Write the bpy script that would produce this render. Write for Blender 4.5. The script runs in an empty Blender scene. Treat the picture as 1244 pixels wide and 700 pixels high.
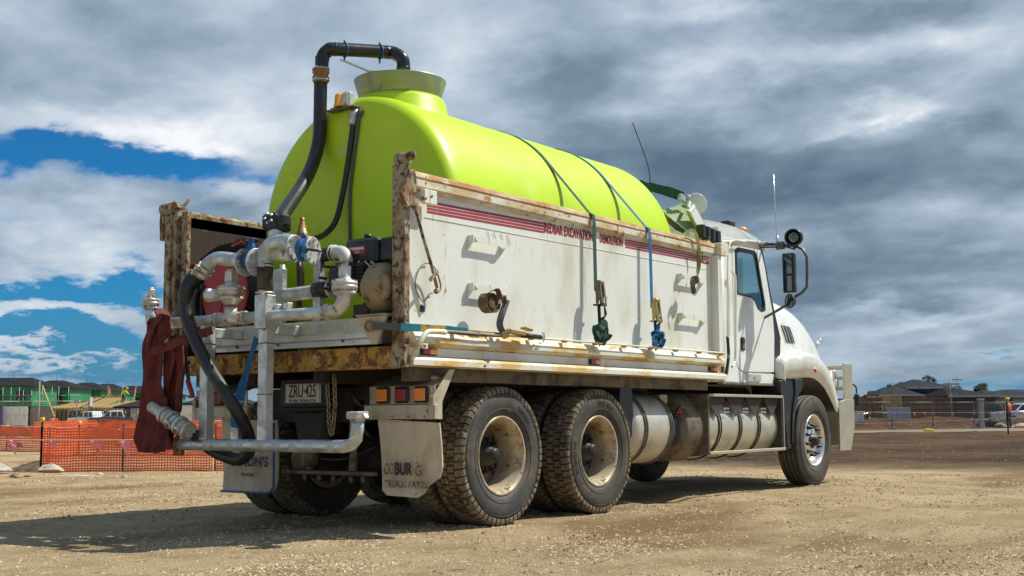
import bpy, bmesh, math, random
from math import pi, sin, cos, radians, sqrt, atan2, asin
from mathutils import Vector, Matrix, noise as mnoise
random.seed(7)
SC = bpy.context.scene
COL = SC.collection

# ------------------------------------------------------------------ camera
CAM = Vector((-7.397, -6.722, 0.810)); YAW, PIT, ROL, FPX = 0.632, 0.106, -0.006, 1474.98
cF = Vector((cos(YAW)*cos(PIT), sin(YAW)*cos(PIT), sin(PIT)))
_R = Vector((sin(YAW), -cos(YAW), 0)); _U = _R.cross(cF)
cR = _R*cos(ROL) + _U*sin(ROL); cU = -_R*sin(ROL) + _U*cos(ROL)
cam_data = bpy.data.cameras.new('camera'); cam = bpy.data.objects.new('camera', cam_data); COL.objects.link(cam)
cam_data.sensor_width = 36; cam_data.lens = 36*FPX/1244; cam_data.clip_start = 0.1; cam_data.clip_end = 6000
m = Matrix((cR, cU, -cF)).transposed().to_4x4(); m.translation = CAM; cam.matrix_world = m
SC.camera = cam

# survey helpers: a sight line from the photograph met with a real plane of the place
def ray(u, v): return (cF*FPX + cR*(u-622) - cU*(v-350))
def at(u, v, x=None, y=None, z=None):
    d = ray(u, v)
    t = (x-CAM.x)/d.x if x is not None else (y-CAM.y)/d.y if y is not None else (z-CAM.z)/d.z
    return CAM + d*t
def far(u, v, D):                      # point D metres away along the view
    return CAM + ray(u, v)*(D/FPX)
def gnd(u, D):
    p = far(u, 514, D); return Vector((p.x, p.y, 0))

# ------------------------------------------------------------------ sun, sky, exposure
SUN_T = Vector((-0.60, 0.47, -1.0)).normalized()      # travel direction of the light
sd = bpy.data.lights.new('sun', 'SUN'); sd.energy = 4.9; sd.angle = radians(0.6); sd.color = (1, .95, .84)
sun = bpy.data.objects.new('sun', sd); COL.objects.link(sun); sun.rotation_euler = SUN_T.to_track_quat('-Z', 'Y').to_euler(); sun.location = (0, 0, 30)
W = bpy.data.worlds.new('World'); SC.world = W; W.use_nodes = True
SC.view_settings.view_transform = 'Standard'; SC.view_settings.look = 'None'; SC.view_settings.gamma = 1
SC.view_settings.use_curve_mapping = False; SC.view_settings.exposure = 0.14

class NT:
    def __init__(s, nt): s.nt = nt; s.N = nt.nodes; s.L = nt.links
    def new(s, t, **k):
        n = s.N.new(t)
        for a, b in k.items(): setattr(n, a, b)
        return n
    def put(s, inp, v):
        if isinstance(v, bpy.types.NodeSocket): s.L.new(v, inp)
        elif v is not None:
            if hasattr(inp.default_value, '__len__') and len(inp.default_value) == 4 and len(v) == 3: v = (*v, 1)
            inp.default_value = v
    def math(s, op, a, b=None, c=None, clamp=False):
        n = s.new('ShaderNodeMath', operation=op, use_clamp=clamp)
        for i, v in enumerate((a, b, c)):
            if v is not None: s.put(n.inputs[i], v)
        return n.outputs[0]
    def vmath(s, op, a, b=None, out=0):
        n = s.new('ShaderNodeVectorMath', operation=op); s.put(n.inputs[0], a)
        if b is not None: s.put(n.inputs[1], b)
        return n.outputs[out]
    def mix(s, f, a, b, mode='MIX'):
        n = s.new('ShaderNodeMix', data_type='RGBA', blend_type=mode); n.clamp_factor = True
        s.put(n.inputs[0], f); s.put(n.inputs[6], a); s.put(n.inputs[7], b); return n.outputs[2]
    def noise(s, vec, scale, detail=5, rough=.55, dist=0, off=None, sc3=None):
        if sc3 or off:
            mp = s.new('ShaderNodeMapping'); s.put(mp.inputs[0], vec)
            if sc3: mp.inputs['Scale'].default_value = sc3
            if off: mp.inputs['Location'].default_value = off
            vec = mp.outputs[0]
        n = s.new('ShaderNodeTexNoise'); s.put(n.inputs['Vector'], vec); n.inputs['Scale'].default_value = scale
        n.inputs['Detail'].default_value = detail; n.inputs['Roughness'].default_value = rough; n.inputs['Distortion'].default_value = dist
        return n.outputs['Fac']
    def ramp(s, v, lo, hi, a=0, b=1, smooth=True):
        n = s.new('ShaderNodeMapRange', interpolation_type='SMOOTHSTEP' if smooth else 'LINEAR', clamp=True)
        s.put(n.inputs[0], v); n.inputs[1].default_value = lo; n.inputs[2].default_value = hi; n.inputs[3].default_value = a; n.inputs[4].default_value = b
        return n.outputs[0]

def azel(u, v):
    d = ray(u, v).normalized(); return atan2(d.y, d.x), asin(d.z)
def build_sky():
    t = NT(W.node_tree); bg = t.N['Background']
    sky = t.new('ShaderNodeTexSky', sky_type='NISHITA'); sky.sun_disc = False
    to = -SUN_T; sky.sun_elevation = asin(to.z); sky.sun_rotation = (pi/2 - atan2(to.y, to.x))
    sky.dust_density = .6; sky.ozone_density = 2.5; sky.air_density = 1.0
    tc = t.new('ShaderNodeTexCoord'); d = tc.outputs['Generated']
    sep = t.new('ShaderNodeSeparateXYZ'); t.put(sep.inputs[0], d); X, Y, Z = sep.outputs
    az = t.math('ARCTAN2', Y, X); el = t.math('ARCSINE', Z)
    zz = t.math('ADD', t.math('MAXIMUM', Z, 0.0), .26)
    cp = t.new('ShaderNodeCombineXYZ'); t.put(cp.inputs[0], t.math('DIVIDE', X, zz)); t.put(cp.inputs[1], t.math('DIVIDE', Y, zz)); t.put(cp.inputs[2], t.math('MULTIPLY', el, .6)); cv = cp.outputs[0]
    mp = t.new('ShaderNodeMapping'); t.put(mp.inputs[0], cv); mp.inputs['Rotation'].default_value = (0, 0, -YAW + .04); mp.inputs['Scale'].default_value = (1.0, .86, 1)
    cv = mp.outputs[0]
    wa = t.noise(cv, 3.2, 6, .6, .1, off=(5, 5, 5)); wb = t.noise(cv, 4.0, 6, .6, .1, off=(9, 1, 3))
    az = t.math('ADD', az, t.math('MULTIPLY', t.math('SUBTRACT', wa, .5), .22)); el0 = el; el = t.math('ADD', el, t.math('MULTIPLY', t.math('SUBTRACT', wb, .5), .09))
    def blob(u, v, su, sv, amp):
        a, e = azel(u, v); sa, se = su/FPX, sv/FPX
        q = t.math('ADD', t.math('POWER', t.math('ABSOLUTE', t.math('DIVIDE', t.math('SUBTRACT', az, a), sa)), 2), t.math('POWER', t.math('ABSOLUTE', t.math('DIVIDE', t.math('SUBTRACT', el, e), se)), 2))
        return t.math('MULTIPLY', t.math('EXPONENT', t.math('MULTIPLY', q, -1)), amp)
    def total(base, L):
        for b in L: base = t.math('ADD', base, blob(*b))
        return base
    n1 = t.noise(cv, 1.7, 7, .5, .15, off=(3.1, 1.7, 0)); n2 = t.noise(cv, 3.6, 8, .52, .15, off=(8.3, 4.2, 2)); n3 = t.noise(cv, .8, 4, .5, .2, off=(1.3, 7.2, 5)); n4 = t.noise(cv, 9, 6, .55, .15, off=(2.3, 3.2, 1))
    cover = t.math('ADD', t.math('ADD', t.math('MULTIPLY', n1, .45), t.math('MULTIPLY', n2, .35)), t.math('MULTIPLY', n4, .20))
    cover = total(cover, COVER)
    fac = t.ramp(cover, .385, .57)
    thick = t.math('ADD', t.math('MULTIPLY', n2, .5), t.math('ADD', t.math('MULTIPLY', n3, .32), t.math('MULTIPLY', n4, .18)))
    thick = total(thick, THICK)
    thick = t.math('ADD', thick, t.math('MULTIPLY', t.math('SUBTRACT', fac, 1), .10))      # thin edges of a cloud are its bright ones
    tr = t.ramp(thick, .30, .70, smooth=False)
    cr = t.new('ShaderNodeValToRGB'); t.put(cr.inputs[0], tr); e = cr.color_ramp.elements
    e[0].position = 0; e[0].color = (8.4, 8.6, 9.0, 1); e[1].position = 1; e[1].color = (1.0, 1.55, 2.2, 1)
    for p, c in ((.22, (5.5, 6.2, 7.0, 1)), (.45, (3.5, 4.4, 5.4, 1)), (.72, (1.85, 2.6, 3.4, 1))):
        x = e.new(p); x.color = c
    blue = t.vmath('MULTIPLY', sky.outputs[0], (.09, .49, .82))
    hz = t.ramp(el0, radians(-1), radians(7), 1, 0)
    blue = t.mix(t.math('MULTIPLY', hz, .85), blue, (.95, 2.3, 4.1))
    ccol = t.mix(t.math('MULTIPLY', hz, .5), cr.outputs[0], (2.9, 3.8, 4.5))
    out = t.mix(fac, blue, ccol)
    t.put(bg.inputs[0], out); bg.inputs[1].default_value = .1
# (u, v, half width, half height, amount): where the cloud sheet is torn or thick, as directions in the sky
COVER = [(215, 208, 150, 28, -.26), (60, 186, 110, 20, -.24), (345, 205, 50, 26, -.16), (30, 262, 60, 12, -.10), (20, 405, 100, 22, -.17), (150, 418, 120, 14, -.13), (215, 440, 80, 20, -.12), (60, 448, 120, 10, -.10),
         (140, 352, 110, 16, -.18), (20, 352, 60, 10, -.14), (285, 262, 50, 22, -.14), (1180, 428, 90, 7, -.16), (1100, 468, 220, 14, -.10), (30, 110, 220, 50, .16), (500, 120, 300, 140, .16), (900, 200, 420, 230, .22), (60, 305, 150, 30, .12), (200, 20, 300, 60, .12), (300, 230, 28, 14, .22), (50, 378, 80, 11, .14), (720, 400, 300, 60, .2), (60, 430, 130, 8, .16), (170, 452, 80, 8, .10)]
THICK = [(60, 150, 190, 34, -.16), (60, 280, 170, 50, -.17), (200, 170, 80, 20, -.10), (290, 230, 50, 22, -.14), (480, 20, 260, 60, -.10), (250, 90, 200, 60, -.03), (940, 66, 150, 30, -.17), (880, 8, 110, 22, -.18), (1090, 140, 60, 12, -.16), (1150, 60, 60, 20, -.08),
         (690, 90, 110, 50, .12), (860, 215, 260, 60, .10), (1080, 205, 260, 60, .09), (1120, 12, 130, 24, .10), (1010, 320, 260, 60, .10), (560, 200, 60, 60, -.06), (40, 340, 100, 30, -.08), (820, 130, 90, 16, -.06), (1090, 385, 150, 14, -.12), (60, 440, 200, 60, -.10), (110, 40, 200, 50, -.05), (330, 130, 90, 60, -.06), (1100, 430, 200, 20, -.08)]
build_sky()

# ------------------------------------------------------------------ materials
MATS = {}
def mat(name, base, rough=.5, metal=0, layers=(), bump=None, rl=None, space='Object', spec=.5, coat=0, emit=None):
    """layers: (colour, scale, lo, hi[, sc3[, detail]]) noise-masked coats, bottom first; bump: (scale, strength[, dist])"""
    m = bpy.data.materials.new(name); m.use_nodes = True; t = NT(m.node_tree); b = t.N['Principled BSDF']
    tc = t.new('ShaderNodeTexCoord'); v = tc.outputs['Object'] if space == 'Object' else t.new('ShaderNodeNewGeometry').outputs['Position']
    c = (*base, 1); r = rough; me = metal
    for i, L in enumerate(layers):
        col, sc, lo, hi = L[:4]; s3 = L[4] if len(L) > 4 else None; det = L[5] if len(L) > 5 else 6
        f = t.ramp(t.noise(v, sc, det, .62, .2, off=(i*3.7+1, i*1.3, i*5.1), sc3=s3), lo, hi)
        c = t.mix(f, c, col)
        if len(L) > 6:                                   # rust and dirt are rough and not metallic
            r = t.math('ADD', t.math('MULTIPLY', f, L[6]-rough), r) if i == 0 or True else r
            if metal: me = t.math('MULTIPLY', me, t.math('SUBTRACT', 1, f))
    t.put(b.inputs['Base Color'], c)
    if isinstance(r, bpy.types.NodeSocket): r = t.math('MINIMUM', t.math('MAXIMUM', r, .05), 1)
    t.put(b.inputs['Roughness'], r); t.put(b.inputs['Metallic'], me)
    b.inputs['Specular IOR Level'].default_value = spec
    if coat: b.inputs['Coat Weight'].default_value = coat; b.inputs['Coat Roughness'].default_value = .08
    if bump:
        bn = t.new('ShaderNodeBump'); bn.inputs['Strength'].default_value = bump[1]; bn.inputs['Distance'].default_value = bump[2] if len(bump) > 2 else .004
        t.put(bn.inputs['Height'], t.noise(v, bump[0], 6, .6)); t.put(b.inputs['Normal'], bn.outputs[0])
    MATS[name] = m; return m
RUST = (.16, .055, .018); RUST2 = (.33, .16, .05); DUST = (.40, .32, .21)
mat('body_white', (.73, .755, .70), .42, 0, [((.58, .57, .45), 2.2, .46, .75, (1, 1, .5)), ((.50, .42, .26), 11, .60, .74, (1, 1, .16), 8, .8), ((.38, .20, .06), 14, .66, .70, (1, 1, .5), 7, .85), (RUST, 34, .70, .72)], (40, .12, .002))
mat('rail_white', (.68, .66, .54), .5, 0, [((.56, .44, .25), 5, .44, .62, (.4, 1, 1), 9), ((.42, .21, .07), 10, .575, .64, (.6, 1, 1), 10, .85), (RUST, 26, .61, .67, None, 9, .9)], (30, .4, .003))
mat('ledge_white', (.70, .70, .60), .45, 0, [((.62, .42, .16), 4, .48, .62, (.5, 1, 1.5), 8, .7), ((.50, .25, .06), 9, .57, .67, (.35, 1, 1), 9, .85), (RUST, 24, .64, .69, (.5, 1, 1))], (30, .25, .002))
mat('rail_cap', (.50, .36, .19), .75, 0, [((.38, .19, .07), 7, .42, .6, (.3, 1, 1), 9, .9), ((.62, .56, .42), 12, .55, .68, (.5, 1, 1), 9), ((.09, .05, .025), 26, .60, .68, None, 9)], (35, .7, .004))
mat('rusty_post', (.36, .31, .21), .75, 0, [((.24, .14, .07), 11, .42, .60, (1, 1, .6), 10, .9), ((.10, .05, .025), 20, .50, .60, (1, 1, .8), 10, .95), ((.03, .02, .013), 34, .57, .64)], (35, .8, .006))
mat('sill_rust', (.50, .28, .06), .8, 0, [((.20, .09, .025), 9, .46, .56, None, 10), ((.60, .42, .16), 14, .56, .64, None, 10), ((.045, .022, .012), 22, .56, .62, None, 10)], (40, 1, .008))
mat('inner_rust_shade', (.045, .026, .018), .85, 0, [((.025, .016, .014), 4, .42, .6), ((.12, .07, .04), 9, .62, .74)], (25, .5, .004))  # rust, with the shade inside the tray darkened into its colour
mat('chassis_black', (.035, .030, .024), .65, 0, [((.12, .09, .055), 5, .5, .75), ((.20, .12, .06), 20, .66, .74)], (20, .4, .004))
mat('grimy_steel', (.20, .17, .12), .6, .4, [((.08, .06, .04), 6, .45, .65, None, 8, .8), ((.30, .22, .13), 13, .58, .7, None, 8, .85)], (30, .4, .003))
mat('dusty_steel', (.58, .51, .37), .5, .35, [((.30, .24, .15), 4, .45, .7, None, 8, .7), ((.16, .11, .07), 18, .62, .72, None, 8, .8)], (30, .2, .002))
mat('galvanised', (.62, .66, .65), .34, .85, [((.42, .44, .42), 11, .42, .62, None, 6, .5), ((.36, .31, .22), 4, .58, .75, None, 7, .65)], (60, .12, .001))
mat('aluminium', (.62, .64, .62), .38, .8, [((.46, .46, .42), 3, .45, .65, (1, 1, 3), 6, .5), ((.28, .24, .17), 12, .62, .75, None, 7, .7)], (70, .1, .001))
mat('cast_alloy', (.62, .61, .56), .42, .75, [((.45, .40, .31), 12, .48, .65, None, 6, .7), ((.16, .13, .1), 22, .6, .7, None, 6, .8)], (90, .5, .002))
mat('chrome', (.80, .79, .76), .27, .85, [((.55, .48, .38), 9, .5, .72, None, 7, .6)], (80, .05, .001))
mat('worn_alloy', (.62, .59, .50), .46, .7, [((.46, .40, .30), 5, .46, .70, None, 8, .55)], (50, .1, .001))
mat('tank_green', (.50, .71, .006), .42, 0, [((.45, .64, .010), 1.5, .40, .7), ((.38, .47, .04), 6, .58, .76, (1, 1, .3), 8), ((.26, .32, .05), 34, .665, .72, None, 4), ((.55, .66, .20), 3, .60, .8, (.3, 1, 1), 9)], (14, .12, .004), spec=.45)
mat('hose_black', (.018, .018, .019), .36, 0, [((.07, .06, .05), 7, .52, .8, None, 6, .6)], (40, .15, .001))
mat('pipe_black', (.014, .018, .02), .30, 0, [((.05, .05, .045), 9, .55, .8, None, 6, .5)], (40, .08, .001))
mat('black_plastic', (.016, .016, .017), .42, 0, [((.08, .07, .05), 6, .55, .8, None, 6, .7)], (60, .15, .001))
mat('rubber_brown', (.05, .035, .025), .6, 0, [((.11, .07, .04), 12, .45, .65)], (40, .4, .002))
mat('tyre_side', (.055, .052, .045), .68, 0, [((.13, .105, .07), 4, .40, .72, None, 8), ((.085, .08, .06), 16, .5, .68)], (55, .25, .002), spec=.3)
mat('tyre_side_clean', (.052, .053, .050), .62, 0, [((.13, .11, .08), 5, .44, .72, None, 9), ((.16, .13, .09), 26, .56, .70, None, 8)], (55, .2, .002), spec=.35)
mat('tyre_tread', (.20, .16, .105), .85, 0, [((.075, .06, .042), 9, .46, .62, None, 8), ((.34, .27, .18), 17, .54, .66, None, 8)], (60, .7, .004), spec=.2)
mat('tyre_groove', (.035, .028, .020), .9, 0, [], (40, .4, .003), spec=.1)
mat('rim_cream', (.55, .46, .31), .38, .3, [((.30, .22, .13), 6, .40, .60, None, 9, .7), ((.11, .075, .045), 16, .54, .66, None, 9, .8)], (40, .2, .002))
mat('hub_dark', (.028, .025, .022), .45, .3, [((.10, .08, .055), 14, .55, .72, None, 7, .8)], (40, .3, .002))
mat('cab_white', (.80, .82, .77), .28, 0, [((.60, .60, .50), 2, .46, .75, None, 7, .4), ((.45, .40, .29), 9, .66, .78, None, 8, .6)], (30, .03, .001), coat=.35)
mat('bullbar_alloy', (.46, .44, .35), .45, .5, [((.38, .34, .22), 5, .45, .7, None, 7, .6)], (30, .1, .001))
mat('mudflap_rubber', (.68, .59, .43), .75, 0, [((.50, .41, .28), 4, .42, .66, (1, 1, .5), 9), ((.52, .36, .20), 3, .56, .8), ((.16, .12, .08), 24, .63, .68, None, 9)], (50, .3, .002))
mat('lamp_amber', (1.0, .33, .02), .25, 0, [], (160, .6, .002), coat=.6)
mat('lamp_red', (.34, .015, .015), .25, 0, [], (160, .6, .002), coat=.6)
mat('disc_brown', (.15, .12, .085), .55, .2, [((.07, .055, .04), 8, .45, .62, None, 8, .8), ((.42, .35, .25), 5, .58, .7)], (40, .3, .002))
mat('red_paint', (.36, .012, .010), .35, 0, [((.22, .012, .012), 5, .5, .7)], None)
mat('decal_red', (.34, .03, .045), .5, 0, [((.52, .42, .36), 22, .58, .72, (1, 1, .6), 8)], None)
mat('lettering_red', (.30, .02, .03), .5, 0, [((.50, .40, .34), 30, .63, .74, None, 8)], None)
mat('lettering_black', (.03, .03, .035), .6, 0, [((.36, .30, .21), 26, .56, .68, None, 8)], None)
mat('lettering_faded', (.13, .10, .07), .7, 0, [((.44, .36, .25), 18, .47, .60, None, 9)], None)
mat('lettering_blue', (.03, .05, .13), .6, 0, [((.40, .35, .26), 26, .58, .7)], None)
mat('trim_blue', (.05, .15, .32), .5, 0, [], None)
mat('plate_cream', (.68, .66, .54), .5, 0, [((.46, .42, .30), 14, .5, .7)], None)
mat('ink_black', (.03, .03, .03), .5)
mat('valve_blue', (.015, .10, .30), .4, 0, [((.03, .05, .09), 12, .6, .7)], (40, .2, .002))
mat('strap_blue', (.006, .12, .30), .8, 0, [((.012, .06, .14), 20, .5, .7)], (200, .4, .001))
mat('strap_green', (.015, .06, .045), .8, 0, [((.04, .08, .055), 20, .5, .7)], (200, .4, .001))
mat('strap_teal', (.01, .19, .26), .8, 0, [((.03, .12, .15), 20, .5, .7)], (200, .4, .001))
mat('strap_yellow', (.42, .32, .07), .8, 0, [((.15, .11, .04), 14, .52, .62)], (200, .4, .001))
mat('strap_brown', (.11, .07, .035), .85, 0, [((.20, .14, .07), 16, .5, .7)], (200, .4, .001))
mat('strap_olive', (.20, .19, .07), .85, 0, [((.10, .10, .05), 16, .5, .7)], (200, .4, .001))
mat('webbing_grey', (.10, .11, .11), .8, 0, [], (200, .4, .001))
mat('layflat_maroon', (.155, .024, .017), .8, 0, [((.07, .012, .010), 9, .48, .66), ((.19, .05, .035), 16, .62, .75)], (150, .35, .002))
mat('zinc_gold', (.45, .33, .12), .4, .7, [((.2, .12, .05), 14, .55, .68, None, 6, .8)], (60, .2, .001))
mat('brass', (.35, .20, .08), .5, .5, [((.14, .08, .04), 14, .5, .65, None, 6, .8)], (60, .3, .001))
mat('pump_bronze', (.36, .27, .15), .5, .4, [((.12, .08, .05), 8, .5, .65, None, 6, .8)], (50, .3, .002))
mat('beacon_amber', (.95, .40, .03), .25, 0, coat=.5)
mat('hub_black', (.015, .015, .015), .5)
mat('interior_dark', (.03, .032, .035), .7)
mat('mirror_glass', (.10, .14, .17), .06, .9)
mat('hood_green', (.46, .58, .32), .6, 0, [((.32, .42, .20), 3, .45, .7, (1, 1, .5)), ((.58, .62, .48), 9, .6, .72)], (20, .2, .003))
mat('battery_blue', (.05, .08, .12), .45, .3)
def glassmat(name, tint, refl=.5):
    m = bpy.data.materials.new(name); m.use_nodes = True; t = NT(m.node_tree); t.N.remove(t.N['Principled BSDF'])
    tr = t.new('ShaderNodeBsdfTransparent'); tr.inputs[0].default_value = (*tint, 1); gl = t.new('ShaderNodeBsdfGlossy'); gl.inputs['Roughness'].default_value = .03
    mx = t.new('ShaderNodeMixShader')
    lw = t.new('ShaderNodeLayerWeight'); lw.inputs[0].default_value = .5
    t.put(mx.inputs[0], t.math('ADD', t.math('MULTIPLY', t.math('POWER', lw.outputs['Facing'], 4), .75), .05)); t.L.new(tr.outputs[0], mx.inputs[1]); t.L.new(gl.outputs[0], mx.inputs[2])
    t.L.new(mx.outputs[0], t.N['Material Output'].inputs[0]); MATS[name] = m
glassmat('cab_glass', (.80, .89, .86))

# ------------------------------------------------------------------ mesh helpers
ORG = {}
class MB:
    def __init__(s): s.bm = bmesh.new(); s.mi = 0
    def _fin(s, faces, smooth=False):
        for f in faces: f.smooth = smooth; f.material_index = s.mi
    def box(s, x0, x1, y0, y1, z0, z1, bev=0, mtx=None):
        vs = [s.bm.verts.new((x, y, z)) for x in (x0, x1) for y in (y0, y1) for z in (z0, z1)]
        q = [(0, 1, 3, 2), (4, 6, 7, 5), (0, 4, 5, 1), (2, 3, 7, 6), (0, 2, 6, 4), (1, 5, 7, 3)]
        fs = [s.bm.faces.new([vs[i] for i in r]) for r in q]
        if mtx is not None: bmesh.ops.transform(s.bm, matrix=mtx, verts=vs)
        if bev:
            es = list({e for f in fs for e in f.edges}); r = bmesh.ops.bevel(s.bm, geom=es, offset=bev, segments=1, affect='EDGES', profile=.5)
            fs = list({f for v in r['verts'] for f in v.link_faces} | {f for f in fs if f.is_valid})
        s._fin(fs); return s
    def obox(s, c, dims, bev=0, axis=None, up=(0, 0, 1), rotz=0):
        """box centred at c, dims along (axis, side, up)"""
        a = Vector(axis).normalized() if axis is not None else Vector((cos(rotz), sin(rotz), 0)); u = Vector(up); sd_ = u.cross(a).normalized(); u = a.cross(sd_)
        M_ = Matrix((a, sd_, u)).transposed().to_4x4(); M_.translation = Vector(c); d = [q/2 for q in dims]
        return s.box(-d[0], d[0], -d[1], d[1], -d[2], d[2], bev, M_)
    def bar(s, p, q, w, h, bev=0, up=(0, 0, 1)):
        p, q = Vector(p), Vector(q); return s.obox((p+q)/2, ((q-p).length, w, h), bev, q-p, up if abs((q-p).normalized().dot(Vector(up))) < .98 else (1, 0, 0))
    def prism(s, pts, lo, hi, axis='x', smooth=False, bev=0):
        """polygon pts in the plane across axis, extruded lo..hi. x:(y,z)  y:(x,z)  z:(x,y)"""
        f = {'x': lambda a, b, c: (c, a, b), 'y': lambda a, b, c: (a, c, b), 'z': lambda a, b, c: (a, b, c)}[axis]
        A = [s.bm.verts.new(f(a, b, lo)) for a, b in pts]; B = [s.bm.verts.new(f(a, b, hi)) for a, b in pts]; n = len(pts)
        fs = [s.bm.faces.new(A), s.bm.faces.new(B[::-1])]; side = [s.bm.faces.new((A[i], B[i], B[(i+1) % n], A[(i+1) % n])) for i in range(n)]
        if bev:
            es = list({e for x in fs for e in x.edges}); r = bmesh.ops.bevel(s.bm, geom=es, offset=bev, segments=1, affect='EDGES'); fs = [x for x in fs if x.is_valid]; side = list({x for v in r['verts'] for x in v.link_faces} | {x for x in side if x.is_valid})
        s._fin(fs); s._fin(side, smooth); return s
    def frame(s, d):
        d = Vector(d).normalized(); a = Vector((0, 0, 1)) if abs(d.z) < .9 else Vector((1, 0, 0)); u = d.cross(a).normalized(); return d, u, u.cross(d)
    def lathe(s, o, ax, prof, seg=24, caps=(True, True), smooth=True, ang=(0, 2*pi), up=None):
        """prof: (distance along axis, radius)"""
        o = Vector(o); d, u, w = s.frame(ax); rings = []
        full = abs(ang[1]-ang[0]-2*pi) < 1e-6; n = seg if full else seg+1
        for a, r in prof:
            rings.append([s.bm.verts.new(o+d*a+(u*cos(ang[0]+(ang[1]-ang[0])*k/seg)+w*sin(ang[0]+(ang[1]-ang[0])*k/seg))*max(r, 1e-4)) for k in range(n)])
        fs = []
        for A, B in zip(rings, rings[1:]):
            for k in range(seg): j = (k+1) % n; fs.append(s.bm.faces.new((A[k], A[j], B[j], B[k])))
        s._fin(fs, smooth); cp = []
        if full:
            if caps[0]: cp.append(s.bm.faces.new(rings[0][::-1]))
            if caps[1]: cp.append(s.bm.faces.new(rings[-1]))
        s._fin(cp); return s
    def cyl(s, p, q, r, seg=16, r2=None, caps=(True, True)):
        p, q = Vector(p), Vector(q); return s.lathe(p, q-p, [(0, r), ((q-p).length, r if r2 is None else r2)], seg, caps)
    def tube(s, path, r, seg=12, smooth_n=0, caps=True, rs=None, flat=None, upv=None):
        P = [Vector(p) for p in path]
        if smooth_n: P = catmull(P, smooth_n)
        N = len(P); rad = (lambda i: r) if rs is None else (lambda i: rs[0] + 0*i) 
        prev = None; rings = []
        for i in range(N):
            d = (P[min(i+1, N-1)]-P[max(i-1, 0)]).normalized()
            if prev is None:
                a = Vector(upv) if upv else (Vector((0, 0, 1)) if abs(d.z) < .9 else Vector((1, 0, 0))); u = (a-d*a.dot(d)).normalized()
            else: u = (prev-d*prev.dot(d)).normalized()
            prev = u; w = d.cross(u); rr = r[i] if hasattr(r, '__len__') else r; a_, b_ = (rr, rr) if flat is None else flat
            rings.append([s.bm.verts.new(P[i]+u*cos(2*pi*k/seg)*a_+w*sin(2*pi*k/seg)*b_) for k in range(seg)])
        fs = [s.bm.faces.new((A[k], A[(k+1) % seg], B[(k+1) % seg], B[k])) for A, B in zip(rings, rings[1:]) for k in range(seg)]
        s._fin(fs, True)
        if caps: s._fin([s.bm.faces.new(rings[0][::-1]), s.bm.faces.new(rings[-1])])
        return s
    def ribbon(s, path, width, thick, side, smooth_n=0):
        """flat webbing; side: width direction (vector or list of vectors)"""
        P = [Vector(p) for p in path]; S = [Vector(side).normalized()]*len(P) if not isinstance(side, list) else [Vector(x).normalized() for x in side]
        if smooth_n:
            S = catmull(S, smooth_n); P = catmull(P, smooth_n)
        W_ = width if hasattr(width, '__len__') else [width]*len(P)
        if len(W_) != len(P): W_ = [W_[min(int(i*(len(W_)-1)/(len(P)-1)), len(W_)-1)] for i in range(len(P))]
        N = len(P); rings = []
        for i in range(N):
            d = (P[min(i+1, N-1)]-P[max(i-1, 0)]).normalized(); w = (S[i]-d*S[i].dot(d)).normalized(); n = d.cross(w); hw = W_[i]/2; ht = thick/2
            rings.append([s.bm.verts.new(P[i]+w*a*hw+n*b*ht) for a, b in ((1, 1), (1, -1), (-1, -1), (-1, 1))])
        fs = [s.bm.faces.new((A[k], A[(k+1) % 4], B[(k+1) % 4], B[k])) for A, B in zip(rings, rings[1:]) for k in range(4)]
        fs += [s.bm.faces.new(rings[0][::-1]), s.bm.faces.new(rings[-1])]; s._fin(fs); return s
    def torus(s, c, ax, R, r, seg=24, rs=8, ang=(0, 2*pi)):
        c = Vector(c); d, u, w = s.frame(ax); n = seg
        return s.tube([c+(u*cos(ang[0]+(ang[1]-ang[0])*k/n)+w*sin(ang[0]+(ang[1]-ang[0])*k/n))*R for k in range(n+1)], r, rs, caps=False)
    def sphere(s, c, r, seg=12, sc=(1, 1, 1)):
        m_ = Matrix.Translation(Vector(c)) @ Matrix.Diagonal((r*sc[0], r*sc[1], r*sc[2], 1)); g = bmesh.ops.create_uvsphere(s.bm, u_segments=seg, v_segments=max(6, seg//2), radius=1, matrix=m_)
        s._fin({f for v in g['verts'] for f in v.link_faces}, True); return s
    def bolts(s, o, ax, R, n, r=.009, h=.012, ph=0):
        d, u, w = s.frame(ax)
        for k in range(n):
            a = 2*pi*k/n+ph; p = Vector(o)+(u*cos(a)+w*sin(a))*R; s.lathe(p, d, [(-h*.2, r), (h, r)], 6, smooth=False)
        return s
    def poly(s, verts, faces, smooth=False):
        V = [s.bm.verts.new(v) for v in verts]; s._fin([s.bm.faces.new([V[i] for i in f]) for f in faces], smooth); return s

def catmull(P, n):
    out = []; N = len(P)
    for i in range(N-1):
        a, b, c, d = P[max(i-1, 0)], P[i], P[i+1], P[min(i+2, N-1)]
        for k in range(n):
            t = k/n; out.append(.5*((2*b)+(c-a)*t+(2*a-5*b+4*c-d)*t*t+(3*b-a-3*c+d)*t**3))
    out.append(P[-1].copy()); return out

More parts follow.
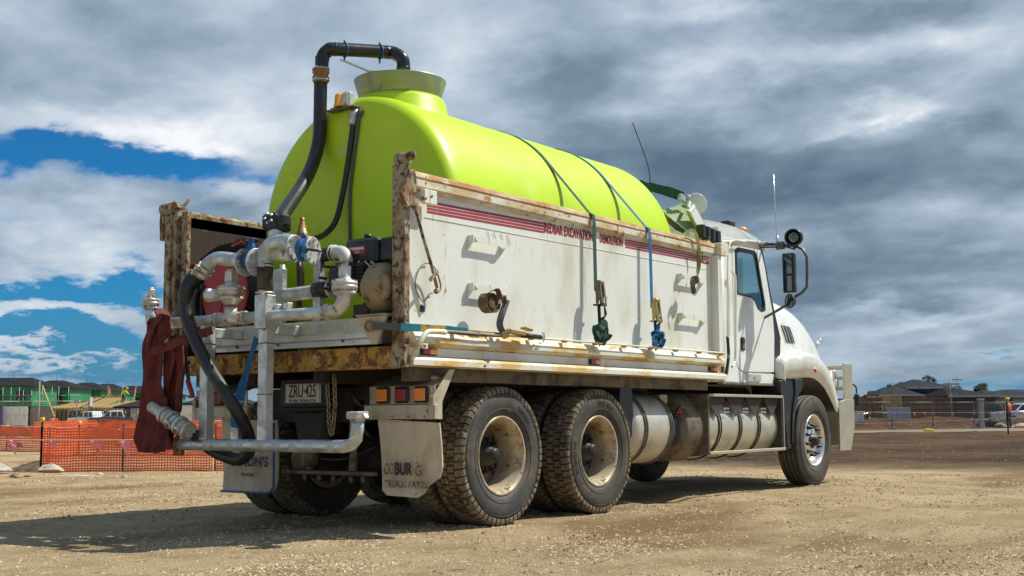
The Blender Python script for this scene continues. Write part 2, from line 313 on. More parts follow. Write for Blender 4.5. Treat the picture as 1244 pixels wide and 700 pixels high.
def link(name, data, loc, parent=None):
    o = bpy.data.objects.new(name, data); COL.objects.link(o); loc = Vector(loc)
    if parent is not None: o.parent = parent; o.location = loc-ORG[parent.name]
    else: o.location = loc
    ORG[o.name] = loc; return o
def tag(o, label=None, cat=None, group=None, kind=None):
    if label: o['label'] = label
    if cat: o['category'] = cat
    if group: o['group'] = group
    if kind: o['kind'] = kind
    return o
def thing(name, label, cat, loc=(0, 0, 0), group=None):
    return tag(link(name, None, loc), label, cat, group)
def build(name, mb, m, parent=None, normals=True):
    """one mesh object whose origin is the middle of its foot or box"""
    bm = mb.bm
    if normals: bmesh.ops.recalc_face_normals(bm, faces=bm.faces)
    xs = [v.co for v in bm.verts]; lo = Vector((min(c.x for c in xs), min(c.y for c in xs), min(c.z for c in xs))); hi = Vector((max(c.x for c in xs), max(c.y for c in xs), max(c.z for c in xs)))
    c = (lo+hi)/2
    if parent is None: c.z = lo.z
    bmesh.ops.translate(bm, vec=-c, verts=bm.verts); me = bpy.data.meshes.new(name); bm.to_mesh(me); bm.free()
    for x in (m if isinstance(m, (list, tuple)) else [m]): me.materials.append(MATS[x])
    return link(name, me, c, parent)
def copy_obj(o, name=None):
    c = o.copy(); COL.objects.link(c)
    if name: c.name = name
    ORG[c.name] = ORG[o.name].copy(); return c
def copy_tree(o, loc=None, label=None, par=None, rot=None, scale=None):
    c = copy_obj(o)
    if par is not None: c.parent = par
    if loc is not None: c.location = loc; ORG[c.name] = Vector(loc)
    if label: c['label'] = label
    if rot is not None: c.rotation_euler = rot
    if scale is not None: c.scale = scale
    for ch in list(o.children): copy_tree(ch, par=c)
    return c
def text(name, s, size, loc, right, up, m, parent, sx=1.0, bold=0.0, depth=.001, align='CENTER', shear=0, spacing=1.0):
    """flat lettering as a mesh; right/up: writing directions"""
    cu = bpy.data.curves.new(name, 'FONT'); cu.body = s; cu.size = size; cu.align_x = align; cu.align_y = 'CENTER'; cu.extrude = depth; cu.offset = bold; cu.shear = shear; cu.space_character = spacing; cu.resolution_u = 3
    tmp = bpy.data.objects.new(name+'_curve', cu); COL.objects.link(tmp); dg = bpy.context.evaluated_depsgraph_get(); dg.update()
    me = bpy.data.meshes.new_from_object(tmp.evaluated_get(dg)); bpy.data.objects.remove(tmp); bpy.data.curves.remove(cu)
    r = Vector(right).normalized(); u = Vector(up).normalized(); n = r.cross(u); M_ = Matrix((r, u, n)).transposed().to_4x4()
    me.transform(M_ @ Matrix.Diagonal((sx, 1, 1, 1))); me.materials.clear(); me.materials.append(MATS[m]); return link(name, me, loc, parent)
# ================================================================== ground
def ground_mat():
    m = bpy.data.materials.new('ground'); m.use_nodes = True; t = NT(m.node_tree); b = t.N['Principled BSDF']
    g = t.new('ShaderNodeNewGeometry').outputs['Position']; sep = t.new('ShaderNodeSeparateXYZ'); t.put(sep.inputs[0], g)
    sand = t.mix(t.ramp(t.noise(g, .9, 10, .72), .40, .64), (.74, .565, .325), (.50, .365, .20))
    sand = t.mix(t.ramp(t.noise(g, .33, 6, .6, off=(4, 2, 0), sc3=(.55, 1.3, 1)), .50, .68), sand, (.34, .215, .105))
    sand = t.mix(t.ramp(t.noise(g, 6.5, 8, .7, off=(1, 9, 0)), .56, .70), sand, (.27, .19, .105))
    sand = t.mix(t.ramp(t.noise(g, 34, 6, .7, off=(7, 1, 0)), .55, .68), sand, (.20, .145, .085))
    sand = t.mix(t.ramp(t.noise(g, 21, 6, .7, off=(2, 6, 0)), .62, .76), sand, (.66, .55, .37))
    # reddish subsoil beyond the worked pad: a band across the view to the right
    dirt = t.mix(t.ramp(t.noise(g, .35, 8, .7, off=(3, 3, 0)), .40, .62), (.150, .088, .046), (.062, .040, .024))
    dirt = t.mix(t.ramp(t.noise(g, 1.6, 8, .7, off=(5, 2, 0)), .55, .7), dirt, (.26, .165, .085))
    # distance along a line from the truck towards the houses on the right
    along = t.vmath('DOT_PRODUCT', g, tuple(cF.xy.normalized()) + (0,), out=1); side = t.vmath('DOT_PRODUCT', g, (sin(YAW), -cos(YAW), 0), out=1)
    wob = t.math('MULTIPLY', t.math('SUBTRACT', t.noise(g, .12, 5, .6), .5), 9)
    d0 = t.math('ADD', along, wob); f = t.math('MULTIPLY', t.ramp(d0, 7.5, 12.5), t.ramp(t.math('SUBTRACT', side, t.math('MULTIPLY', along, -.10)), 1.0, 6.0))
    c = t.mix(f, sand, dirt)
    t.put(b.inputs['Base Color'], c); b.inputs['Roughness'].default_value = .95; b.inputs['Specular IOR Level'].default_value = .15
    h = t.math('ADD', t.math('MULTIPLY', t.noise(g, 9, 8, .7), .6), t.math('MULTIPLY', t.noise(g, 45, 5, .7), .35))
    h = t.math('ADD', h, t.math('MULTIPLY', t.noise(g, 90, 4, .75), .45))
    h = t.math('ADD', h, t.math('MULTIPLY', t.noise(g, 2.2, 6, .6, sc3=(.5, 1.6, 1)), .9))
    bn = t.new('ShaderNodeBump'); bn.inputs['Strength'].default_value = 1.0; bn.inputs['Distance'].default_value = .06; t.put(bn.inputs['Height'], h); t.put(b.inputs['Normal'], bn.outputs[0])
    MATS['ground'] = m
ground_mat()
fdir = Vector((cos(YAW), sin(YAW))); rdir = Vector((sin(YAW), -cos(YAW)))
def gz(x, y):
    d = sqrt((x+1)**2+(y+1.5)**2); a = (x*fdir.x+y*fdir.y); s = x*rdir.x+y*rdir.y
    pad = max(0, min(1, (d-4.0)/6))                                   # the truck stands on level ground
    z = (mnoise.noise(Vector((x*.9, y*.9, 0)))*.012 + mnoise.noise(Vector((x*2.6, y*2.6, 3)))*.011 + mnoise.noise(Vector((x*7, y*7, 8)))*.006)
    far_ = max(0, min(1, (60-d)/50)); 
    z += pad*far_*(mnoise.noise(Vector((x*.22, y*.22, 5)))*.05)
    for off in (-1.05, 1.05):
        q = y-off-.10*math.sin(x*.25+off); z -= .012*math.exp(-(q/.26)**2)*min(1, max(0, (-x-.4)/.8)) if x < 0 else 0
    rut = (s+.32*a-3.2+.4*math.sin(a*.2)); z -= .030*math.exp(-(rut/.30)**2)-.014*math.exp(-((abs(rut)-.52)/.18)**2) if a > -4 else 0
    # loose spoil bank along the far edge of the pad
    if 24 < a < 60 and s > 3: z += .11*math.exp(-((a-38-mnoise.noise(Vector((s*.12, 0, 0)))*5)/4.5)**2)*(1+.9*mnoise.noise(Vector((x*.8, y*.8, 1))))*min(1, (s-3)/4)
    return z
def build_ground():
    c = Vector((-4.5, -4.5)); nr, ns = 300, 520; verts = [(c.x, c.y, gz(*c))]; rr = .25
    rings = []; r = .3
    while r < 4500: rings.append(r); r *= 1.0235 if r < 60 else 1.09
    for r in rings:
        for k in range(ns):
            a = 2*pi*k/ns; x, y = c.x+r*cos(a), c.y+r*sin(a); verts.append((x, y, gz(x, y) if r < 80 else 0))
    faces = [(0, 1+k, 1+(k+1) % ns) for k in range(ns)]
    for i in range(len(rings)-1):
        A, B = 1+i*ns, 1+(i+1)*ns
        faces += [(A+k, B+k, B+(k+1) % ns, A+(k+1) % ns) for k in range(ns)]
    me = bpy.data.meshes.new('ground'); me.from_pydata(verts, [], faces); me.polygons.foreach_set('use_smooth', [True]*len(me.polygons)); me.materials.append(MATS['ground'])
    tag(link('ground', me, (0, 0, 0)), kind='structure')
build_ground()
mat('pebble', (.50, .39, .25), .95, 0, [((.36, .27, .17), 30, .42, .55, None, 3), ((.64, .54, .38), 45, .56, .64, None, 3)], None, space='World')
mat('clod', (.36, .26, .15), .95, 0, [((.20, .14, .08), 9, .45, .6)], (60, .6, .004), spec=.1)
def scatter(name, n, fn, m, seed):
    rnd = random.Random(seed); verts = []; faces = []
    oc = [(1, 0, 0), (0, 1, 0), (-1, 0, 0), (0, -1, 0), (0, 0, 1)]
    for i in range(n):
        x, y, s = fn(rnd); z = gz(x, y); a = rnd.random()*6.28; b = len(verts); k = [.7+.6*rnd.random() for _ in range(5)]
        sx, sy, sz = s*(.8+.6*rnd.random()), s*(.7+.5*rnd.random()), s*(.35+.35*rnd.random())
        for j, (p, q, w) in enumerate(oc):
            px, py = p*sx*k[j], q*sy*k[j]; verts.append((x+px*cos(a)-py*sin(a), y+px*sin(a)+py*cos(a), z+w*sz*k[j]-(.12*s if w == 0 else 0)))
        faces += [(b, b+1, b+4), (b+1, b+2, b+4), (b+2, b+3, b+4), (b+3, b, b+4)]
    me = bpy.data.meshes.new(name); me.from_pydata(verts, [], faces); me.materials.append(MATS[m]); return tag(link(name, me, (0, 0, 0)), kind='stuff')
def near_xy(rnd, d0=3.2, d1=26, spread=.52):
    d = d0*(d1/d0)**(rnd.random()**.8); t = (rnd.random()*2-1)*spread
    return CAM.x+d*cos(YAW-t), CAM.y+d*sin(YAW-t), d
def f1(rnd):
    x, y, d = near_xy(rnd, 3.2, 17); return x, y, (.003+.011*rnd.random()**4)*(1+d*.02)
def f2(rnd):
    cx, cy, d = near_xy(rnd, 4, 40, .55); 
    for _ in range(12):
        if mnoise.noise(Vector((cx*.45, cy*.45, 9))) > .08: break
        cx, cy, d = near_xy(rnd, 4, 40, .55)
    return cx, cy, (.004+.018*rnd.random()**4)*(1+d*.015)
def f0(rnd):
    for _ in range(20):
        x, y, d = near_xy(rnd, 3.0, 22, .50)
        if (x*fdir.x+y*fdir.y) > 7.0 and (x*rdir.x+y*rdir.y) > 1: continue
        n_ = mnoise.noise(Vector((x*.55, y*1.1, 4)))+.6*mnoise.noise(Vector((x*2.3, y*3.5, 14)))+.4*mnoise.noise(Vector((x*8, y*9, 24)))
        if n_ > .02+.55*rnd.random()*min(1, d/12): break
    return x, y, (.0035+.0075*rnd.random()**4)*(1+d*.045)
mat('dark_grit', (.24, .175, .105), .95, 0, [((.12, .085, .055), 30, .45, .6, None, 3)], None, space='World', spec=.1); mat('pale_grit', (.70, .55, .35), .95, 0, [((.52, .39, .22), 40, .45, .6, None, 3)], None, space='World', spec=.1)
g = scatter('gravel', 50000, f1, 'pebble', 3); g['label'] = 'pale loose gravel strewn over the sandy ground'; g['category'] = 'gravel'
g = scatter('pale_grit', 38000, f0, 'pale_grit', 13); g['label'] = 'bright grit scattered in front of the truck'; g['category'] = 'gravel'
g = scatter('dark_grit', 24000, f0, 'dark_grit', 17); g['label'] = 'dark grit scattered in front of the truck'; g['category'] = 'gravel'
g = scatter('dirt_clods', 12000, f2, 'clod', 5); g['label'] = 'darker clods of earth scattered over the dusty pad'; g['category'] = 'soil clods'

def f3(rnd):
    X = rnd.choice((0, 0, 1.37, 1.37, 6.06)); yc = rnd.choice((-1.085, -1.085, -.745, .745, 1.085)); e = rnd.random()*2*pi
    return X+cos(e)*(.17+.10*rnd.random()**2), yc+sin(e)*(.15+.07*rnd.random()**2), .006+.016*rnd.random()**2
g = scatter('tyre_edge_soil', 2600, f3, 'pebble', 23); g['label'] = 'loose soil pushed up round the tyre contacts'; g['category'] = 'soil'
# ================================================================== dump truck
truck = thing('dump_truck', 'white rusty-railed six wheel tipper truck carrying a lime green water tank', 'truck', (0, 0, 0))
T = truck
def TP(name, mb, m, parent=None, label=None):
    o = build(name, mb, m, parent or T)
    if label: o['label'] = label
    return o
# ---- wheels
R0 = .522
def tyre_profile(steer=False):
    p = [(-.100, .292), (-.118, .300), (-.132, .335), (-.142, .385), (-.143, .425), (-.136, .455), (-.131, .462), (-.129, .480), (-.122, .497)]
    if not steer: mid = [(-.112, .508), (-.06, .509), (0, .510), (.06, .509), (.112, .508)]
    else:
        mid = [(-.117, .511)]
        for a in (-.075, -.028, .028, .075): mid += [(a-.007, .5215), (a-.005, .507), (a+.005, .507), (a+.007, .5215)]
        mid += [(.117, .511)]
    return p + mid + [(-a, r) for a, r in p[::-1]]
def make_tyre_mesh(steer=False):
    mb = MB(); mb.lathe((0, 0, 0), (0, 1, 0), tyre_profile(steer), 96, (False, False))
    # raised rings on the side walls
    for s in (-1, 1):
        for r_ in (.352, .452): mb.torus((0, s*(.137 if r_ > .4 else .1365), 0), (0, 1, 0), r_, .0035, 72, 6)
    bmesh.ops.recalc_face_normals(mb.bm, faces=mb.bm.faces); return mb
def tread_mb(rnd):
    mb = MB(); n = 57
    rows = [(-.138, -.072, 0, 1), (-.062, -.006, .5, 0), (.006, .062, .0, 0), (.072, .138, .5, 1)]
    for (a, b, ph, sh) in rows:
        for k in range(n):
            t0 = 2*pi*(k+ph)/n; w = 2*pi/n*.76; mid = (a+b)/2; skew = .012*(1 if a < 0 else -1)
            def P_(yy, tt, r): return (r*cos(tt), yy, r*sin(tt))
            jag = .010*(rnd.random()-.5)
            if sh:
                o_, i_ = (a, b) if a < 0 else (b, a)
                pts = [(o_*1.0, .478), (o_*.985, .500), (o_*.90, .516), (i_, .5225)]
            else: pts = [(a, .5225), (b, .5235)]
            prof = pts; base = [(y_, .470 if (sh and j == 0) else .503) for j, (y_, r_) in enumerate(pts)]
            V = []
            for tt in (t0, t0+w):
                for (y_, r_), (yb, rb) in zip(prof, base):
                    tw = tt+(y_-mid)*skew*14
                    V.append((mb.bm.verts.new(P_(y_, tw, r_+(.001 if tt == t0 else 0))), mb.bm.verts.new(P_(y_*.985 if sh else yb, tw, rb))))
            m_ = len(prof); A, B = V[:m_], V[m_:]
            fs = []
            for j in range(m_-1):
                fs.append(mb.bm.faces.new((A[j][0], A[j+1][0], B[j+1][0], B[j][0])))
                for Q in (A, B): fs.append(mb.bm.faces.new((Q[j][0], Q[j][1], Q[j+1][1], Q[j+1][0])))
            for j in (0, m_-1): fs.append(mb.bm.faces.new((A[j][0], B[j][0], B[j][1], A[j][1])))
            mb._fin(fs)
    bmesh.ops.recalc_face_normals(mb.bm, faces=mb.bm.faces); return mb
def to_mesh(mb, name, *ms):
    me = bpy.data.meshes.new(name); mb.bm.to_mesh(me); mb.bm.free()
    for x in ms: me.materials.append(MATS[x])
    return me
ME_TYRE = to_mesh(make_tyre_mesh(), 'tyre', 'tyre_side'); ME_TYRE2 = to_mesh(make_tyre_mesh(), 'tyre_b', 'tyre_side_clean'); ME_TYRES = to_mesh(make_tyre_mesh(True), 'steer_tyre', 'tyre_side')
ME_TREAD = to_mesh(tread_mb(random.Random(2)), 'tread', 'tyre_tread')
def rim_dish_mb():
    """dual-wheel rim seen into its dish; outer face towards -y"""
    mb = MB()
    mb.lathe((0, 0, 0), (0, 1, 0), [(-.100, .268), (-.112, .272), (-.122, .286), (-.124, .297), (-.116, .300), (-.108, .296)], 64, (False, False))
    mb.lathe((0, 0, 0), (0, 1, 0), [(-.112, .272), (-.098, .262), (-.075, .256), (-.060, .247), (.02, .238), (.085, .236)], 64, (False, False))
    mb.lathe((0, 0, 0), (0, 1, 0), [(.085, .236), (.11, .240), (.126, .29)], 48, (False, False))
    # disc with five hand holes
    mb.mi = 1; n = 80; rad = [.237, .205, .165, .145, .10]; dep = [.085, .080, .062, .050, .050]
    G = [[mb.bm.verts.new((r*cos(2*pi*k/n), d, r*sin(2*pi*k/n))) for k in range(n)] for r, d in zip(rad, dep)]
    fs = []
    for i in range(4):
        for k in range(n):
            if i == 1 and (k % 16) in (5, 6, 7, 8, 9, 10): continue
            fs.append(mb.bm.faces.new((G[i][k], G[i][(k+1) % n], G[i+1][(k+1) % n], G[i+1][k])))
    mb._fin(fs, True); mb.lathe((0, .050, 0), (0, 1, 0), [(0, .10), (.01, .098)], 32)
    return mb
ME_DISH = to_mesh(rim_dish_mb(), 'rim', 'rim_cream', 'disc_brown')
hb = MB(); hb.lathe((0, .052, 0), (0, -1, 0), [(0, .118), (.022, .112), (.03, .078), (.075, .074), (.082, .060), (.115, .056), (.125, .046), (.128, .0)], 32)
hb.bolts((0, -.03, 0), (0, -1, 0), .05, 8, .006, .01); ME_HUB = to_mesh(hb, 'hub', 'hub_dark')
ME_BACK = to_mesh(MB().lathe((0, .15, 0), (0, 1, 0), [(0, .23), (.02, .23)], 32), 'brake_drum', 'chassis_black')
nb = MB(); nb.lathe((0, .05, 0), (0, -1, 0), [(0, .017), (.03, .017), (.034, .013), (.034, .009), (.05, .009)], 6, smooth=False); ME_NUT = to_mesh(nb, 'wheel_nut', 'hub_dark')
def steer_rim_mb():
    mb = MB()
    mb.lathe((0, 0, 0), (0, 1, 0), [(-.108, .298), (-.120, .300), (-.127, .292), (-.124, .280), (-.112, .272), (-.085, .262), (-.045, .250), (-.030, .240)], 64, (False, False))
    n = 80; rad = [.240, .222, .176, .150, .080]; dep = [-.030, -.034, -.072, -.088, -.092]
    G = [[mb.bm.verts.new((r*cos(2*pi*k/n), d, r*sin(2*pi*k/n))) for k in range(n)] for r, d in zip(rad, dep)]; fs = []
    for i in range(4):
        for k in range(n):
            if i == 1 and (k % 8) in (2, 3, 4): continue
            fs.append(mb.bm.faces.new((G[i][k], G[i][(k+1) % n], G[i+1][(k+1) % n], G[i+1][k])))
    mb._fin(fs, True); return mb
ME_SRIM = to_mesh(steer_rim_mb(), 'steer_rim', 'chrome')
hb = MB(); hb.lathe((0, -.07, 0), (0, -1, 0), [(0, .10), (.03, .085), (.04, .06), (.085, .056), (.095, .04), (.096, 0)], 32); ME_SHUB = to_mesh(hb, 'steer_hub', 'hub_black')
nb = MB(); nb.lathe((0, -.07, 0), (0, -1, 0), [(0, .019), (.045, .019), (.047, .012), (.075, .011)], 8); ME_SNUT = to_mesh(nb, 'steer_nut', 'hub_black')
def wheel(X, yc, side, kind, label=None):
    """side -1: dish faces right, +1: faces left"""
    rot = (0, 0, pi) if side > 0 else (0, 0, 0)
    def put(name, me, parent, spin=0):
        o = bpy.data.objects.new(name, me); COL.objects.link(o); o.parent = parent
        o.rotation_euler = (0, spin, 0) if parent is not T else rot; return o
    w = put('wheel', ME_SRIM if kind == 'steer' else ME_DISH, T); w.location = (X, yc, R0); ORG[w.name] = Vector((X, yc, R0))
    if label: w['label'] = label
    sp = random.random()*2
    put('tyre', ME_TYRES if kind == 'steer' else (ME_TYRE2 if kind == 'rear' else ME_TYRE), w)
    if kind != 'steer': tr = put('tread', ME_TREAD, w, sp); tr['kind'] = 'stuff'
    if kind != 'inner':
        put('hub', ME_SHUB if kind == 'steer' else ME_HUB, w)
        for k in range(10):
            a = 2*pi*k/10+.2; r = .168 if kind == 'steer' else .124
            nn = put('wheel_nut', ME_SNUT if kind == 'steer' else ME_NUT, w); nn.location = (r*cos(a), 0, r*sin(a)) if kind == 'steer' else (r*cos(a), -.004, r*sin(a))
    put('brake_drum', ME_BACK, w)
    return w
AX2, AX3 = 1.37, 6.06
w_r1 = wheel(0, -1.085, -1, 'rear'); w_r2 = wheel(AX2, -1.085, -1, 'mid'); wheel(AX3, -1.065, -1, 'steer')
for X in (0, AX2):
    wheel(X, -.745, -1, 'inner'); wheel(X, .745, 1, 'inner'); wheel(X, 1.085, 1, 'mid')
wheel(AX3, 1.065, 1, 'steer')
def tyre_text(w, s, R_, a0, size, m='lettering_black'):
    """letters standing round the side wall; a0 degrees from the top, clockwise seen from outside"""
    step = size*.80/R_
    for i, ch in enumerate(s):
        if ch == ' ': continue
        a = radians(a0)+(i-(len(s)-1)/2)*step
        o_ = Vector((sin(a), 0, cos(a))); r_ = Vector((cos(a), 0, -sin(a)))
        t_ = text('letter', ch, size, ORG[w.name]+o_*R_+Vector((0, -.1445, 0)), r_, o_, 'ink_black', w, sx=1.05, bold=.002, depth=.0015)
tyre_text(w_r2, 'MICHELIN', .402, -97, .042); tyre_text(w_r2, 'XDN2 GRIP', .402, 12, .036)
tyre_text(w_r1, 'TUBELESS', .402, 40, .030)

# ---- chassis
for s in (-1, 1):
    b = MB(); b.prism([(.43*s, .80), (.43*s, 1.06), (.34*s, 1.06), (.34*s, 1.045), (.415*s, 1.045), (.415*s, .815), (.34*s, .815), (.34*s, .80)], -.72, 6.9); TP('chassis_rail', b, 'chassis_black')
    b = MB(); b.box(-1.1, 3.6, .36*s-.05, .36*s+.05, 1.064, 1.24, .004); TP('subframe_rail', b, 'chassis_black')
for x in (-.68, .68, 2.2, 3.4, 4.6): b = MB(); b.box(x-.05, x+.05, -.41, .41, .84, 1.0, .005); TP('chassis_crossmember', b, 'chassis_black')
for X in (0, AX2):
    b = MB(); b.lathe((X, -.75, R0), (0, 1, 0), [(0, .07), (.4, .075), (.52, .12), (.6, .19), (.75, .225), (.9, .19), (.98, .12), (1.1, .075), (1.5, .07)], 24); b.lathe((X-.2, 0, R0), (1, 0, 0), [(0, .10), (.03, .17), (.2, .19)], 20); b.bolts((X-.18, 0, R0), (-1, 0, 0), .13, 10, .012, .015)
    TP('axle', b, 'chassis_black')
b = MB(); b.cyl((AX3, -.9, .50), (AX3, .9, .50), .06); TP('axle', b, 'chassis_black')
for s in (-1, 1):
    b = MB()
    for i in range(5): b.box(-.55+.10*i, 1.92-.10*i, .50*s-.045, .50*s+.045, .70+.03*i, .728+.03*i, .002)
    b.box(.55, .82, .5*s-.07, .5*s+.07, .55, .90, .02); TP('leaf_spring', b, 'chassis_black')
    b = MB(); b.tube([(-.1, .30*s, .62), (.7, .26*s, .70)], .03, 12); TP('torque_rod', b, 'chassis_black')
    b = MB(); b.cyl((-.32, .33*s, .76), (-.10, .33*s, .76), .085, 18); b.cyl((-.36, .33*s, .76), (-.32, .33*s, .76), .07, 18); TP('brake_chamber', b, 'chassis_black')
# underside of the tray: long shadowed bearer and cross bearers
for s in (-1, 1):
    b = MB(); b.box(-.98, 3.50, 1.10*s-.045, 1.10*s+.045, 1.065, 1.165, .004); TP('tray_bearer', b, 'grimy_steel')
for i in range(9):
    x = -1.0+i*.55; b = MB(); b.box(x-.03, x+.03, -1.05, 1.05, 1.17, 1.248, .003); TP('cross_bearer', b, 'chassis_black')
b = MB(); b.lathe((4.3, 0, .72), (-1, 0, 0), [(0, .06), (2.6, .06)], 16); TP('drive_shaft', b, 'chassis_black')
b = MB(); b.box(4.6, 6.2, -.35, .35, .55, 1.15, .05); TP('engine_sump', b, 'chassis_black')

# ---- tray
b = MB(); b.box(-1.17, 3.55, -1.20, 1.20, 1.25, 1.30, .004); TP('tray_floor', b, 'inner_rust_shade')
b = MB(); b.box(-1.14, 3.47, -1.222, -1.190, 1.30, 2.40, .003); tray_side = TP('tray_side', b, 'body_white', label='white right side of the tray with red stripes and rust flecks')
b = MB(); b.box(-1.14, 3.47, 1.190, 1.222, 1.30, 2.45, .003); TP('tray_side', b, 'inner_rust_shade', label='rusty left side of the tray seen from within, coloured darker for shade')
railp = [(-1.19, 2.385), (-1.19, 2.50), (-1.222, 2.525), (-1.252, 2.510), (-1.266, 2.480), (-1.266, 2.420), (-1.248, 2.410), (-1.248, 2.394), (-1.226, 2.384)]
b = MB(); b.prism([(-1.195, 2.508), (-1.222, 2.533), (-1.256, 2.518), (-1.273, 2.482), (-1.2680, 2.474), (-1.250, 2.508), (-1.222, 2.5265), (-1.195, 2.503)], -1.112, 3.502); TP('rail_capping', b, 'rail_cap')
b = MB(); b.prism(railp, -1.11, 3.50, bev=.004); TP('top_rail', b, 'rail_white', label='rust-blistered cream top rail of the right side')
b = MB(); b.prism([(-y, z-.02) for y, z in railp][::-1], -1.11, 3.50, bev=.004); TP('top_rail', b, 'rusty_post')
# lower ledges of the right side
b = MB(); b.prism([(-1.223, 1.415), (-1.285, 1.405), (-1.325, 1.355), (-1.325, 1.325), (-1.262, 1.318), (-1.240, 1.300), (-1.223, 1.30)], -1.13, 3.56, bev=.003); TP('upper_ledge', b, 'ledge_white')
b = MB(); b.box(-1.13, 3.56, -1.245, -1.205, 1.235, 1.297, .002); TP('ledge_web', b, 'body_white')
b = MB(); b.prism([(-1.246, 1.232), (-1.30, 1.224), (-1.325, 1.205), (-1.325, 1.168), (-1.20, 1.160), (-1.20, 1.232)], -1.16, 3.58, bev=.003); TP('lower_ledge', b, 'ledge_white')
b = MB(); b.box(-1.13, 3.56, 1.20, 1.325, 1.168, 1.41, .01); TP('lower_ledge', b, 'rusty_post')
# corner posts
b = MB(); b.box(-1.232, -1.175, -1.305, -1.190, 1.150, 2.545, .004); TP('corner_post', b, 'rusty_post', label='rust-eaten right rear corner post')
b = MB(); b.prism([(-1.174, -1.20), (-1.174, -1.262), (-1.115, -1.245), (-1.098, -1.224), (-1.098, -1.20)], 1.235, 2.50, 'z', bev=.002); TP('post_web', b, 'body_white')
b = MB(); b.box(-1.232, -1.175, 1.190, 1.262, 1.150, 2.52, .004); b.box(-1.21, -1.10, 1.145, 1.189, 1.30, 2.52, .003); TP('corner_post', b, 'rusty_post', label='left rear corner post flaking cream paint over rust')
b = MB(); b.box(-1.17, -1.13, 1.06, 1.13, 1.31, 2.47, .003); TP('inner_frame', b, 'rusty_post')
b = MB(); b.prism([(3.471, -1.30), (3.56, -1.30), (3.60, -1.24), (3.60, -1.19), (3.471, -1.19)], 1.30, 2.40, 'z', bev=.003); TP('front_post', b, 'body_white')
b = MB(); b.box(3.50, 3.66, -1.325, -1.19, 2.405, 2.53, .006); TP('front_post_cap', b, 'ledge_white')
b = MB(); b.box(3.50, 3.56, -1.18, 1.18, 1.31, 2.60, .004); TP('headboard', b, 'body_white')
b = MB(); b.box(-1.205, -1.135, -1.186, .985, 1.146, 1.300, .006); b.box(-1.225, -1.205, -1.186, .985, 1.150, 1.168, .002); sill = TP('rear_sill', b, 'sill_rust', label='rear sill scabbed with orange rust')
for y in (-.93, -.60, -.2, .3, .7):
    b = MB(); b.prism([(y-.010, 1.285), (y+.012, 1.285), (y+.016, 1.20), (y+.004, 1.185), (y-.012, 1.205)], -1.222, -1.206, 'x', bev=.001); TP('sill_lug', b, 'sill_rust', sill)
# hinge hook on the right rear corner
def Ly(pts, y): return [at(u, v, y=y) for u, v in pts]
def Lx(pts, x): return [at(u, v, x=x) for u, v in pts]
def xz(pts, y): return [(p.x, p.z) for p in Ly(pts, y)]
def yz(pts, x): return [(p.y, p.z) for p in Lx(pts, x)]
b = MB(); b.lathe((-1.20, -1.31, 2.585), (0, 1, 0), [(0, .045), (.10, .045)], 16); b.box(-1.235, -1.165, -1.30, -1.22, 2.535, 2.60, .01); b.sphere((-1.20, -1.335, 2.60), .035, 10)
b.prism(xz([(486, 232), (493, 222), (496, 206), (503, 206), (506, 222), (504, 236), (509, 246), (505, 256), (499, 248), (494, 252), (490, 240)], -1.335), -1.345, -1.315, 'y', bev=.004)
TP('tailgate_hinge', b, 'rusty_post')
b = MB(); b.obox(at(521, 240, y=-1.29), (.14, .04, .10), .005); hb0 = TP('hinge_block', b, 'body_white'); q = at(521, 240, y=-1.311)
for dx in (-.035, .03): b = MB(); b.obox(q+Vector((dx, 0, .012*(1 if dx > 0 else -1))), (.03, .006, .018), .002, axis=(1, 0, .5)); TP('hinge_bolt', b, 'rusty_post', hb0)
b = MB(); b.cyl(at(513, 241, y=-1.30), at(513, 241, y=-1.34), .016, 10); TP('hinge_bolt', b, 'rusty_post', hb0)
b = MB(); b.tube(Ly([(504, 250), (513, 285), (524, 322), (531, 350)], -1.30), .012, 8); b.obox(at(527, 335, y=-1.31), (.03, .012, .12), .004, axis=(1, 0, -1.2)); b.tube(Ly([(521, 320), (529, 327), (535, 345), (534, 354), (529, 352)], -1.29), .006, 6, smooth_n=4); b.sphere(at(530, 354, y=-1.29), .02, 8)
TP('release_lever', b, 'rusty_post')
b = MB(); b.tube(Ly([(520, 320), (513, 322), (506, 335), (505, 350), (514, 367), (521, 358), (526, 356)], -1.235), .004, 6, smooth_n=4); TP('release_wire', b, 'grimy_steel')
# hinge on the left corner
b = MB(); b.lathe((-1.21, 1.18, 2.50), (0, 1, 0), [(0, .05), (.13, .05), (.15, .03)], 14); b.tube([(-1.21, 1.30, 2.50), (-1.21, 1.31, 2.40), (-1.21, 1.30, 2.25)], .03, 8); b.prism([(1.10, 2.50), (1.17, 2.56), (1.20, 2.545), (1.16, 2.48)], -1.22, -1.18, 'x', bev=.003)
TP('tailgate_hinge', b, 'rusty_post')
b = MB(); b.tube([(-1.15, 1.20, 2.50), (-1.10, 1.18, 2.545), (-1.06, 1.20, 2.58), (-1.04, 1.2, 2.60)], .014, 8); TP('hook', b, 'rusty_post')
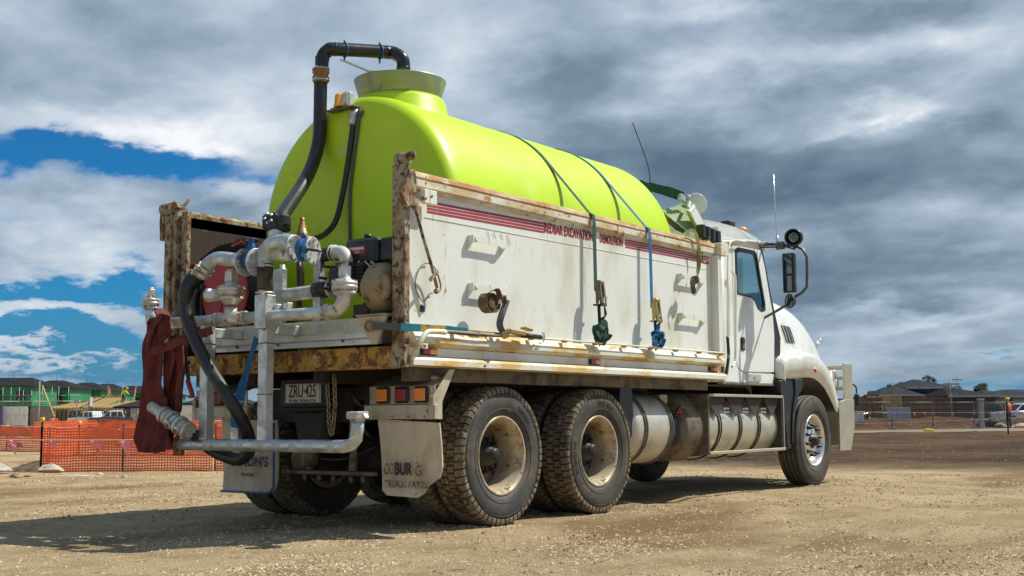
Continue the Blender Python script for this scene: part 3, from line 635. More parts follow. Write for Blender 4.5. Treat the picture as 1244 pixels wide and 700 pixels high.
# stripes and lettering
YS = -1.2235
def stripe(x0, x1, z0, z1, dz, name='stripe'):
    n = 4; h = (z1-z0)
    for i in range(n):
        a = z0+h*i/n; b = MB(); t_ = h/n*.74
        b.poly([(x0, YS, a), (x1, YS, a+dz), (x1, YS, a+dz+t_), (x0, YS, a+t_)], [(0, 1, 2, 3)]); TP(name, b, 'decal_red', tray_side)
stripe(-.90, .565, 2.252, 2.345, .028)
stripe(1.82, 3.28, 2.300, 2.384, .012)
text('lettering', 'REDBAR EXCAVATION', .108, (.925, YS-.001, 2.330), (1, 0, .012), (0, 0, 1), 'lettering_red', tray_side, sx=.665, bold=.0035)
text('lettering', 'DEMOLITION', .102, (1.585, YS-.001, 2.338), (1, 0, .012), (0, 0, 1), 'lettering_red', tray_side, sx=.62, bold=.0035)
b = MB(); b.poly([(3.285, YS, 2.305), (3.43, YS, 2.307), (3.43, YS, 2.39), (3.285, YS, 2.388)], [(0, 1, 2, 3)]); TP('badge', b, 'decal_red', tray_side)
mat('decal_cream', (.62, .58, .48), .5); text('lettering', 'GH', .062, (3.36, YS-.001, 2.347), (1, 0, 0), (0, 0, 1), 'decal_cream', tray_side, sx=1.3, bold=.002)
mat('sticker_yellow', (.75, .60, .03), .5)
b = MB(); b.poly([tuple(at(u, v, y=-1.2235)) for u, v in ((503, 378), (509, 378), (506, 370))], [(0, 1, 2)]); TP('warning_sticker', b, 'sticker_yellow', tray_side)
b = MB(); b.poly([tuple(at(u, v, y=-1.2235)) for u, v in ((510, 371), (516, 371), (516, 379), (510, 379))], [(0, 1, 2, 3)]); TP('warning_sticker', b, 'ink_black', tray_side)
text('lettering', 'WARNING', .022, at(510, 403, y=-1.2245), (1, 0, 0), (0, 0, 1), 'lettering_red', tray_side, sx=2.2)
# weld seam line above the panel and joint
b = MB(); b.tube([(-.93, -1.224, 2.215), (3.42, -1.224, 2.255)], .0025, 5); TP('weld_seam', b, 'body_white', tray_side)
for x in (-.2, -.12, -.03, .05):
    b = MB(); b.tube([(x, -1.228, 2.21), (x+.03, -1.230, 2.13)], .002, 5); TP('wire_tie', b, 'rusty_post', tray_side)
# side marker lamps
for x in (-.915, 1.24, 3.40):
    b = MB(); b.box(x-.085, x+.085, -1.262, -1.246, 1.243, 1.290, .003); L_ = TP('side_lamp', b, 'black_plastic')
    b = MB(); b.box(x-.078, x-.006, -1.277, -1.2625, 1.250, 1.284, .006); TP('lens', b, 'lamp_red', L_); b = MB(); b.box(x-.003, x+.078, -1.277, -1.2625, 1.250, 1.284, .006); TP('lens', b, 'lamp_amber', L_)
# climbing steps folded out of plate
def foot_step(x0, x1, z, sag):
    b = MB(); d = .050
    b.prism([(x0, z+.045), (x1, z+.045), (x1, z-.012), (x1-.05, z-.022), (x1-.10, z-.004), (x0+.06, z-.004), (x0, z-.012)], -1.223-d-.005, -1.223-d, 'y', bev=.001)
    for x in (x0, x1-.005): b.prism([(-1.223, z-.065), (-1.223, z+.045), (-1.223-d, z+.045), (-1.223-d, z-.012)], x, x+.005, 'x', bev=.001)
    b.box(x0+.02, x0+.05, -1.223-d-.012, -1.223-d-.006, z+.005, z+.03, .002)
    return TP('foot_step', b, 'body_white', label=None)
for a in ((-.44, -.03, 2.10, 0), (-.44, -.01, 1.745, 0), (2.76, 3.22, 2.11, 0), (2.76, 3.23, 1.735, 0)): foot_step(*a)
# rope rail with its gussets along the lower ledge
b = MB(); b.tube([(-1.15, -1.30, 1.20), (-1.13, -1.345, 1.30), (-1.06, -1.35, 1.385), (-.98, -1.35, 1.40), (-.85, -1.35, 1.402)], .019, 10, smooth_n=5); TP('rope_rail_end', b, 'ledge_white')
b = MB(); b.tube([(-.98, -1.35, 1.412), (3.50, -1.35, 1.425)], .0075, 8); rr_ = TP('rope_rail', b, 'ledge_white')
for i in range(10):
    x = -.70+i*.46; b = MB(); b.prism([(x-.022, 1.422), (x+.028, 1.422), (x+.008, 1.400), (x-.002, 1.400)], -1.345, -1.30, 'y', bev=.001); TP('gusset', b, 'rail_cap', rr_)
b = MB(); b.obox(at(516, 420.5, y=-1.33), (.06, .008, .035), .002); TP('maker_plate', b, 'body_white')
text('lettering', '20', .026, at(516, 420.5, y=-1.336), (1, 0, 0), (0, 0, 1), 'lettering_faded', T, sx=1.2, bold=.001)

# ---- tail lamp brackets and mud flaps
def lamp_bracket(s):
    def Y(y): return y*(-s)
    y0, y1 = (-.655, -1.272)
    def bx(mb, x0, x1, a, c, z0, z1, bv=0): mb.box(x0, x1, min(Y(a), Y(c)), max(Y(a), Y(c)), z0, z1, bv)
    b = MB(); bx(b, -.87, -.86, y0, y1, .905, 1.035, .002)
    b.poly([(-.87, Y(y0), 1.035), (-.87, Y(y1), 1.035), (-.58, Y(y1), 1.125), (-.58, Y(y0), 1.125)], [(0, 1, 2, 3)])
    b.poly([(-.868, Y(y0), 1.028), (-.868, Y(y1), 1.028), (-.58, Y(y1), 1.118), (-.58, Y(y0), 1.118)], [(3, 2, 1, 0)])
    br = TP('lamp_bracket', b, 'dusty_steel')
    b = MB(); bx(b, -.895, -.862, y0+.03, y1-.02, .800, .902, .003); TP('mounting_rail', b, 'dusty_steel', br)
    b = MB(); b.prism([(-.90, .80), (-.90, .96), (-.72, 1.15), (-.66, 1.15), (-.80, .92), (-.80, .80)], min(Y(-1.275), Y(-1.281)), max(Y(-1.275), Y(-1.281)), 'y'); b.prism([(-.90, .80), (-.90, .96), (-.885, .97), (-.885, .80)], min(Y(-1.275), Y(-1.245)), max(Y(-1.275), Y(-1.245)), 'y'); TP('end_plate', b, 'dusty_steel', br)
    for y, m_ in ((-.795, 'lamp_amber'), (-.975, 'lamp_red'), (-1.155, 'lamp_amber')):
        b = MB(); bx(b, -.892, -.871, y+.066, y-.066, .915, 1.030, .012); TP('lamp_surround', b, 'black_plastic', br)
        b = MB(); bx(b, -.902, -.893, y+.050, y-.050, .928, 1.017, .004)
        for i in range(5):
            for j in range(5): bx(b, -.907, -.9021, y+.045-i*.018, y+.031-i*.018, .933+j*.0165, .946+j*.0165, .002)
        TP('lamp_lens', b, m_, br)
    b = MB()
    for y in (-.72, -.90, -1.05, -1.20): b.lathe((-.896, Y(y), .82), (-1, 0, 0), [(0, .007), (.006, .006)], 6)
    TP('rivet', b, 'grimy_steel', br)
    b = MB(); b.sphere((-.72, Y(-1.13), 1.09), .04, 12, (1.2, 1.2, .55)); TP('marker_lamp', b, 'plate_cream', br)
    return br
lamp_bracket(1); lamp_bracket(-1)
def flap(name, poly, thick=.012, m='mudflap_rubber', curl=.02, x=-.855):
    """rubber sheet: outline in (y, z), gently curled"""
    b = MB(); b.prism(poly, 0, thick, 'x'); bmesh.ops.triangulate(b.bm, faces=b.bm.faces[:]); bmesh.ops.subdivide_edges(b.bm, edges=[e for e in b.bm.edges if e.calc_length() > .05], cuts=5, use_grid_fill=False)
    bmesh.ops.triangulate(b.bm, faces=b.bm.faces[:])
    ymid = sum(p[0] for p in poly)/len(poly)
    for v in b.bm.verts: v.co.x += x+curl*sin((v.co.z-.2)*5)+.35*curl*((v.co.y-ymid)/.3)**2
    return TP(name, b, m)
pf = yz([(457, 509), (532, 514), (533, 540), (534, 568), (531, 581), (523, 583), (517, 592), (513, 600), (506, 605), (468, 602), (462, 596), (461, 566), (459, 535)], -.86)
fr_ = flap('mudflap', pf); fr_['label'] = 'dusty pale right mud flap with worn lettering and torn corner'
def gxt(u, v): q = at(u, v, x=-.875); return q
text('lettering', 'CO', .112, gxt(472.5, 570.5), (0, -1, .0), (0, 0, 1), 'lettering_faded', fr_, sx=.62, bold=.002); text('lettering', 'BUR', .118, gxt(489.5, 570.5), (0, -1, .0), (0, 0, 1), 'lettering_black', fr_, sx=.72, bold=.0045)
text('lettering', 'G', .108, gxt(508.5, 572.5), (0, -1, 0), (.1, 0, 1), 'lettering_faded', fr_, sx=.85, bold=.002)
text('lettering', 'TRUCK PARTS', .070, gxt(493, 589), (0, -1, .0), (0, 0, 1), 'lettering_faded', fr_, sx=.90, bold=.002)
pl = [(.985, .80), (.34, .80), (.335, .34), (.345, .28), (.38, .245), (.43, .232), (.955, .232), (.965, .40), (.99, .56)]
fl_ = flap('mudflap', pl); fl_['label'] = 'left mud flap with blue edging and half hidden lettering'
text('lettering', "DIXON'S", .105, at(303, 561.5, x=-.885), (0, -1, 0), (0, 0, 1), 'lettering_blue', fl_, sx=1.03, bold=.0035)
text('lettering', 'TRUCKS', .034, at(300, 577, x=-.885), (0, -1, 0), (0, 0, 1), 'lettering_black', fl_, sx=1.2, bold=.001)
b = MB(); b.tube([(-.872, .343, .78), (-.870, .341, .40), (-.862, .349, .29), (-.860, .385, .25), (-.860, .43, .238), (-.862, .955, .238)], .010, 6); TP('flap_edging', b, 'trim_blue', fl_)
# ---- number plate on its bracket
pc = at(368, 478, x=-.98)
pw, ph = (at(347, 478, x=-.98)-at(390, 478, x=-.98)).length, (at(368, 466.5, x=-.98)-at(368, 490, x=-.98)).length
b = MB(); b.box(-.975, -.955, pc.y-pw*.66, pc.y+pw*.66, pc.z-ph*.72, pc.z+ph*.75, .006); b.box(-1.01, -.90, pc.y-pw*.72, pc.y+pw*.78, pc.z-ph*.88, pc.z-ph*.76, .003); br = TP('plate_bracket', b, 'black_plastic')
b = MB(); b.box(-.985, -.9755, pc.y-pw/2, pc.y+pw/2, pc.z-ph/2, pc.z+ph/2, .002); np_ = TP('number_plate', b, 'plate_cream', br)
b = MB(); x = -.9855
for (y0, y1, z0, z1) in ((-pw*.485, pw*.485, ph*.475, ph*.46), (-pw*.485, pw*.485, -ph*.46, -ph*.475), (pw*.475, pw*.485, -ph*.47, ph*.47), (-pw*.485, -pw*.475, -ph*.47, ph*.47)): b.poly([(x, pc.y+y0, pc.z+z0), (x, pc.y+y1, pc.z+z0), (x, pc.y+y1, pc.z+z1), (x, pc.y+y0, pc.z+z1)], [(0, 1, 2, 3)])
o = TP('plate_border', b, 'ink_black', br)
text('lettering', 'ZRU\u00b7425', ph*.92, (-.9862, pc.y, pc.z+ph*.08), (0, -1, 0), (0, 0, 1), 'ink_black', br, sx=.62, bold=.001, spacing=.95)
text('lettering', 'VICTORIA - THE PLACE TO BE', ph*.19, (-.9862, pc.y, pc.z-ph*.385), (0, -1, 0), (0, 0, 1), 'ink_black', br, sx=.78)
b = MB(); b.prism([(pc.y+.16, .86), (pc.y-.16, .86), (pc.y-.11, .58), (pc.y+.09, .58)], -.93, -.80, 'x', bev=.01); TP('tow_box', b, 'chassis_black')
b = MB(); b.lathe((-1.0, pc.y+.02, .52), (1, 0, 0), [(0, .075), (.14, .075)], 20); b.box(-1.03, -.99, pc.y-.06, pc.y+.06, .44, .62, .01); TP('tow_coupling', b, 'grimy_steel')
b = MB(); b.box(-.80, -.74, -.62, .34, .388, .418, .004)
for y in (-.5, -.38, -.2, -.05, .1, .28): b.lathe((-.77, y, .385), (0, 0, -1), [(0, .018), (.05, .014)], 8)
TP('tow_bar', b, 'grimy_steel')
for y in (-.40, .05): b = MB(); b.box(-.79, -.75, y-.025, y+.025, .42, .80, .004); TP('bar_hanger', b, 'grimy_steel')
b = MB(); b.box(-.74, -.70, -.55, .55, .78, 1.04, .005); TP('end_crossmember', b, 'chassis_black')
# clutter of hoses behind the cross member
for pts in ([(-.7, -.45, .96), (-.85, -.52, .85), (-.8, -.56, .7), (-.6, -.5, .65)], [(-.72, -.38, .9), (-.9, -.55, .82), (-.86, -.62, .78)], [(-.7, .1, .7), (-.85, .0, .55), (-.7, -.2, .5), (-.5, -.4, .6)], [(-.7, -.3, 1.0), (-.88, -.48, 1.0), (-.86, -.56, .9), (-.7, -.6, .9)]):
    b = MB(); b.tube(pts, .013, 8, smooth_n=6); TP('air_line', b, 'hose_black')
b = MB(); b.box(-.86, -.84, -.525, -.475, .775, .825, .006); TP('reflector', b, 'lamp_red')
# safety chains as real links
def chain(name, pts, parent, r=.0065, pitch=.040, m='grimy_steel'):
    P_ = catmull([Vector(p) for p in pts], 12); L_ = [0]
    for a, c in zip(P_, P_[1:]): L_.append(L_[-1]+(c-a).length)
    n = int(L_[-1]/pitch); b = MB()
    for i in range(n):
        s_ = (i+.5)*pitch; j = max(k for k in range(len(L_)) if L_[k] <= s_); j = min(j, len(P_)-2); p = P_[j]+(P_[j+1]-P_[j])*((s_-L_[j])/(L_[j+1]-L_[j])); d = (P_[j+1]-P_[j]).normalized()
        q = Vector((0, 1, 0)) if i % 2 else Vector((1, 0, 0)); q = (q-d*q.dot(d)).normalized()
        hw, hl = .014, .024; loop = []
        for k in range(12):
            a = 2*pi*k/12; loop.append(p+d*(cos(a)*hl)+q*(sin(a)*hw))
        loop.append(loop[0]); b.tube(loop, r, 5, caps=False)
    o = build(name, b, m, parent); return o
chain('safety_chain', [tuple(p) for p in Lx([(397, 455), (399, 490), (400, 515), (402, 530)], -1.02)], T, m='pump_bronze')
chain('safety_chain', [tuple(p) for p in Lx([(406, 455), (407, 490), (405, 515), (403, 530)], -1.03)], T, m='pump_bronze')
# ---- cab
YC = 1.08
def ringplate(mb, outer, inner, y0, y1):
    """plate in the x-z plane with a hole; outer/inner star-shaped about the hole's centre"""
    cx = sum(p[0] for p in inner)/len(inner); cz = sum(p[1] for p in inner)/len(inner)
    def hit(poly, a):
        d = (cos(a), sin(a)); best = None
        for (x1, z1), (x2, z2) in zip(poly, poly[1:]+poly[:1]):
            ex, ez = x2-x1, z2-z1; den = d[0]*ez-d[1]*ex
            if abs(den) < 1e-9: continue
            t = ((x1-cx)*ez-(z1-cz)*ex)/den; s = ((x1-cx)*d[1]-(z1-cz)*d[0])/den
            if t > 0 and -1e-6 <= s <= 1+1e-6 and (best is None or t > best): best = t
        return (cx+d[0]*best, cz+d[1]*best)
    A = sorted({round(atan2(z-cz, x-cx), 5) for x, z in outer+inner} | {round(-pi+2*pi*k/48+.001, 5) for k in range(48)})
    O, I = [hit(outer, a) for a in A], [hit(inner, a) for a in A]; n = len(A)
    V = [[mb.bm.verts.new((p[0], y, p[1])) for p in L] for y in (y0, y1) for L in (O, I)]
    fs = []
    for k in range(n):
        j = (k+1) % n
        for a, c in ((0, 1), (2, 3), (0, 2), (1, 3)): fs.append(mb.bm.faces.new((V[a][k], V[a][j], V[c][j], V[c][k])))
    mb._fin(fs)
door_o = [(4.255, 2.615), (4.97, 2.640), (5.06, 2.47), (5.15, 2.20), (5.235, 1.98), (5.27, 1.70), (5.235, 1.285), (4.46, 1.272), (4.34, 1.31), (4.265, 1.39)]
win_o = [(4.335, 2.555), (4.40, 2.585), (4.80, 2.590), (4.86, 2.56), (4.935, 2.33), (5.035, 2.04), (5.030, 1.975), (4.93, 1.955), (4.84, 1.985), (4.77, 2.06), (4.70, 2.085), (4.36, 2.10), (4.335, 2.125)]
def shrink(p, d):
    cx = sum(q[0] for q in p)/len(p); cz = sum(q[1] for q in p)/len(p); return [(cx+(x-cx)*d, cz+(z-cz)*d) for x, z in p]
for s in (-1, 1):
    ya, yb = sorted((s*YC, s*(YC-.03)))
    b = MB(); ringplate(b, shrink(door_o, .990), shrink(win_o, 1.03), ya, yb); door = TP('door', b, 'cab_white')
    b = MB(); ringplate(b, shrink(win_o, 1.045), shrink(win_o, .925), *sorted((s*(YC+.004), s*(YC-.02)))); TP('window_seal', b, 'black_plastic', door)
    b = MB(); b.prism(shrink(win_o, .95), *sorted((s*(YC-.010), s*(YC-.014))), 'y'); TP('window_glass', b, 'cab_glass', door)
    if s < 0:
        b = MB(); b.box(4.40, 4.49, -YC-.012, -YC-.001, 1.50, 1.64, .008); TP('door_handle', b, 'black_plastic', door)
        b = MB(); b.obox((4.445, -YC-.018, 1.60), (.06, .012, .03), .004); b.box(4.41, 4.48, -YC-.016, -YC-.0125, 1.515, 1.575, .002); TP('handle_grip', b, 'grimy_steel', door)
    # side frame behind the door, over it and under it
    b = MB(); b.prism([(4.02, 1.16), (4.02, 2.62), (4.18, 2.70), (4.95, 2.72), (5.03, 2.70), (5.10, 2.52), (5.20, 2.24), (5.30, 2.0), (5.40, 1.72), (5.30, 1.17)], *sorted((s*(YC-.034), s*(YC-.06))), 'y')
    # hole for the window
    bmesh.ops.delete(b.bm, geom=b.bm.verts[:], context='VERTS')
    ringplate(b, [(4.02, 1.16), (4.02, 2.62), (4.18, 2.70), (4.95, 2.72), (5.03, 2.70), (5.10, 2.52), (5.20, 2.24), (5.30, 2.0), (5.40, 1.72), (5.30, 1.17)], shrink(win_o, 1.05), *sorted((s*(YC-.034), s*(YC-.05)))); TP('cab_side', b, 'cab_white')
    b = MB(); b.prism([(4.02, 1.16), (4.02, 2.60), (4.245, 2.625), (4.247, 1.40), (4.33, 1.295), (4.46, 1.255), (5.24, 1.268), (5.225, 1.16)], *sorted((s*(YC-.002), s*(YC-.033))), 'y', bev=.004); TP('cab_corner_panel', b, 'cab_white')
    b = MB(); b.prism([(5.245, 1.27), (5.285, 1.70), (5.25, 1.99), (5.165, 2.22), (5.075, 2.48), (4.99, 2.65), (5.035, 2.66), (5.13, 2.44), (5.22, 2.19), (5.32, 1.97), (5.46, 1.68), (5.40, 1.20), (5.24, 1.16)], *sorted((s*(YC-.012), s*(YC-.05))), 'y'); TP('door_pillar', b, 'black_plastic')
# roof: crowned shell
def roof_mesh():
    b = MB(); nx, ny = 22, 26; V = []
    for i in range(nx+1):
        u = i/nx; x = 3.985+u*1.22; row = []
        for j in range(ny+1):
            v = -1+2*j/ny; y = v*(YC-.01)
            fx = (min(1, u/.16)**.55)*.94 if u < .16 else .94+.06*sin(min(1, (u-.16)/.4)*pi/2)
            if u > .72: fx *= 1-((u-.72)/.28)**2*.62
            edge = 2.615+.075*min(1, u/.5) if u < .5 else 2.69+.02*(u-.5)
            z = edge+.335*fx*max(0, 1-abs(v)**2.4)**.62*(1-.0*u)
            if abs(y) < .25 and .2 < u < .9: z -= .012
            row.append(b.bm.verts.new((x-.10*(1-v*v)*0, y, z)))
        V.append(row)
    fs = [b.bm.faces.new((V[i][j], V[i+1][j], V[i+1][j+1], V[i][j+1])) for i in range(nx) for j in range(ny)]
    b._fin(fs, True); bmesh.ops.solidify(b.bm, geom=b.bm.faces[:]+b.bm.edges[:]+b.bm.verts[:], thickness=.02); return b
TP('roof', roof_mesh(), 'cab_white')
b = MB()
for s in (-1, 1): b.tube([(3.99, s*(YC+.006), 2.612), (4.3, s*(YC+.008), 2.655), (4.7, s*(YC+.008), 2.70), (5.02, s*(YC+.004), 2.705), (5.10, s*(YC-.02), 2.64)], .016, 8, smooth_n=5)
gut = TP('rain_gutter', b, 'cab_white'); gut['kind'] = 'stuff'
b = MB(); b.box(4.0, 4.02, -1.05, 1.05, 1.16, 2.78, .004); b.box(3.985, 4.0, -.45, .45, 2.05, 2.5, .01); TP('cab_back', b, 'cab_white')
b = MB(); b.box(4.03, 5.35, -1.04, 1.04, 1.17, 1.22, .004); TP('cab_floor', b, 'interior_dark')
b = MB(); b.prism([(4.98, 1.3), (4.88, 2.08), (5.02, 2.17), (5.30, 2.08), (5.38, 1.3)], -1.02, 1.02, 'y'); TP('dashboard', b, 'interior_dark')
for s in (-1, 1):
    b = MB(); b.box(4.12, 4.62, s*.52-.26, s*.52+.26, 1.50, 1.66, .05); b.obox((4.20, s*.52, 2.02), (.12, .50, .80), .05, axis=(1, 0, -.12)); b.obox((4.14, s*.52, 2.47), (.10, .28, .16), .04); TP('seat', b, 'interior_dark')
b = MB(); b.torus((4.78, -.52, 2.17), (-.8, 0, 1), .225, .018, 32); b.bar((4.79, -.74, 2.17), (4.79, -.30, 2.17), .02, .02); b.bar((4.79, -.52, 2.17), (4.93, -.52, 2.05), .05, .05); TP('steering_wheel', b, 'black_plastic')
# windscreen and its surround
b = MB(); n = 16
def ws(v, k): y = v*1.03; x0 = 5.14-.07*v*v; x1 = 5.52-.13*v*v; return (x0+(x1-x0)*k, y, 2.66+(1.98-2.66)*k+.18*(1-v*v)*(1-k))
V = [[b.bm.verts.new(ws(-1+2*i/n, k/4)) for k in range(5)] for i in range(n+1)]
b._fin([b.bm.faces.new((V[i][k], V[i+1][k], V[i+1][k+1], V[i][k+1])) for i in range(n) for k in range(4)], True); TP('windscreen', b, 'cab_glass')
# bonnet: lofted sections
def loft(mb, secs, smooth=True, cap0=True, cap1=True):
    R_ = [[mb.bm.verts.new(p) for p in s_] for s_ in secs]; n = len(R_[0])
    mb._fin([mb.bm.faces.new((A[k], A[k+1], B[k+1], B[k])) for A, B in zip(R_, R_[1:]) for k in range(n-1)], smooth)
    if cap0: mb._fin([mb.bm.faces.new(R_[0][::-1])])
    if cap1: mb._fin([mb.bm.faces.new(R_[-1])])
def bsec(x, w, zt, zb, n=.52, xd=0, N=40):
    out = []
    for k in range(N+1):
        th = pi*k/N; c, s_ = cos(th), sin(th); out.append((x-xd*abs(c)**3, -w*(1 if c > 0 else -1)*abs(c)**n, zb+(zt-zb)*abs(s_)**n))
    return out
keys = [(5.36, 1.02, 2.17, 1.20), (5.60, 1.01, 2.215, 1.25), (6.0, .98, 2.235, 1.25), (6.4, .94, 2.205, 1.22), (6.75, .90, 2.13, 1.15), (7.05, .865, 2.01, 1.0), (7.25, .84, 1.87, .95), (7.40, .82, 1.66, .92), (7.46, .80, 1.35, .92)]
secs = []
KP = catmull([Vector((k[0], k[1], k[2])) for k in keys], 5); KZ = catmull([Vector((k[3], 0, 0)) for k in keys], 5)
for a, z_ in zip(KP, KZ): secs.append(bsec(a.x, a.y, a.z, z_.x))
b = MB(); loft(b, secs); TP('bonnet', b, 'cab_white')
# wing (fender) with wheel arch, right and left
for s in (-1, 1):
    outer = [(5.29, 1.22), (5.285, 1.36), (5.31, 1.43), (5.42, 1.475), (5.60, 1.50), (5.75, 1.49), (5.88, 1.525), (6.05, 1.545), (6.22, 1.53), (6.40, 1.48), (6.57, 1.395), (6.72, 1.27), (6.83, 1.12), (6.89, .97), (6.90, .93)]
    inner = [(5.32, 1.215), (5.36, 1.22), (5.44, 1.222), (5.54, 1.225), (5.66, 1.227), (5.76, 1.235), (5.88, 1.245), (6.02, 1.248), (6.16, 1.24), (6.31, 1.20), (6.46, 1.135), (6.60, 1.03), (6.72, .93), (6.79, .86), (6.85, .85)]
    rows = [(inner, 1.10, 0), (inner, 1.168, .0), (outer, 1.176, -.055), (outer, 1.168, -.028), (outer, 1.14, -.006), (outer, 1.06, .012), (outer, .92, .045), (outer, .80, .10), (outer, .68, .14)]
    cx, cz = 6.0, .6; b = MB(); S_ = []
    for L_, y, g_ in rows:
        S_.append([(x+(x-cx)*0+(g_*(x-cx)/((abs(x-cx)+abs(z-cz)))), s*y, z+g_*(z-cz)/(abs(x-cx)+abs(z-cz))*1.3) for x, z in [tuple(q) for q in L_]])
    loft(b, S_, cap0=False, cap1=False); TP('wing', b, 'cab_white')
    b = MB(); arch = inner[3:]; b2 = [(x, z) for x, z in arch]
    loft(b, [[(x, s*1.165, z-.004) for x, z in b2], [(x, s*.62, z-.004) for x, z in b2]], cap0=False, cap1=False); TP('arch_liner', b, 'black_plastic')
    b = MB(); b.prism([(5.20, 1.20), (5.50, 1.215), (5.78, 1.222), (5.785, 1.14), (5.66, 1.06), (5.56, .90), (5.50, .72), (5.47, .44), (5.36, .43), (5.34, .72), (5.26, .95)], *sorted((s*1.155, s*.80)), 'y', bev=.012); TP('mudguard', b, 'black_plastic')
    b = MB(); b.prism([(5.58, 1.218), (5.80, 1.226), (5.80, 1.12), (5.68, 1.05), (5.585, .90), (5.53, .74), (5.50, .50), (5.46, .50), (5.48, .75), (5.53, .93), (5.60, 1.08)], *sorted((s*1.172, s*1.157)), 'y', bev=.004); TP('arch_lip', b, 'black_plastic')
b = MB(); b.sphere((6.19, -1.165, 1.335), .042, 14, (1.15, .5, .85)); TP('side_repeater', b, 'lamp_amber')
b = MB(); b.sphere((6.17, -1.172, 1.335), .026, 10, (1, .6, .9)); TP('side_repeater', b, 'lamp_red')
# louvred vent in the bonnet side, right
for s in (-1, 1):
    q = xz([(951, 394.5), (963.5, 397), (967.5, 417.5), (955, 416)], -.99)
    def yb(x, z): 
        w = 1.02+(.94-1.02)*(x-5.36)/(6.4-5.36); t_ = (z-1.24)/(2.225-1.24); return w*(1-max(0, min(.99, t_))**(2/.52))**.26
    def onside(x, z, o_=.006): return (x, s*(yb(x, z)+o_), z)
    b = MB(); G_ = lambda u, v, o_: onside(q[0][0]*(1-u)*(1-v)+q[1][0]*u*(1-v)+q[2][0]*u*v+q[3][0]*(1-u)*v, q[0][1]*(1-u)*(1-v)+q[1][1]*u*(1-v)+q[2][1]*u*v+q[3][1]*(1-u)*v, o_)
    n = 8
    V = [[b.bm.verts.new(G_(i/n, j/n, .018)) for j in range(n+1)] for i in range(n+1)]
    b._fin([b.bm.faces.new((V[i][j], V[i+1][j], V[i+1][j+1], V[i][j+1])) for i in range(n) for j in range(n)]); vent = TP('bonnet_vent', b, 'interior_dark')
    for u0, u1 in ((-.05, .01), (.31, .355), (.645, .69), (.98, 1.04)):
        b = MB(); V = [[b.bm.verts.new(G_(u0+(u1-u0)*i, j/n, .034)) for j in range(n+1)] for i in (0, 1)]
        b._fin([b.bm.faces.new((V[0][j], V[1][j], V[1][j+1], V[0][j+1])) for j in range(n)]); bmesh.ops.solidify(b.bm, geom=b.bm.faces[:]+b.bm.edges[:]+b.bm.verts[:], thickness=.012); TP('louvre_bar', b, 'cab_white', vent)
b = MB(); b.tube([(5.42, -1.0, 1.20), (5.46, -.995, 1.55), (5.42, -.985, 1.85), (5.38, -.96, 2.05)], .012, 8); TP('bonnet_seal', b, 'black_plastic')
b = MB(); b.obox((5.40, -1.05, 1.60), (.05, .03, .12), .008); b.tube([(5.40, -1.06, 1.52), (5.43, -1.065, 1.62), (5.46, -1.05, 1.72)], .010, 6); TP('bonnet_latch', b, 'grimy_steel')
b = MB(); b.cyl((7.20, -.74, 1.62), (7.20, -.80, 1.70), .012, 8); b.sphere((7.20, -.82, 1.73), .035, 10, (.6, 1, 1.2)); TP('bonnet_mirror', b, 'chrome')
b = MB(); b.prism([(7.465, .95), (7.49, .95), (7.49, 1.55), (7.465, 1.55)], -.60, .60, 'y', bev=.01); TP('grille', b, 'chrome')
# bull bar
b = MB(); b.prism([(6.86, .385), (7.22, .385), (7.36, .66), (7.37, 1.00), (7.05, 1.00), (7.0, .975), (6.87, .975)], -1.18, -1.155, 'y', bev=.003); bull = TP('bullbar', b, 'bullbar_alloy')
for s in (-1, 1):
    if s > 0: b = MB(); b.prism([(6.86, .385), (7.22, .385), (7.36, .66), (7.37, 1.00), (7.05, 1.00), (7.0, .975), (6.87, .975)], 1.155, 1.18, 'y', bev=.003); TP('bullbar_wing', b, 'bullbar_alloy', bull)
    b = MB(); b.box(7.10, 7.37, s*1.155-.012, s*1.155+.012, 1.0, 1.445, .004); TP('bullbar_upright', b, 'bullbar_alloy', bull)
b = MB(); b.box(7.50, 7.55, -1.06, 1.06, .42, .98, .02); TP('bullbar_channel', b, 'bullbar_alloy', bull)
for z in (1.15, 1.28, 1.41): b = MB(); b.tube([(7.2, -1.14, z), (7.40, -1.12, z), (7.52, -.95, z), (7.52, .95, z), (7.40, 1.12, z), (7.2, 1.14, z)], .025, 12); TP('bullbar_tube', b, 'bullbar_alloy', bull)
b = MB(); b.prism([(6.99, 1.045), (7.09, 1.045), (7.09, 1.372), (6.99, 1.36)], -1.08, -.86, 'y', bev=.02); b.cyl((7.04, -1.08, 1.2), (7.04, -1.1, 1.2), .05, 12); TP('headlamp', b, 'chrome')
# ---- mirror assembly on the right door
mat('arm_steel', (.10, .10, .09), .4, .6, [((.20, .17, .12), 20, .55, .7)])
XM = 5.02
def V3(u, v, x=XM): return at(u, v, x=x)
b = MB(); b.tube([V3(916, 297), V3(930, 297.5), V3(948, 297), V3(966, 299), V3(975, 303), V3(980, 312), V3(980.5, 333), V3(980, 349), V3(974, 356), V3(965, 361), V3(955, 371), V3(940, 380), V3(925, 388)], .015, 10); b.tube([V3(918, 300.5), V3(935, 300.5), V3(955, 300), V3(966, 303)], .010, 8); b.box(5.0, 5.04, V3(948, 299).y-.05, V3(948, 299).y+.05, V3(948, 301).z-.02, V3(948, 296).z+.02, .006); arm = TP('mirror_arm', b, 'arm_steel')
b = MB(); b.tube([V3(893, 293, 4.5), V3(915, 294, 4.9), V3(950, 296.5)], .007, 8); TP('mirror_stay', b, 'arm_steel', arm)
b = MB(); b.obox(V3(924, 388.5), (.10, .05, .045), .006); b.obox(V3(916, 298), (.08, .05, .05), .006); TP('arm_bracket', b, 'arm_steel', arm)
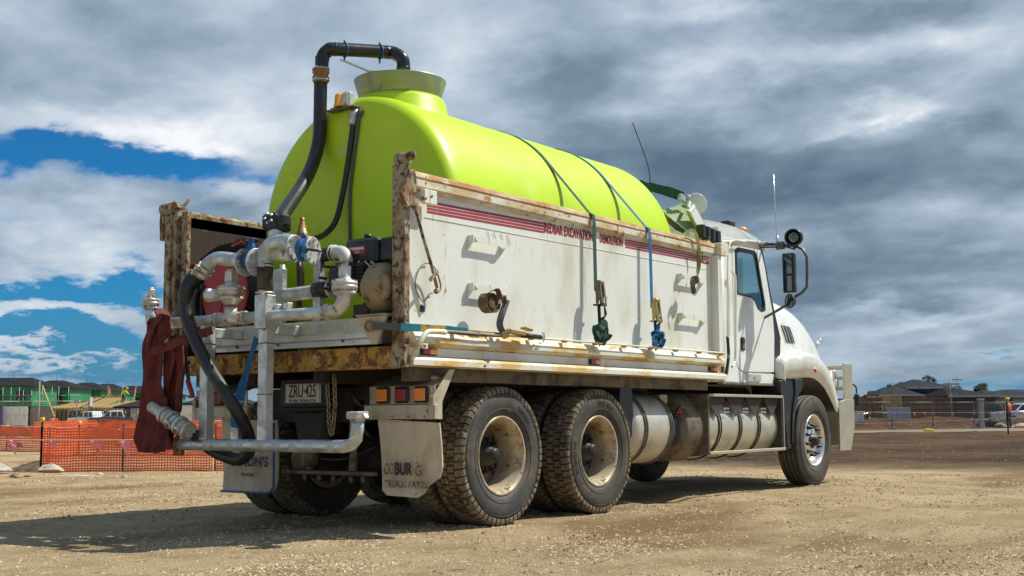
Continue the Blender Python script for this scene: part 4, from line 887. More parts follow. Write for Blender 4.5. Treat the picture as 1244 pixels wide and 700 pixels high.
def facing_box(u0, v0, u1, v1, x, d, bv):
    p, q = V3(u0, v1, x), V3(u1, v0, x); b = MB(); b.box(x, x+d, min(p.y, q.y), max(p.y, q.y), min(p.z, q.z), max(p.z, q.z), bv); return b
o = TP('mirror_housing', facing_box(951, 307, 964, 356, 4.99, .07, .010), 'black_plastic', arm)
TP('mirror_glass', facing_box(952.3, 335, 961.5, 354, 4.985, .004, 0), 'mirror_glass', arm)
TP('mirror_glass', facing_box(952.3, 309, 961.5, 333, 4.985, .004, 0), 'mirror_glass', arm)
c_ = V3(960, 366, 4.97); b = MB(); b.lathe(c_+Vector((.0, 0, 0)), (-.88, .48, 0), [(-.05, .02), (-.03, .06), (0, .078), (.012, .08), (.014, .074)], 24); TP('round_mirror', b, 'black_plastic', arm)
b = MB(); b.lathe(c_+Vector((-.015, -.004, 0)), (-.88, .48, 0), [(0, .073), (.006, .06), (.010, .0)], 24); TP('round_mirror_glass', b, 'mirror_glass', arm)
c_ = V3(964, 288.5, 4.98); b = MB(); b.lathe(c_, (-.9, -.15, -.12), [(-.14, .03), (-.12, .075), (-.05, .095), (.03, .095), (.032, .086), (.0, .075)], 24, (True, False)); b.cyl(c_+Vector((.02, 0, -.07)), c_+Vector((.02, 0, -.12)), .018, 8); lamp_ = TP('work_lamp', b, 'black_plastic', arm)
b = MB(); b.lathe(c_, (-.9, -.15, -.12), [(.0, .075), (.008, .05), (.012, .0)], 20); TP('work_lamp_lens', b, 'mirror_glass', arm)
b = MB(); b.tube([V3(944, 296), V3(943, 280), V3(941.5, 250), V3(939.5, 212)], .0075, 8); b.cyl(V3(944, 299), V3(944, 286), .016, 8); TP('whip_aerial', b, 'galvanised', arm)
# grab handle, stack pipes behind the cab
def Lc(pts, y): return [at(u, v, y=y) for u, v in pts]
b = MB(); b.tube(Lc([(889, 330), (891, 333), (893.5, 345), (893.5, 430), (892, 441), (889, 446)], -1.13), .014, 10, smooth_n=3); TP('grab_handle', b, 'cab_white')
b = MB(); b.tube([(3.86, -1.12, 1.20), (3.90, -1.12, 2.50)], .030, 12); TP('stack_pipe', b, 'cab_white')
b = MB(); b.tube([(3.80, -1.16, 1.25), (3.80, -1.16, 2.5), (3.82, -1.15, 2.56)], .012, 8); TP('black_conduit', b, 'hose_black')
b = MB(); b.tube([(3.93, -1.16, 1.62), (3.93, -1.17, 1.45), (3.87, -1.19, 1.36), (3.84, -1.17, 1.20)], .016, 8, smooth_n=4); TP('air_hose', b, 'hose_black')
c_ = at(880.5, 301, y=-1.15); b = MB(); b.torus(c_, (0, 1, 0), .062, .010, 20); b.bar(c_+Vector((-.06, 0, 0)), c_+Vector((.06, 0, 0)), .012, .012); TP('conduit_ring', b, 'cab_white')
b = MB(); b.tube(Lc([(884, 430), (884, 320), (886, 298), (892, 292), (905, 294)], -1.13), .010, 8, smooth_n=3); TP('drip_tube', b, 'cab_white')
b = MB(); b.box(3.70, 3.98, -.95, .95, 1.16, 2.55, .02); TP('bulkhead_panel', b, 'body_white')
b = MB(); b.box(4.52, 4.86, -1.10, -1.04, 1.178, 1.262, .008); b.lathe((4.69, -1.101, 1.22), (0, -1, 0), [(0, .022), (.006, .020)], 14); TP('step_lamp', b, 'aluminium')
b = MB(); b.box(3.95, 5.22, -1.09, -1.02, 1.135, 1.158, .004); TP('cab_sill', b, 'grimy_steel')
b = MB(); b.box(4.95, 5.12, -.30, -.16, 2.93, 3.00, .02); TP('roof_lamp', b, 'cab_white')
p_ = at(884, 268, y=-.3); b = MB(); b.box(p_.x-.08, p_.x+.09, -.36, -.24, p_.z-.075, p_.z-.01, .012); TP('roof_lamp', b, 'black_plastic')
p_ = at(902, 279.5, y=-.7); b = MB(); b.sphere(p_, .055, 12, (1.3, 1, .7)); TP('roof_marker', b, 'beacon_amber')
# ---- between the wheels: shiny tank, fuel tank in its box, batteries
for s in (-1, 1):
    b = MB(); b.lathe((1.98, s*.86, .70), (1, 0, 0), [(0, .05), (.02, .20), (.05, .285), (.09, .318), (.12, .325), (.72, .325), (.75, .318), (.79, .285), (.815, .20), (.82, .05)], 40); cyl_ = TP('hydraulic_tank', b, 'worn_alloy')
    for x in (2.18, 2.655): b = MB(); b.torus((x, s*.86, .70), (1, 0, 0), .331, .009, 40, 6); b.torus((x+.04, s*.86, .70), (1, 0, 0), .331, .009, 40, 6); TP('tank_band', b, 'grimy_steel', cyl_)
    b = MB(); b.lathe((3.02, s*.83, .705), (1, 0, 0), [(0, .05), (.012, .24), (.03, .305), (.06, .325), (2.10, .325), (2.14, .30), (2.15, .05)], 48); ft = TP('fuel_tank', b, 'worn_alloy')
    b = MB(); b.lathe((3.0, s*.83, .705), (1, 0, 0), [(0, .05), (.008, .26), (.03, .322), (.06, .333), (.38, .334)], 48, (True, False)); TP('tank_end', b, 'grimy_steel', ft)
    for x in (3.70, 4.17, 4.62): b = MB(); b.torus((x, s*.83, .705), (1, 0, 0), .329, .012, 44, 6); b.torus((x+.055, s*.83, .705), (1, 0, 0), .329, .006, 44, 6); TP('tank_strap', b, 'chassis_black', ft)
    y = s*1.19
    b = MB(); b.prism([(s*.80, 1.02), (s*1.19, 1.02), (s*1.205, .98), (s*1.205, .45), (s*1.10, .42), (s*.80, .40)], 3.375, 3.40, 'x', bev=.003)
    b.bolts((3.375, s*1.16, .9), (-1, 0, 0), .02, 1, .012, .01); b.bolts((3.375, s*1.16, .6), (-1, 0, 0), .02, 1, .012, .01); TP('step_bracket', b, 'grimy_steel')
    b = MB(); b.prism([(s*.80, 1.01), (s*1.19, 1.01), (s*1.20, .98), (s*1.20, .45), (s*1.10, .42), (s*.80, .40)], 5.12, 5.14, 'x', bev=.003); TP('step_bracket', b, 'chassis_black')
    b = MB(); b.box(3.40, 5.16, *sorted((y, y+s*.022)), 1.000, 1.028, .003); b.box(3.40, 5.16, *sorted((s*.85, s*1.19)), 1.012, 1.026, .002); TP('step_tread', b, 'bullbar_alloy')
    b = MB(); b.box(3.40, 5.20, *sorted((y-s*.02, y+s*.02)), .432, .462, .004); TP('step_rail', b, 'bullbar_alloy')
    for x in (3.385, 5.17): b = MB(); b.box(x, x+.018, *sorted((y, y+s*.015)), .462, 1.0, .002); TP('step_upright', b, 'bullbar_alloy')
    # saw-toothed splash plate over the tank
    for k in range(4):
        x = 3.42+k*.44; b = MB(); b.prism([(x, .99), (x+.40, .99), (x+.20, .80)], *sorted((s*1.165, s*1.171)), 'y'); TP('splash_plate', b, 'chassis_black')
    b = MB()
    for k in range(3):
        for i in range(4):
            for j in range(2): b.box(3.78+k*.44+i*.035, 3.80+k*.44+i*.035, *sorted((s*1.172, s*1.174)), .84+j*.035, .858+j*.035)
    g = TP('drain_slots', b, 'galvanised'); g['kind'] = 'stuff'
b = MB(); b.box(2.93, 3.16, -1.08, -.95, .62, .80, .01); bt = TP('battery_box', b, 'battery_blue'); b = MB(); b.box(2.92, 3.17, -1.09, -.94, .805, .83, .006); TP('battery_lid', b, 'chassis_black', bt)
b = MB(); b.tube([(2.95, -1.09, .83), (3.02, -1.10, .90), (3.12, -1.09, .86)], .010, 6, smooth_n=4); b.sphere((3.03, -1.08, .85), .03, 8); TP('battery_lead', b, 'lamp_red', bt)
b = MB(); b.box(2.82, 2.96, -.99, -.85, .93, 1.02, .008); TP('filler_box', b, 'dusty_steel')
b = MB(); b.prism([(1.84, 1.08), (1.80, .80), (1.84, .66), (1.93, .60), (2.03, .63), (2.06, .78), (2.04, 1.08)], -1.14, -1.115, 'y', bev=.006); TP('rubber_guard', b, 'hose_black')
b = MB(); b.tube([(1.92, -1.12, .62), (1.94, -1.12, .55), (1.91, -1.12, .50)], .012, 6); b.obox((1.90, -1.08, .48), (.10, .06, .06), .01); TP('grease_lines', b, 'grimy_steel')
b = MB(); b.lathe((2.2, -.45, .95), (1, 0, 0), [(0, .02), (.02, .08), (.9, .08), (.92, .02)], 16); TP('air_receiver', b, 'brass')
# ---- tarp gear on the headboard
b = MB(); c_ = at(846, 247.5, y=-.98); b.lathe(c_, (.72, .69, 0), [(-.012, .105), (0, .112), (.03, .112), (.6, .09)], 28); tg = TP('tarp_drum', b, 'cab_white')
b = MB(); P = xz([(837, 257), (842.5, 250), (856.5, 276), (849, 281.5)], -1.10); b.prism(P, -1.11, -1.09, 'y', bev=.004); TP('tarp_end_plate', b, 'cab_white', tg)
b = MB(); P = xz([(835.5, 256), (843, 247.5), (858.5, 277), (850, 284)], -1.08); b.prism(P, -1.088, -1.05, 'y', bev=.004); TP('tarp_end_frame', b, 'hood_green', tg)
b = MB(); cs = [[tuple(p) for p in (at(804, 255, y=-.80), at(820, 251, y=-.84), at(837, 247.5, y=-.88))], [tuple(p) for p in (at(811, 262, y=-.90), at(826, 259.5, y=-.94), at(842, 257, y=-.98))], [tuple(p) for p in (at(822, 270, y=-.97), at(834, 269, y=-1.0), at(848, 267, y=-1.03))], [tuple(p) for p in (at(833, 279, y=-1.03), at(842, 279, y=-1.05), at(854, 278.5, y=-1.07))]]
loft(b, cs, smooth=False, cap0=False, cap1=False); bmesh.ops.solidify(b.bm, geom=b.bm.faces[:]+b.bm.edges[:]+b.bm.verts[:], thickness=.012); TP('tarp_sheet', b, 'hood_green', tg)
b = MB(); loft(b, [[tuple(p) for p in (at(804, 256, y=-.82), at(811, 263, y=-.92), at(822, 271, y=-.99), at(833, 280, y=-1.05))], [tuple(p) for p in (at(808, 264, y=-.80), at(812, 272, y=-.90), at(820, 279, y=-.98), at(830, 284, y=-1.03))]], smooth=False, cap0=False, cap1=False); bmesh.ops.solidify(b.bm, geom=b.bm.faces[:]+b.bm.edges[:]+b.bm.verts[:], thickness=.01); TP('tarp_fold', b, 'strap_olive', tg)
b = MB(); b.tube([at(838, 246, y=-1.0), at(836, 252, y=-1.05), at(838, 256, y=-1.08)], .018, 8); b.obox(at(829, 242, y=-.95), (.13, .05, .07), .01, axis=(1, 0, -.3)); b.sphere(at(836, 240, y=-.98), .03, 8); TP('tarp_arm', b, 'galvanised', tg)
b = MB(); P = [at(u, v, y=-1.15) for u, v in ((852, 281), (858, 284), (864, 286), (870, 289))]
for i, p in enumerate(P): b.obox(p, (.075, .08, .13+.01*(i % 2)), .008)
g = TP('hose_bundle', b, 'black_plastic')
b = MB(); b.tube([(3.6, .9, 2.6), (3.6, .9, 2.9), (3.6, -.9, 2.9), (3.6, -.9, 2.6)], .025, 8); TP('headboard_rail', b, 'body_white', tg)

b = MB(); b.ribbon([at(777, 221, y=-.55), at(790, 227, y=-.65), at(812, 233, y=-.8), at(829, 239, y=-.95)], [.05, .09, .10, .09], .012, (.1, -.3, 1), smooth_n=3); TP('tarp_strap', b, 'strap_green', tg)
b = MB(); b.tube([at(790, 226, y=-.6), at(788, 205, y=-.6), at(781, 183, y=-.6), at(768, 148, y=-.6)], .005, 6, smooth_n=4); b.cyl(at(790, 240, y=-.6), at(790, 224, y=-.6), .012, 8); TP('whip_aerial', b, 'pipe_black')
b = MB(); b.tube([at(1029, 466, y=-1.15), at(1036, 467, y=-1.15), at(1040, 471, y=-1.15), at(1040.5, 478, y=-1.15)], .010, 8, smooth_n=3); P_ = at(1041, 486, y=-1.15); b.obox(P_, (.05, .06, .155), .015); TP('spotting_mirror', b, 'black_plastic', bull)
# ================================================================== water tank
tank = thing('water_tank', 'lime green plastic water tank strapped inside the truck tray', 'tank', (1.3, 0, 1.31))
TR, TZ, TX0, TX1 = 1.045, 2.365, -.42, 3.16
prof = [(0.0, .0), (0.0, .30), (.0, .60), (.002, .84), (.006, .93), (.022, .975), (.050, 1.012), (.090, 1.036), (.15, TR)]
n_ = 26; L_ = TX1-TX0
prof += [(.15+(L_-.30)*k/n_, TR+(-.0045 if k % 9 == 0 and 0 < k < n_ else 0)) for k in range(1, n_+1)]
prof += [(L_-.10, 1.03), (L_-.05, 1.0), (L_-.02, .95), (L_-.005, .88), (L_, .6), (L_, 0)]
b = MB(); b.lathe((TX0, 0, TZ), (1, 0, 0), prof, 128, (False, False)); bmesh.ops.remove_doubles(b.bm, verts=b.bm.verts[:], dist=.0005); shell = build('tank_shell', b, 'tank_green', tank)
b = MB(); b.lathe((.19, 0, 3.15), (0, 0, 1), [(0, .50), (.12, .46), (.17, .425), (.20, .405), (.30, .388), (.335, .365), (.335, .33)], 64, (False, False)); build('neck', b, 'tank_green', tank)
mat('funnel_steel', (.33, .38, .24), .42, .7, [((.28, .34, .10), 4, .48, .66, None, 6, .5), ((.20, .18, .14), 9, .6, .7, None, 7, .7)], (40, .1, .001))
b = MB(); b.lathe((.19, 0, 3.475), (0, 0, 1), [(0, .335), (.02, .345), (.17, .392), (.174, .392), (.172, .386), (.02, .338), (0, .328)], 56, (False, False)); build('funnel', b, 'funnel_steel', tank)
b = MB(); b.lathe((.19, 0, 3.49), (0, 0, 1), [(0, .34), (.004, .0)], 32); build('lid', b, 'tank_green', tank)
# small recessed marks and a rib moulding on the end
b = MB(); b.obox((-.425, -.15, 2.0), (.012, .8, .05), .005); build('moulded_rib', b, 'tank_green', tank)
for p, q in (((-.45, .25, 2.85), (-.30, .25, 2.85)),): b = MB(); b.cyl(p, q, .03, 10)
b.bm.free()
for s in (-1, 1): b = MB(); b.prism([(s*.55, 1.30), (s*1.12, 1.30), (s*1.12, 1.95), (s*1.02, 1.95), (s*.86, 1.68), (s*.62, 1.48)], .1, 2.9, 'x', bev=.01); build('cradle', b, 'tank_green', tank)
# fill pipe: hose, coupling, black elbow pipe and outlet over the funnel
fp = thing('fill_pipe', 'black overhead fill pipe and hose arching over the tank funnel', 'pipe', (-.5, .45, 2.5))
P = [at(339, 274, x=-1.32), at(341, 266, x=-1.29), at(348, 254, x=-1.15), at(361, 235, x=-.90), at(374, 213, x=-.68), at(383, 190, x=-.54), at(388, 165, x=-.48), at(389, 130, x=-.48), at(389.5, 100, x=-.48)]
b = MB(); b.tube(P, .054, 20, smooth_n=8); build('fill_hose', b, 'hose_black', fp)
a_, c2 = at(389.5, 101, x=-.48), at(390, 82, x=-.48)
b = MB(); b.lathe(a_, c2-a_, [(0, .060), (.02, .068), (.05, .070), (.055, .062), (.075, .062), (.08, .070), (.12, .070), (.125, .060)], 20); build('coupling', b, 'brass', fp)
for v in (84, 98): q = at(390, v, x=-.48); b = MB(); b.torus(q, (0, 0, 1), .068, .006, 20, 6); b.obox(q+Vector((-.07, -.02, 0)), (.03, .02, .02), .003); build('hose_clamp', b, 'galvanised', fp)
e0 = at(391, 84, x=-.48); zt = at(405, 58, x=-.46).z; xo, yo = .14, -.12
P = [e0, e0+Vector((0, 0, .10)), Vector((-.478, e0.y, zt-.10)), Vector((-.47, e0.y-.01, zt-.045)), Vector((-.45, e0.y-.045, zt-.008)), Vector((-.42, e0.y-.09, zt)), at(470, 63.5, x=.02), at(481, 66, x=.05), at(488, 71, x=.07), at(490, 77, x=.08), at(490, 83, x=.08)]
b = MB(); b.tube(P, .056, 20, smooth_n=5); build('overhead_pipe', b, 'pipe_black', fp)
b = MB(); b.torus(P[-1], (0, 0, 1), .054, .008, 20, 6); b.torus(P[-5], (.5, -.4, 0), .055, .006, 20, 6); b.torus(P[5], (.5, -.4, 0), .055, .006, 20, 6); build('pipe_rim', b, 'pipe_black', fp)
for f_ in (.18, .86):
    q = P[5].lerp(P[6], f_); b = MB(); d_ = (P[6]-P[5]).normalized(); b.torus(q, d_, .060, .007, 20, 6); b.cyl(q+Vector((0, 0, -.05)), q+Vector((0, 0, -.10)), .008, 6); b.cyl(q+Vector((0, 0, .05)), q+Vector((0, 0, .085)), .009, 6); build('u_bolt', b, 'valve_blue', fp)
q0, q1 = P[5].lerp(P[6], .10)+Vector((0, 0, -.085)), P[5].lerp(P[6], .72)+Vector((0, 0, -.185))
b = MB(); b.bar(q0, q1, .022, .012, .002); b.bar(q1, q1+Vector((.0, .0, -.16)), .045, .02, .002, up=(1, 0, 0)); b.bar(q1+Vector((-.04, .03, .01)), q1+Vector((.10, -.08, .02)), .022, .010, .002); build('support_stay', b, 'galvanised', fp)
# level gauge hose and conduit on the tank end
gz_ = thing('breather_hose', 'thin black hose running down the green tank end to a brass valve', 'hose', (-.46, 0, 2.6))
b = MB(); b.tube([at(430, 139, x=-.44), at(429, 150, x=-.45), at(424, 190, x=-.46), at(417, 232, x=-.47), at(408, 268, x=-.50), at(394, 285, x=-.66), at(378, 291, x=-.95), at(366, 291, x=-1.08)], .024, 12, smooth_n=7); build('hose', b, 'hose_black', gz_)
b = MB(); b.lathe(at(430, 140, x=-.44), (.3, 0, 1), [(-.09, .027), (-.03, .030), (-.02, .026), (0, .034), (.05, .034), (.055, .02)], 14); build('hose_end', b, 'galvanised', gz_)
q = at(367, 290, x=-1.08); b = MB(); b.lathe(q+Vector((0, 0, -.05)), (0, 0, 1), [(0, .040), (.03, .044), (.10, .042), (.105, .034), (.15, .030), (.155, .022), (.19, .018), (.21, .016)], 14); b.cyl(q, at(376, 291, x=-1.0), .030, 12); b.cyl(q+Vector((0, 0, -.35)), q, .020, 10); build('brass_valve', b, 'brass', gz_)
b = MB(); b.tube([at(437, 138, x=-.43), at(434, 160, x=-.435), at(429, 200, x=-.435), at(425, 240, x=-.435), at(425, 292, x=-.44)], .013, 10, smooth_n=5); b.sphere(at(438, 137, x=-.43), .028, 10); tag(build('electric_conduit', b, 'webbing_grey'), 'thin grey conduit clipped to the lime green tank end', 'cable')
# beacon and work light on a bracket over the end
bc = thing('beacon_bracket', 'small amber beacon beside a grey work light on top of the tank', 'beacon', at(418, 132, x=-.44))
b = MB(); b.obox(at(418, 133, x=-.44), (.10, .30, .014), .003); b.obox(at(410, 134, x=-.44), (.09, .08, .03), .006); build('bracket', b, 'grimy_steel', bc)
q = at(413, 129, x=-.45); b = MB(); b.lathe(q, (0, 0, 1), [(-.01, .050), (.01, .052), (.015, .046), (.085, .042), (.10, .030)], 18); build('beacon_lens', b, 'beacon_amber', bc)
q = at(422, 122, x=-.42); b = MB(); b.obox(q, (.07, .10, .13), .012); b.obox(q+Vector((-.04, 0, .0)), (.012, .08, .10), .003); build('work_light', b, 'cast_alloy', bc)
# ================================================================== pump rig standing on the tray
XR = -1.58
def Lr(pts, x=XR): return [at(u, v, x=x) for u, v in pts]
rig = thing('pump_rig', 'galvanised pipe and valve rig with water pump hung off the truck tail', 'pump', (-1.3, -.1, 1.31))
def RP(name, mb, m, parent=None, label=None):
    o = build(name, mb, m, parent or rig)
    if label: o['label'] = label
    return o
# aluminium channel frame
zt_, zb_ = at(300, 415, x=-1.25).z, at(300, 438, x=-1.25).z
yl, yr = at(262, 410, x=-1.25).y, at(452, 405, x=-1.25).y
for (x0, x1) in ((-1.256, -1.19),):
    b = MB(); b.prism([(x0+.006, 1.315), (x0+.006, 1.375), (x0, 1.385), (x0, 1.500), (x0+.10, 1.506), (x0+.10, 1.48), (x0+.04, 1.475), (x0+.04, 1.315)], yr, yl, 'y', bev=.002); fr1 = RP('frame_channel', b, 'aluminium')
b = MB(); b.prism([(-1.275, 1.36), (-1.275, 1.395), (-1.257, 1.398), (-1.257, 1.352)], yr, yl, 'y', bev=.001); RP('frame_lip', b, 'aluminium', fr1)
b = MB(); b.box(-1.16, -.46, yr, yr+.05, 1.32, 1.50, .004); b.box(-1.16, -.46, yl-.05, yl, 1.32, 1.50, .004); g = RP('frame_side', b, 'aluminium'); g['kind'] = 'stuff'
b = MB(); b.box(-1.14, -.48, yr+.052, yl-.052, 1.478, 1.492, .002); RP('deck_plate', b, 'grimy_steel')
for y in (-.75, .35, -.1): b = MB(); b.lathe((-1.258, y, 1.345), (-1, 0, 0), [(-.003, .010), (.004, .008)], 8); RP('bolt', b, 'grimy_steel', fr1)
text('lettering', 'KERVALE', .085, (-1.2585, -.66, 1.440), (0, -1, 0), (0, 0, 1), 'galvanised', fr1, sx=.9, bold=.001)
# right hand gusset (folded plate with a ring for the strap)
P = [at(u, v, x=-1.30) for u, v in ((436, 387), (477, 390), (452, 419), (462, 419))]
b = MB(); b.prism([(at(434, 389, x=-1.28).y, 1.505), (at(470, 389, x=-1.28).y, 1.505), (at(458, 419, x=-1.28).y, 1.31), (at(452, 419, x=-1.28).y, 1.31)], -1.285, -1.262, 'x', bev=.002); RP('corner_gusset', b, 'dusty_steel', fr1)
b = MB(); b.box(-1.30, -1.10, -1.185, at(434, 389, x=-1.28).y, 1.507, 1.517, .002); RP('corner_plate', b, 'dusty_steel', fr1)
b = MB(); b.torus(at(448, 396, x=-1.31), (1, 0, 0), .032, .010, 18); RP('shackle', b, 'brass', fr1)
# uprights
zlow = at(322, 536, x=XR).z
for (u, vt) in ((252, 394), (323, 385)):
    c_ = at(u, 450, x=XR+.02); top = at(u, vt, x=XR+.02).z
    b = MB(); b.box(XR-.018, XR+.055, c_.y-.042, c_.y+.042, zlow-.01, top, .004); up = RP('upright', b, 'galvanised')
    b = MB(); b.lathe((XR-.019, c_.y-.02, top-.09), (-1, 0, 0), [(0, .012), (.008, .010)], 6); RP('bolt', b, 'grimy_steel', up)
    for zz in (at(u, 417, x=XR).z, at(u, 479, x=XR).z) if u > 300 else (at(u, 418, x=XR).z,): b = MB(); b.box(XR-.022, XR+.059, c_.y-.046, c_.y+.046, zz-.003, zz+.003, .001); RP('cable_tie', b, 'hose_black', up)
    b = MB(); b.box(XR+.056, -1.257, c_.y-.03, c_.y+.03, 1.40, 1.47, .004); RP('bracket_arm', b, 'galvanised', up)
c_ = at(286, 500, x=XR); b = MB(); b.box(XR-.012, XR+.05, c_.y-.038, c_.y+.038, zlow-.01, at(286, 487, x=XR).z, .003); RP('short_stub', b, 'galvanised')
# lower spray bar with upturned nozzle ends
pL, pR = at(172, 541, x=XR), at(434, 541, x=XR); zz = (pL.z+pR.z)/2
b = MB(); b.tube([(XR, pL.y-.01, zz+.22), (XR, pL.y-.01, zz+.12), (XR, pL.y-.02, zz+.05), (XR, pL.y-.07, zz+.01), (XR, pL.y-.14, zz), (XR, 0, zz), (XR, pR.y+.12, zz), (XR, pR.y+.05, zz+.012), (XR, pR.y+.012, zz+.05), (XR, pR.y, zz+.12), (XR, pR.y, zz+.165)], .043, 24); sb = RP('spray_bar', b, 'galvanised')
for y in (pR.y, pL.y-.01):
    b = MB(); b.lathe((XR, y, zz+.165), (0, 0, 1), [(0, .046), (.004, .050), (.012, .050)], 20); b.lathe((XR, y, zz+.178), (0, 0, 1), [(0, .066), (.006, .072), (.044, .072), (.050, .062)], 8, smooth=False); b.prism([(y-.085, zz+.19), (y-.07, zz+.215), (y+.07, zz+.215), (y+.085, zz+.19)], XR-.02, XR+.02, 'x', bev=.003); RP('nozzle_cap', b, 'cast_alloy', sb)
for f_ in (.62, .08): b = MB(); y = pL.y+(pR.y-pL.y)*f_; b.torus((XR, y, zz), (0, 1, 0), .0435, .003, 24, 6); RP('weld_bead', b, 'galvanised', sb)
b = MB(); b.tube([(XR-.01, at(218, 535, x=XR).y, zz+.06), (XR-.055, at(218, 535, x=XR).y, zz), (XR-.01, at(218, 535, x=XR).y, zz-.07)], .015, 8, smooth_n=4); b.obox(at(217, 549, x=XR), (.05, .09, .05), .01); RP('pipe_clamp', b, 'brass', sb)
# upper delivery manifold
pa, pb = at(204, 393, x=XR), at(398, 379.5, x=XR)
b = MB(); b.tube([pa, pa.lerp(pb, .3), pa.lerp(pb, .34)], .041, 24); RP('manifold_pipe', b, 'galvanised')
b = MB(); b.tube([pa.lerp(pb, .50), pb], .041, 24); RP('manifold_pipe', b, 'galvanised')
e = pb; e2 = at(425, 345, x=XR+.02)
b = MB(); b.tube([e, e+Vector((0, -.05, 0)), e+Vector((0, -.10, .015)), e+Vector((0, -.135, .05)), Vector((XR+.01, e.y-.145, e.z+.10)), Vector((XR+.01, e.y-.145, e.z+.13))], .047, 20, smooth_n=4); RP('elbow', b, 'cast_alloy')
def vic(p, d, r=.052, name='pipe_coupling'):
    """two-bolt grooved coupling"""
    b = MB(); b.lathe(p-d*.022, d, [(0, r*.9), (.006, r), (.038, r), (.044, r*.9)], 20); d_, u, w = b.frame(d)
    for s in (-1, 1): b.obox(p+u*s*(r+.006), (.04, .03, .022), .004, axis=d, up=tuple(w)); b.cyl(p+u*s*(r+.008)-w*.03, p+u*s*(r+.008)+w*.03, .006, 6)
    return RP(name, b, 'cast_alloy')
dm = (pb-pa).normalized()
for f_ in (.335, .505): vic(pa.lerp(pb, f_), dm)
vic(e, dm, .056)
tee = pa.lerp(pb, .42); b = MB(); b.tube([pa.lerp(pb, .34), pa.lerp(pb, .50)], .048, 20); b.sphere(tee, .060, 16); b.cyl(tee, tee+Vector((0, 0, .085)), .045, 20); RP('tee_piece', b, 'cast_alloy')
def valve(c, r=.085, h=.11, outlet=None, stem=True):
    """air operated diaphragm valve: flanged body, bonnet and square cap"""
    b = MB(); b.lathe(c, (0, 0, 1), [(-h*.62, r*.55), (-h*.5, r*.62), (-h*.30, r*.85), (-h*.28, r*1.0), (-h*.1, r*1.0), (-h*.08, r*.78), (.0, r*.80), (.008, r*1.12), (.028, r*1.12), (.032, r*1.02), (.036, r*1.12), (.054, r*1.12), (.060, r*.86), (h*.80, r*.52), (h*.95, r*.44)], 28)
    b.bolts(c+Vector((0, 0, .054)), (0, 0, 1), r*.98, 8, .009, .014); b.bolts(c+Vector((0, 0, .006)), (0, 0, -1), r*.98, 8, .008, .010); v_ = RP('valve_body', b, 'cast_alloy')
    if stem: b = MB(); b.obox(c+Vector((0, 0, h*1.25)), (r*.82, r*.82, h*.75), .006); b.lathe(c+Vector((0, 0, h*1.62)), (0, 0, 1), [(0, r*.34), (.012, r*.30)], 12); RP('valve_cap', b, 'cast_alloy', v_)
    if outlet: o_, R_ = outlet; b = MB(); b.lathe(c+Vector((0, 0, .0)), o_, [(r*.6, R_*.85), (r*1.3, R_*.86), (r*1.32, R_), (r*2.0, R_), (r*2.02, R_*1.12), (r*2.35, R_*1.12), (r*2.35, R_*.92), (r*1.9, R_*.88), (r*1.8, .0)], 24, (True, False)); RP('outlet', b, 'galvanised', v_)
    return v_
vA = Vector((XR, tee.y, at(292, 358, x=XR).z)); valve(vA, .088, .11, (Vector((-.25, .95, .05)), .045))
b = MB(); b.obox(vA+Vector((.0, -.105, .02)), (.05, .05, .05), .012); b.cyl(vA+Vector((0, -.08, .02)), vA+Vector((0, -.15, .02)), .016, 10); RP('pilot_valve', b, 'brass')
vB = Vector((XR+.01, e.y-.145, at(421, 352, x=XR).z)); valve(vB, .078, .10)
# suction side: pipe, flanges, butterfly valves, elbow and sleeve to the pump
XS = XR+.06
def flange(p, d, R_=.092, t=.016, n=8, parent=None, m='galvanised'):
    b = MB(); b.lathe(p-d*t/2, d, [(0, R_*.97), (.002, R_), (t-.002, R_), (t, R_*.97)], 32); b.bolts(p+d*t/2, d, R_*.78, n, .009, .012); b.bolts(p-d*t/2, -d, R_*.78, n, .009, .012); return RP('flange', b, m, parent)
cv = at(323, 298, x=XS)                                    # centre of the big elbow
q1 = at(352, 296, x=XS); 
b = MB(); b.tube([at(322, 322, x=XS), at(322, 312, x=XS), at(325, 303, x=XS), at(333, 296.5, x=XS), at(346, 294, x=XS), at(360, 296, x=XS)], .058, 24, smooth_n=5); RP('elbow', b, 'galvanised')
b = MB(); b.cyl(at(318, 309, x=XS+.05), at(350, 306, x=XS+.05), .062, 20); RP('header', b, 'galvanised')
s1, s2 = at(322.5, 321, x=XS), at(322, 360, x=XS)
b = MB(); b.lathe(s1, s2-s1, [(0, .057), ((s2-s1).length, .057)], 24); RP('rubber_sleeve', b, 'rubber_brown')
for p in (s1.lerp(s2, .06), s1.lerp(s2, .9)):
    b = MB(); b.torus(p, (0, 0, 1), .059, .008, 24, 6); b.obox(p+Vector((-.062, -.03, 0)), (.03, .04, .03), .004); b.cyl(p+Vector((-.07, -.07, 0)), p+Vector((-.07, .02, 0)), .007, 6); RP('sleeve_clamp', b, 'cast_alloy')
mat('pipe_white', (.62, .63, .60), .5, 0, [((.42, .40, .33), 6, .5, .7)], (40, .1, .001))
b = MB(); b.box(XR-.052, XR+.055, at(322, 370, x=XR).y-.055, at(322, 370, x=XR).y+.055, at(322, 400, x=XR).z, s2.z, .006); RP('upright_head', b, 'galvanised')
p1, p2 = at(362, 297, x=XS), at(374, 298, x=XS)
dv = Vector((.25, -1, 0)).normalized()
for p in (at(357, 302, x=XS), at(380, 305, x=XS-.02)): flange(p, dv, .098)
mat('valve_yoke', (.012, .09, .28), .4)
pm = at(369, 304, x=XS); b = MB(); b.lathe(pm-dv*.022, dv, [(0, .080), (.044, .080)], 28); b.tube([pm+Vector((0, 0, .08)), pm+Vector((0, 0, .12))], .016, 10); vv = RP('butterfly_valve', b, 'valve_blue')
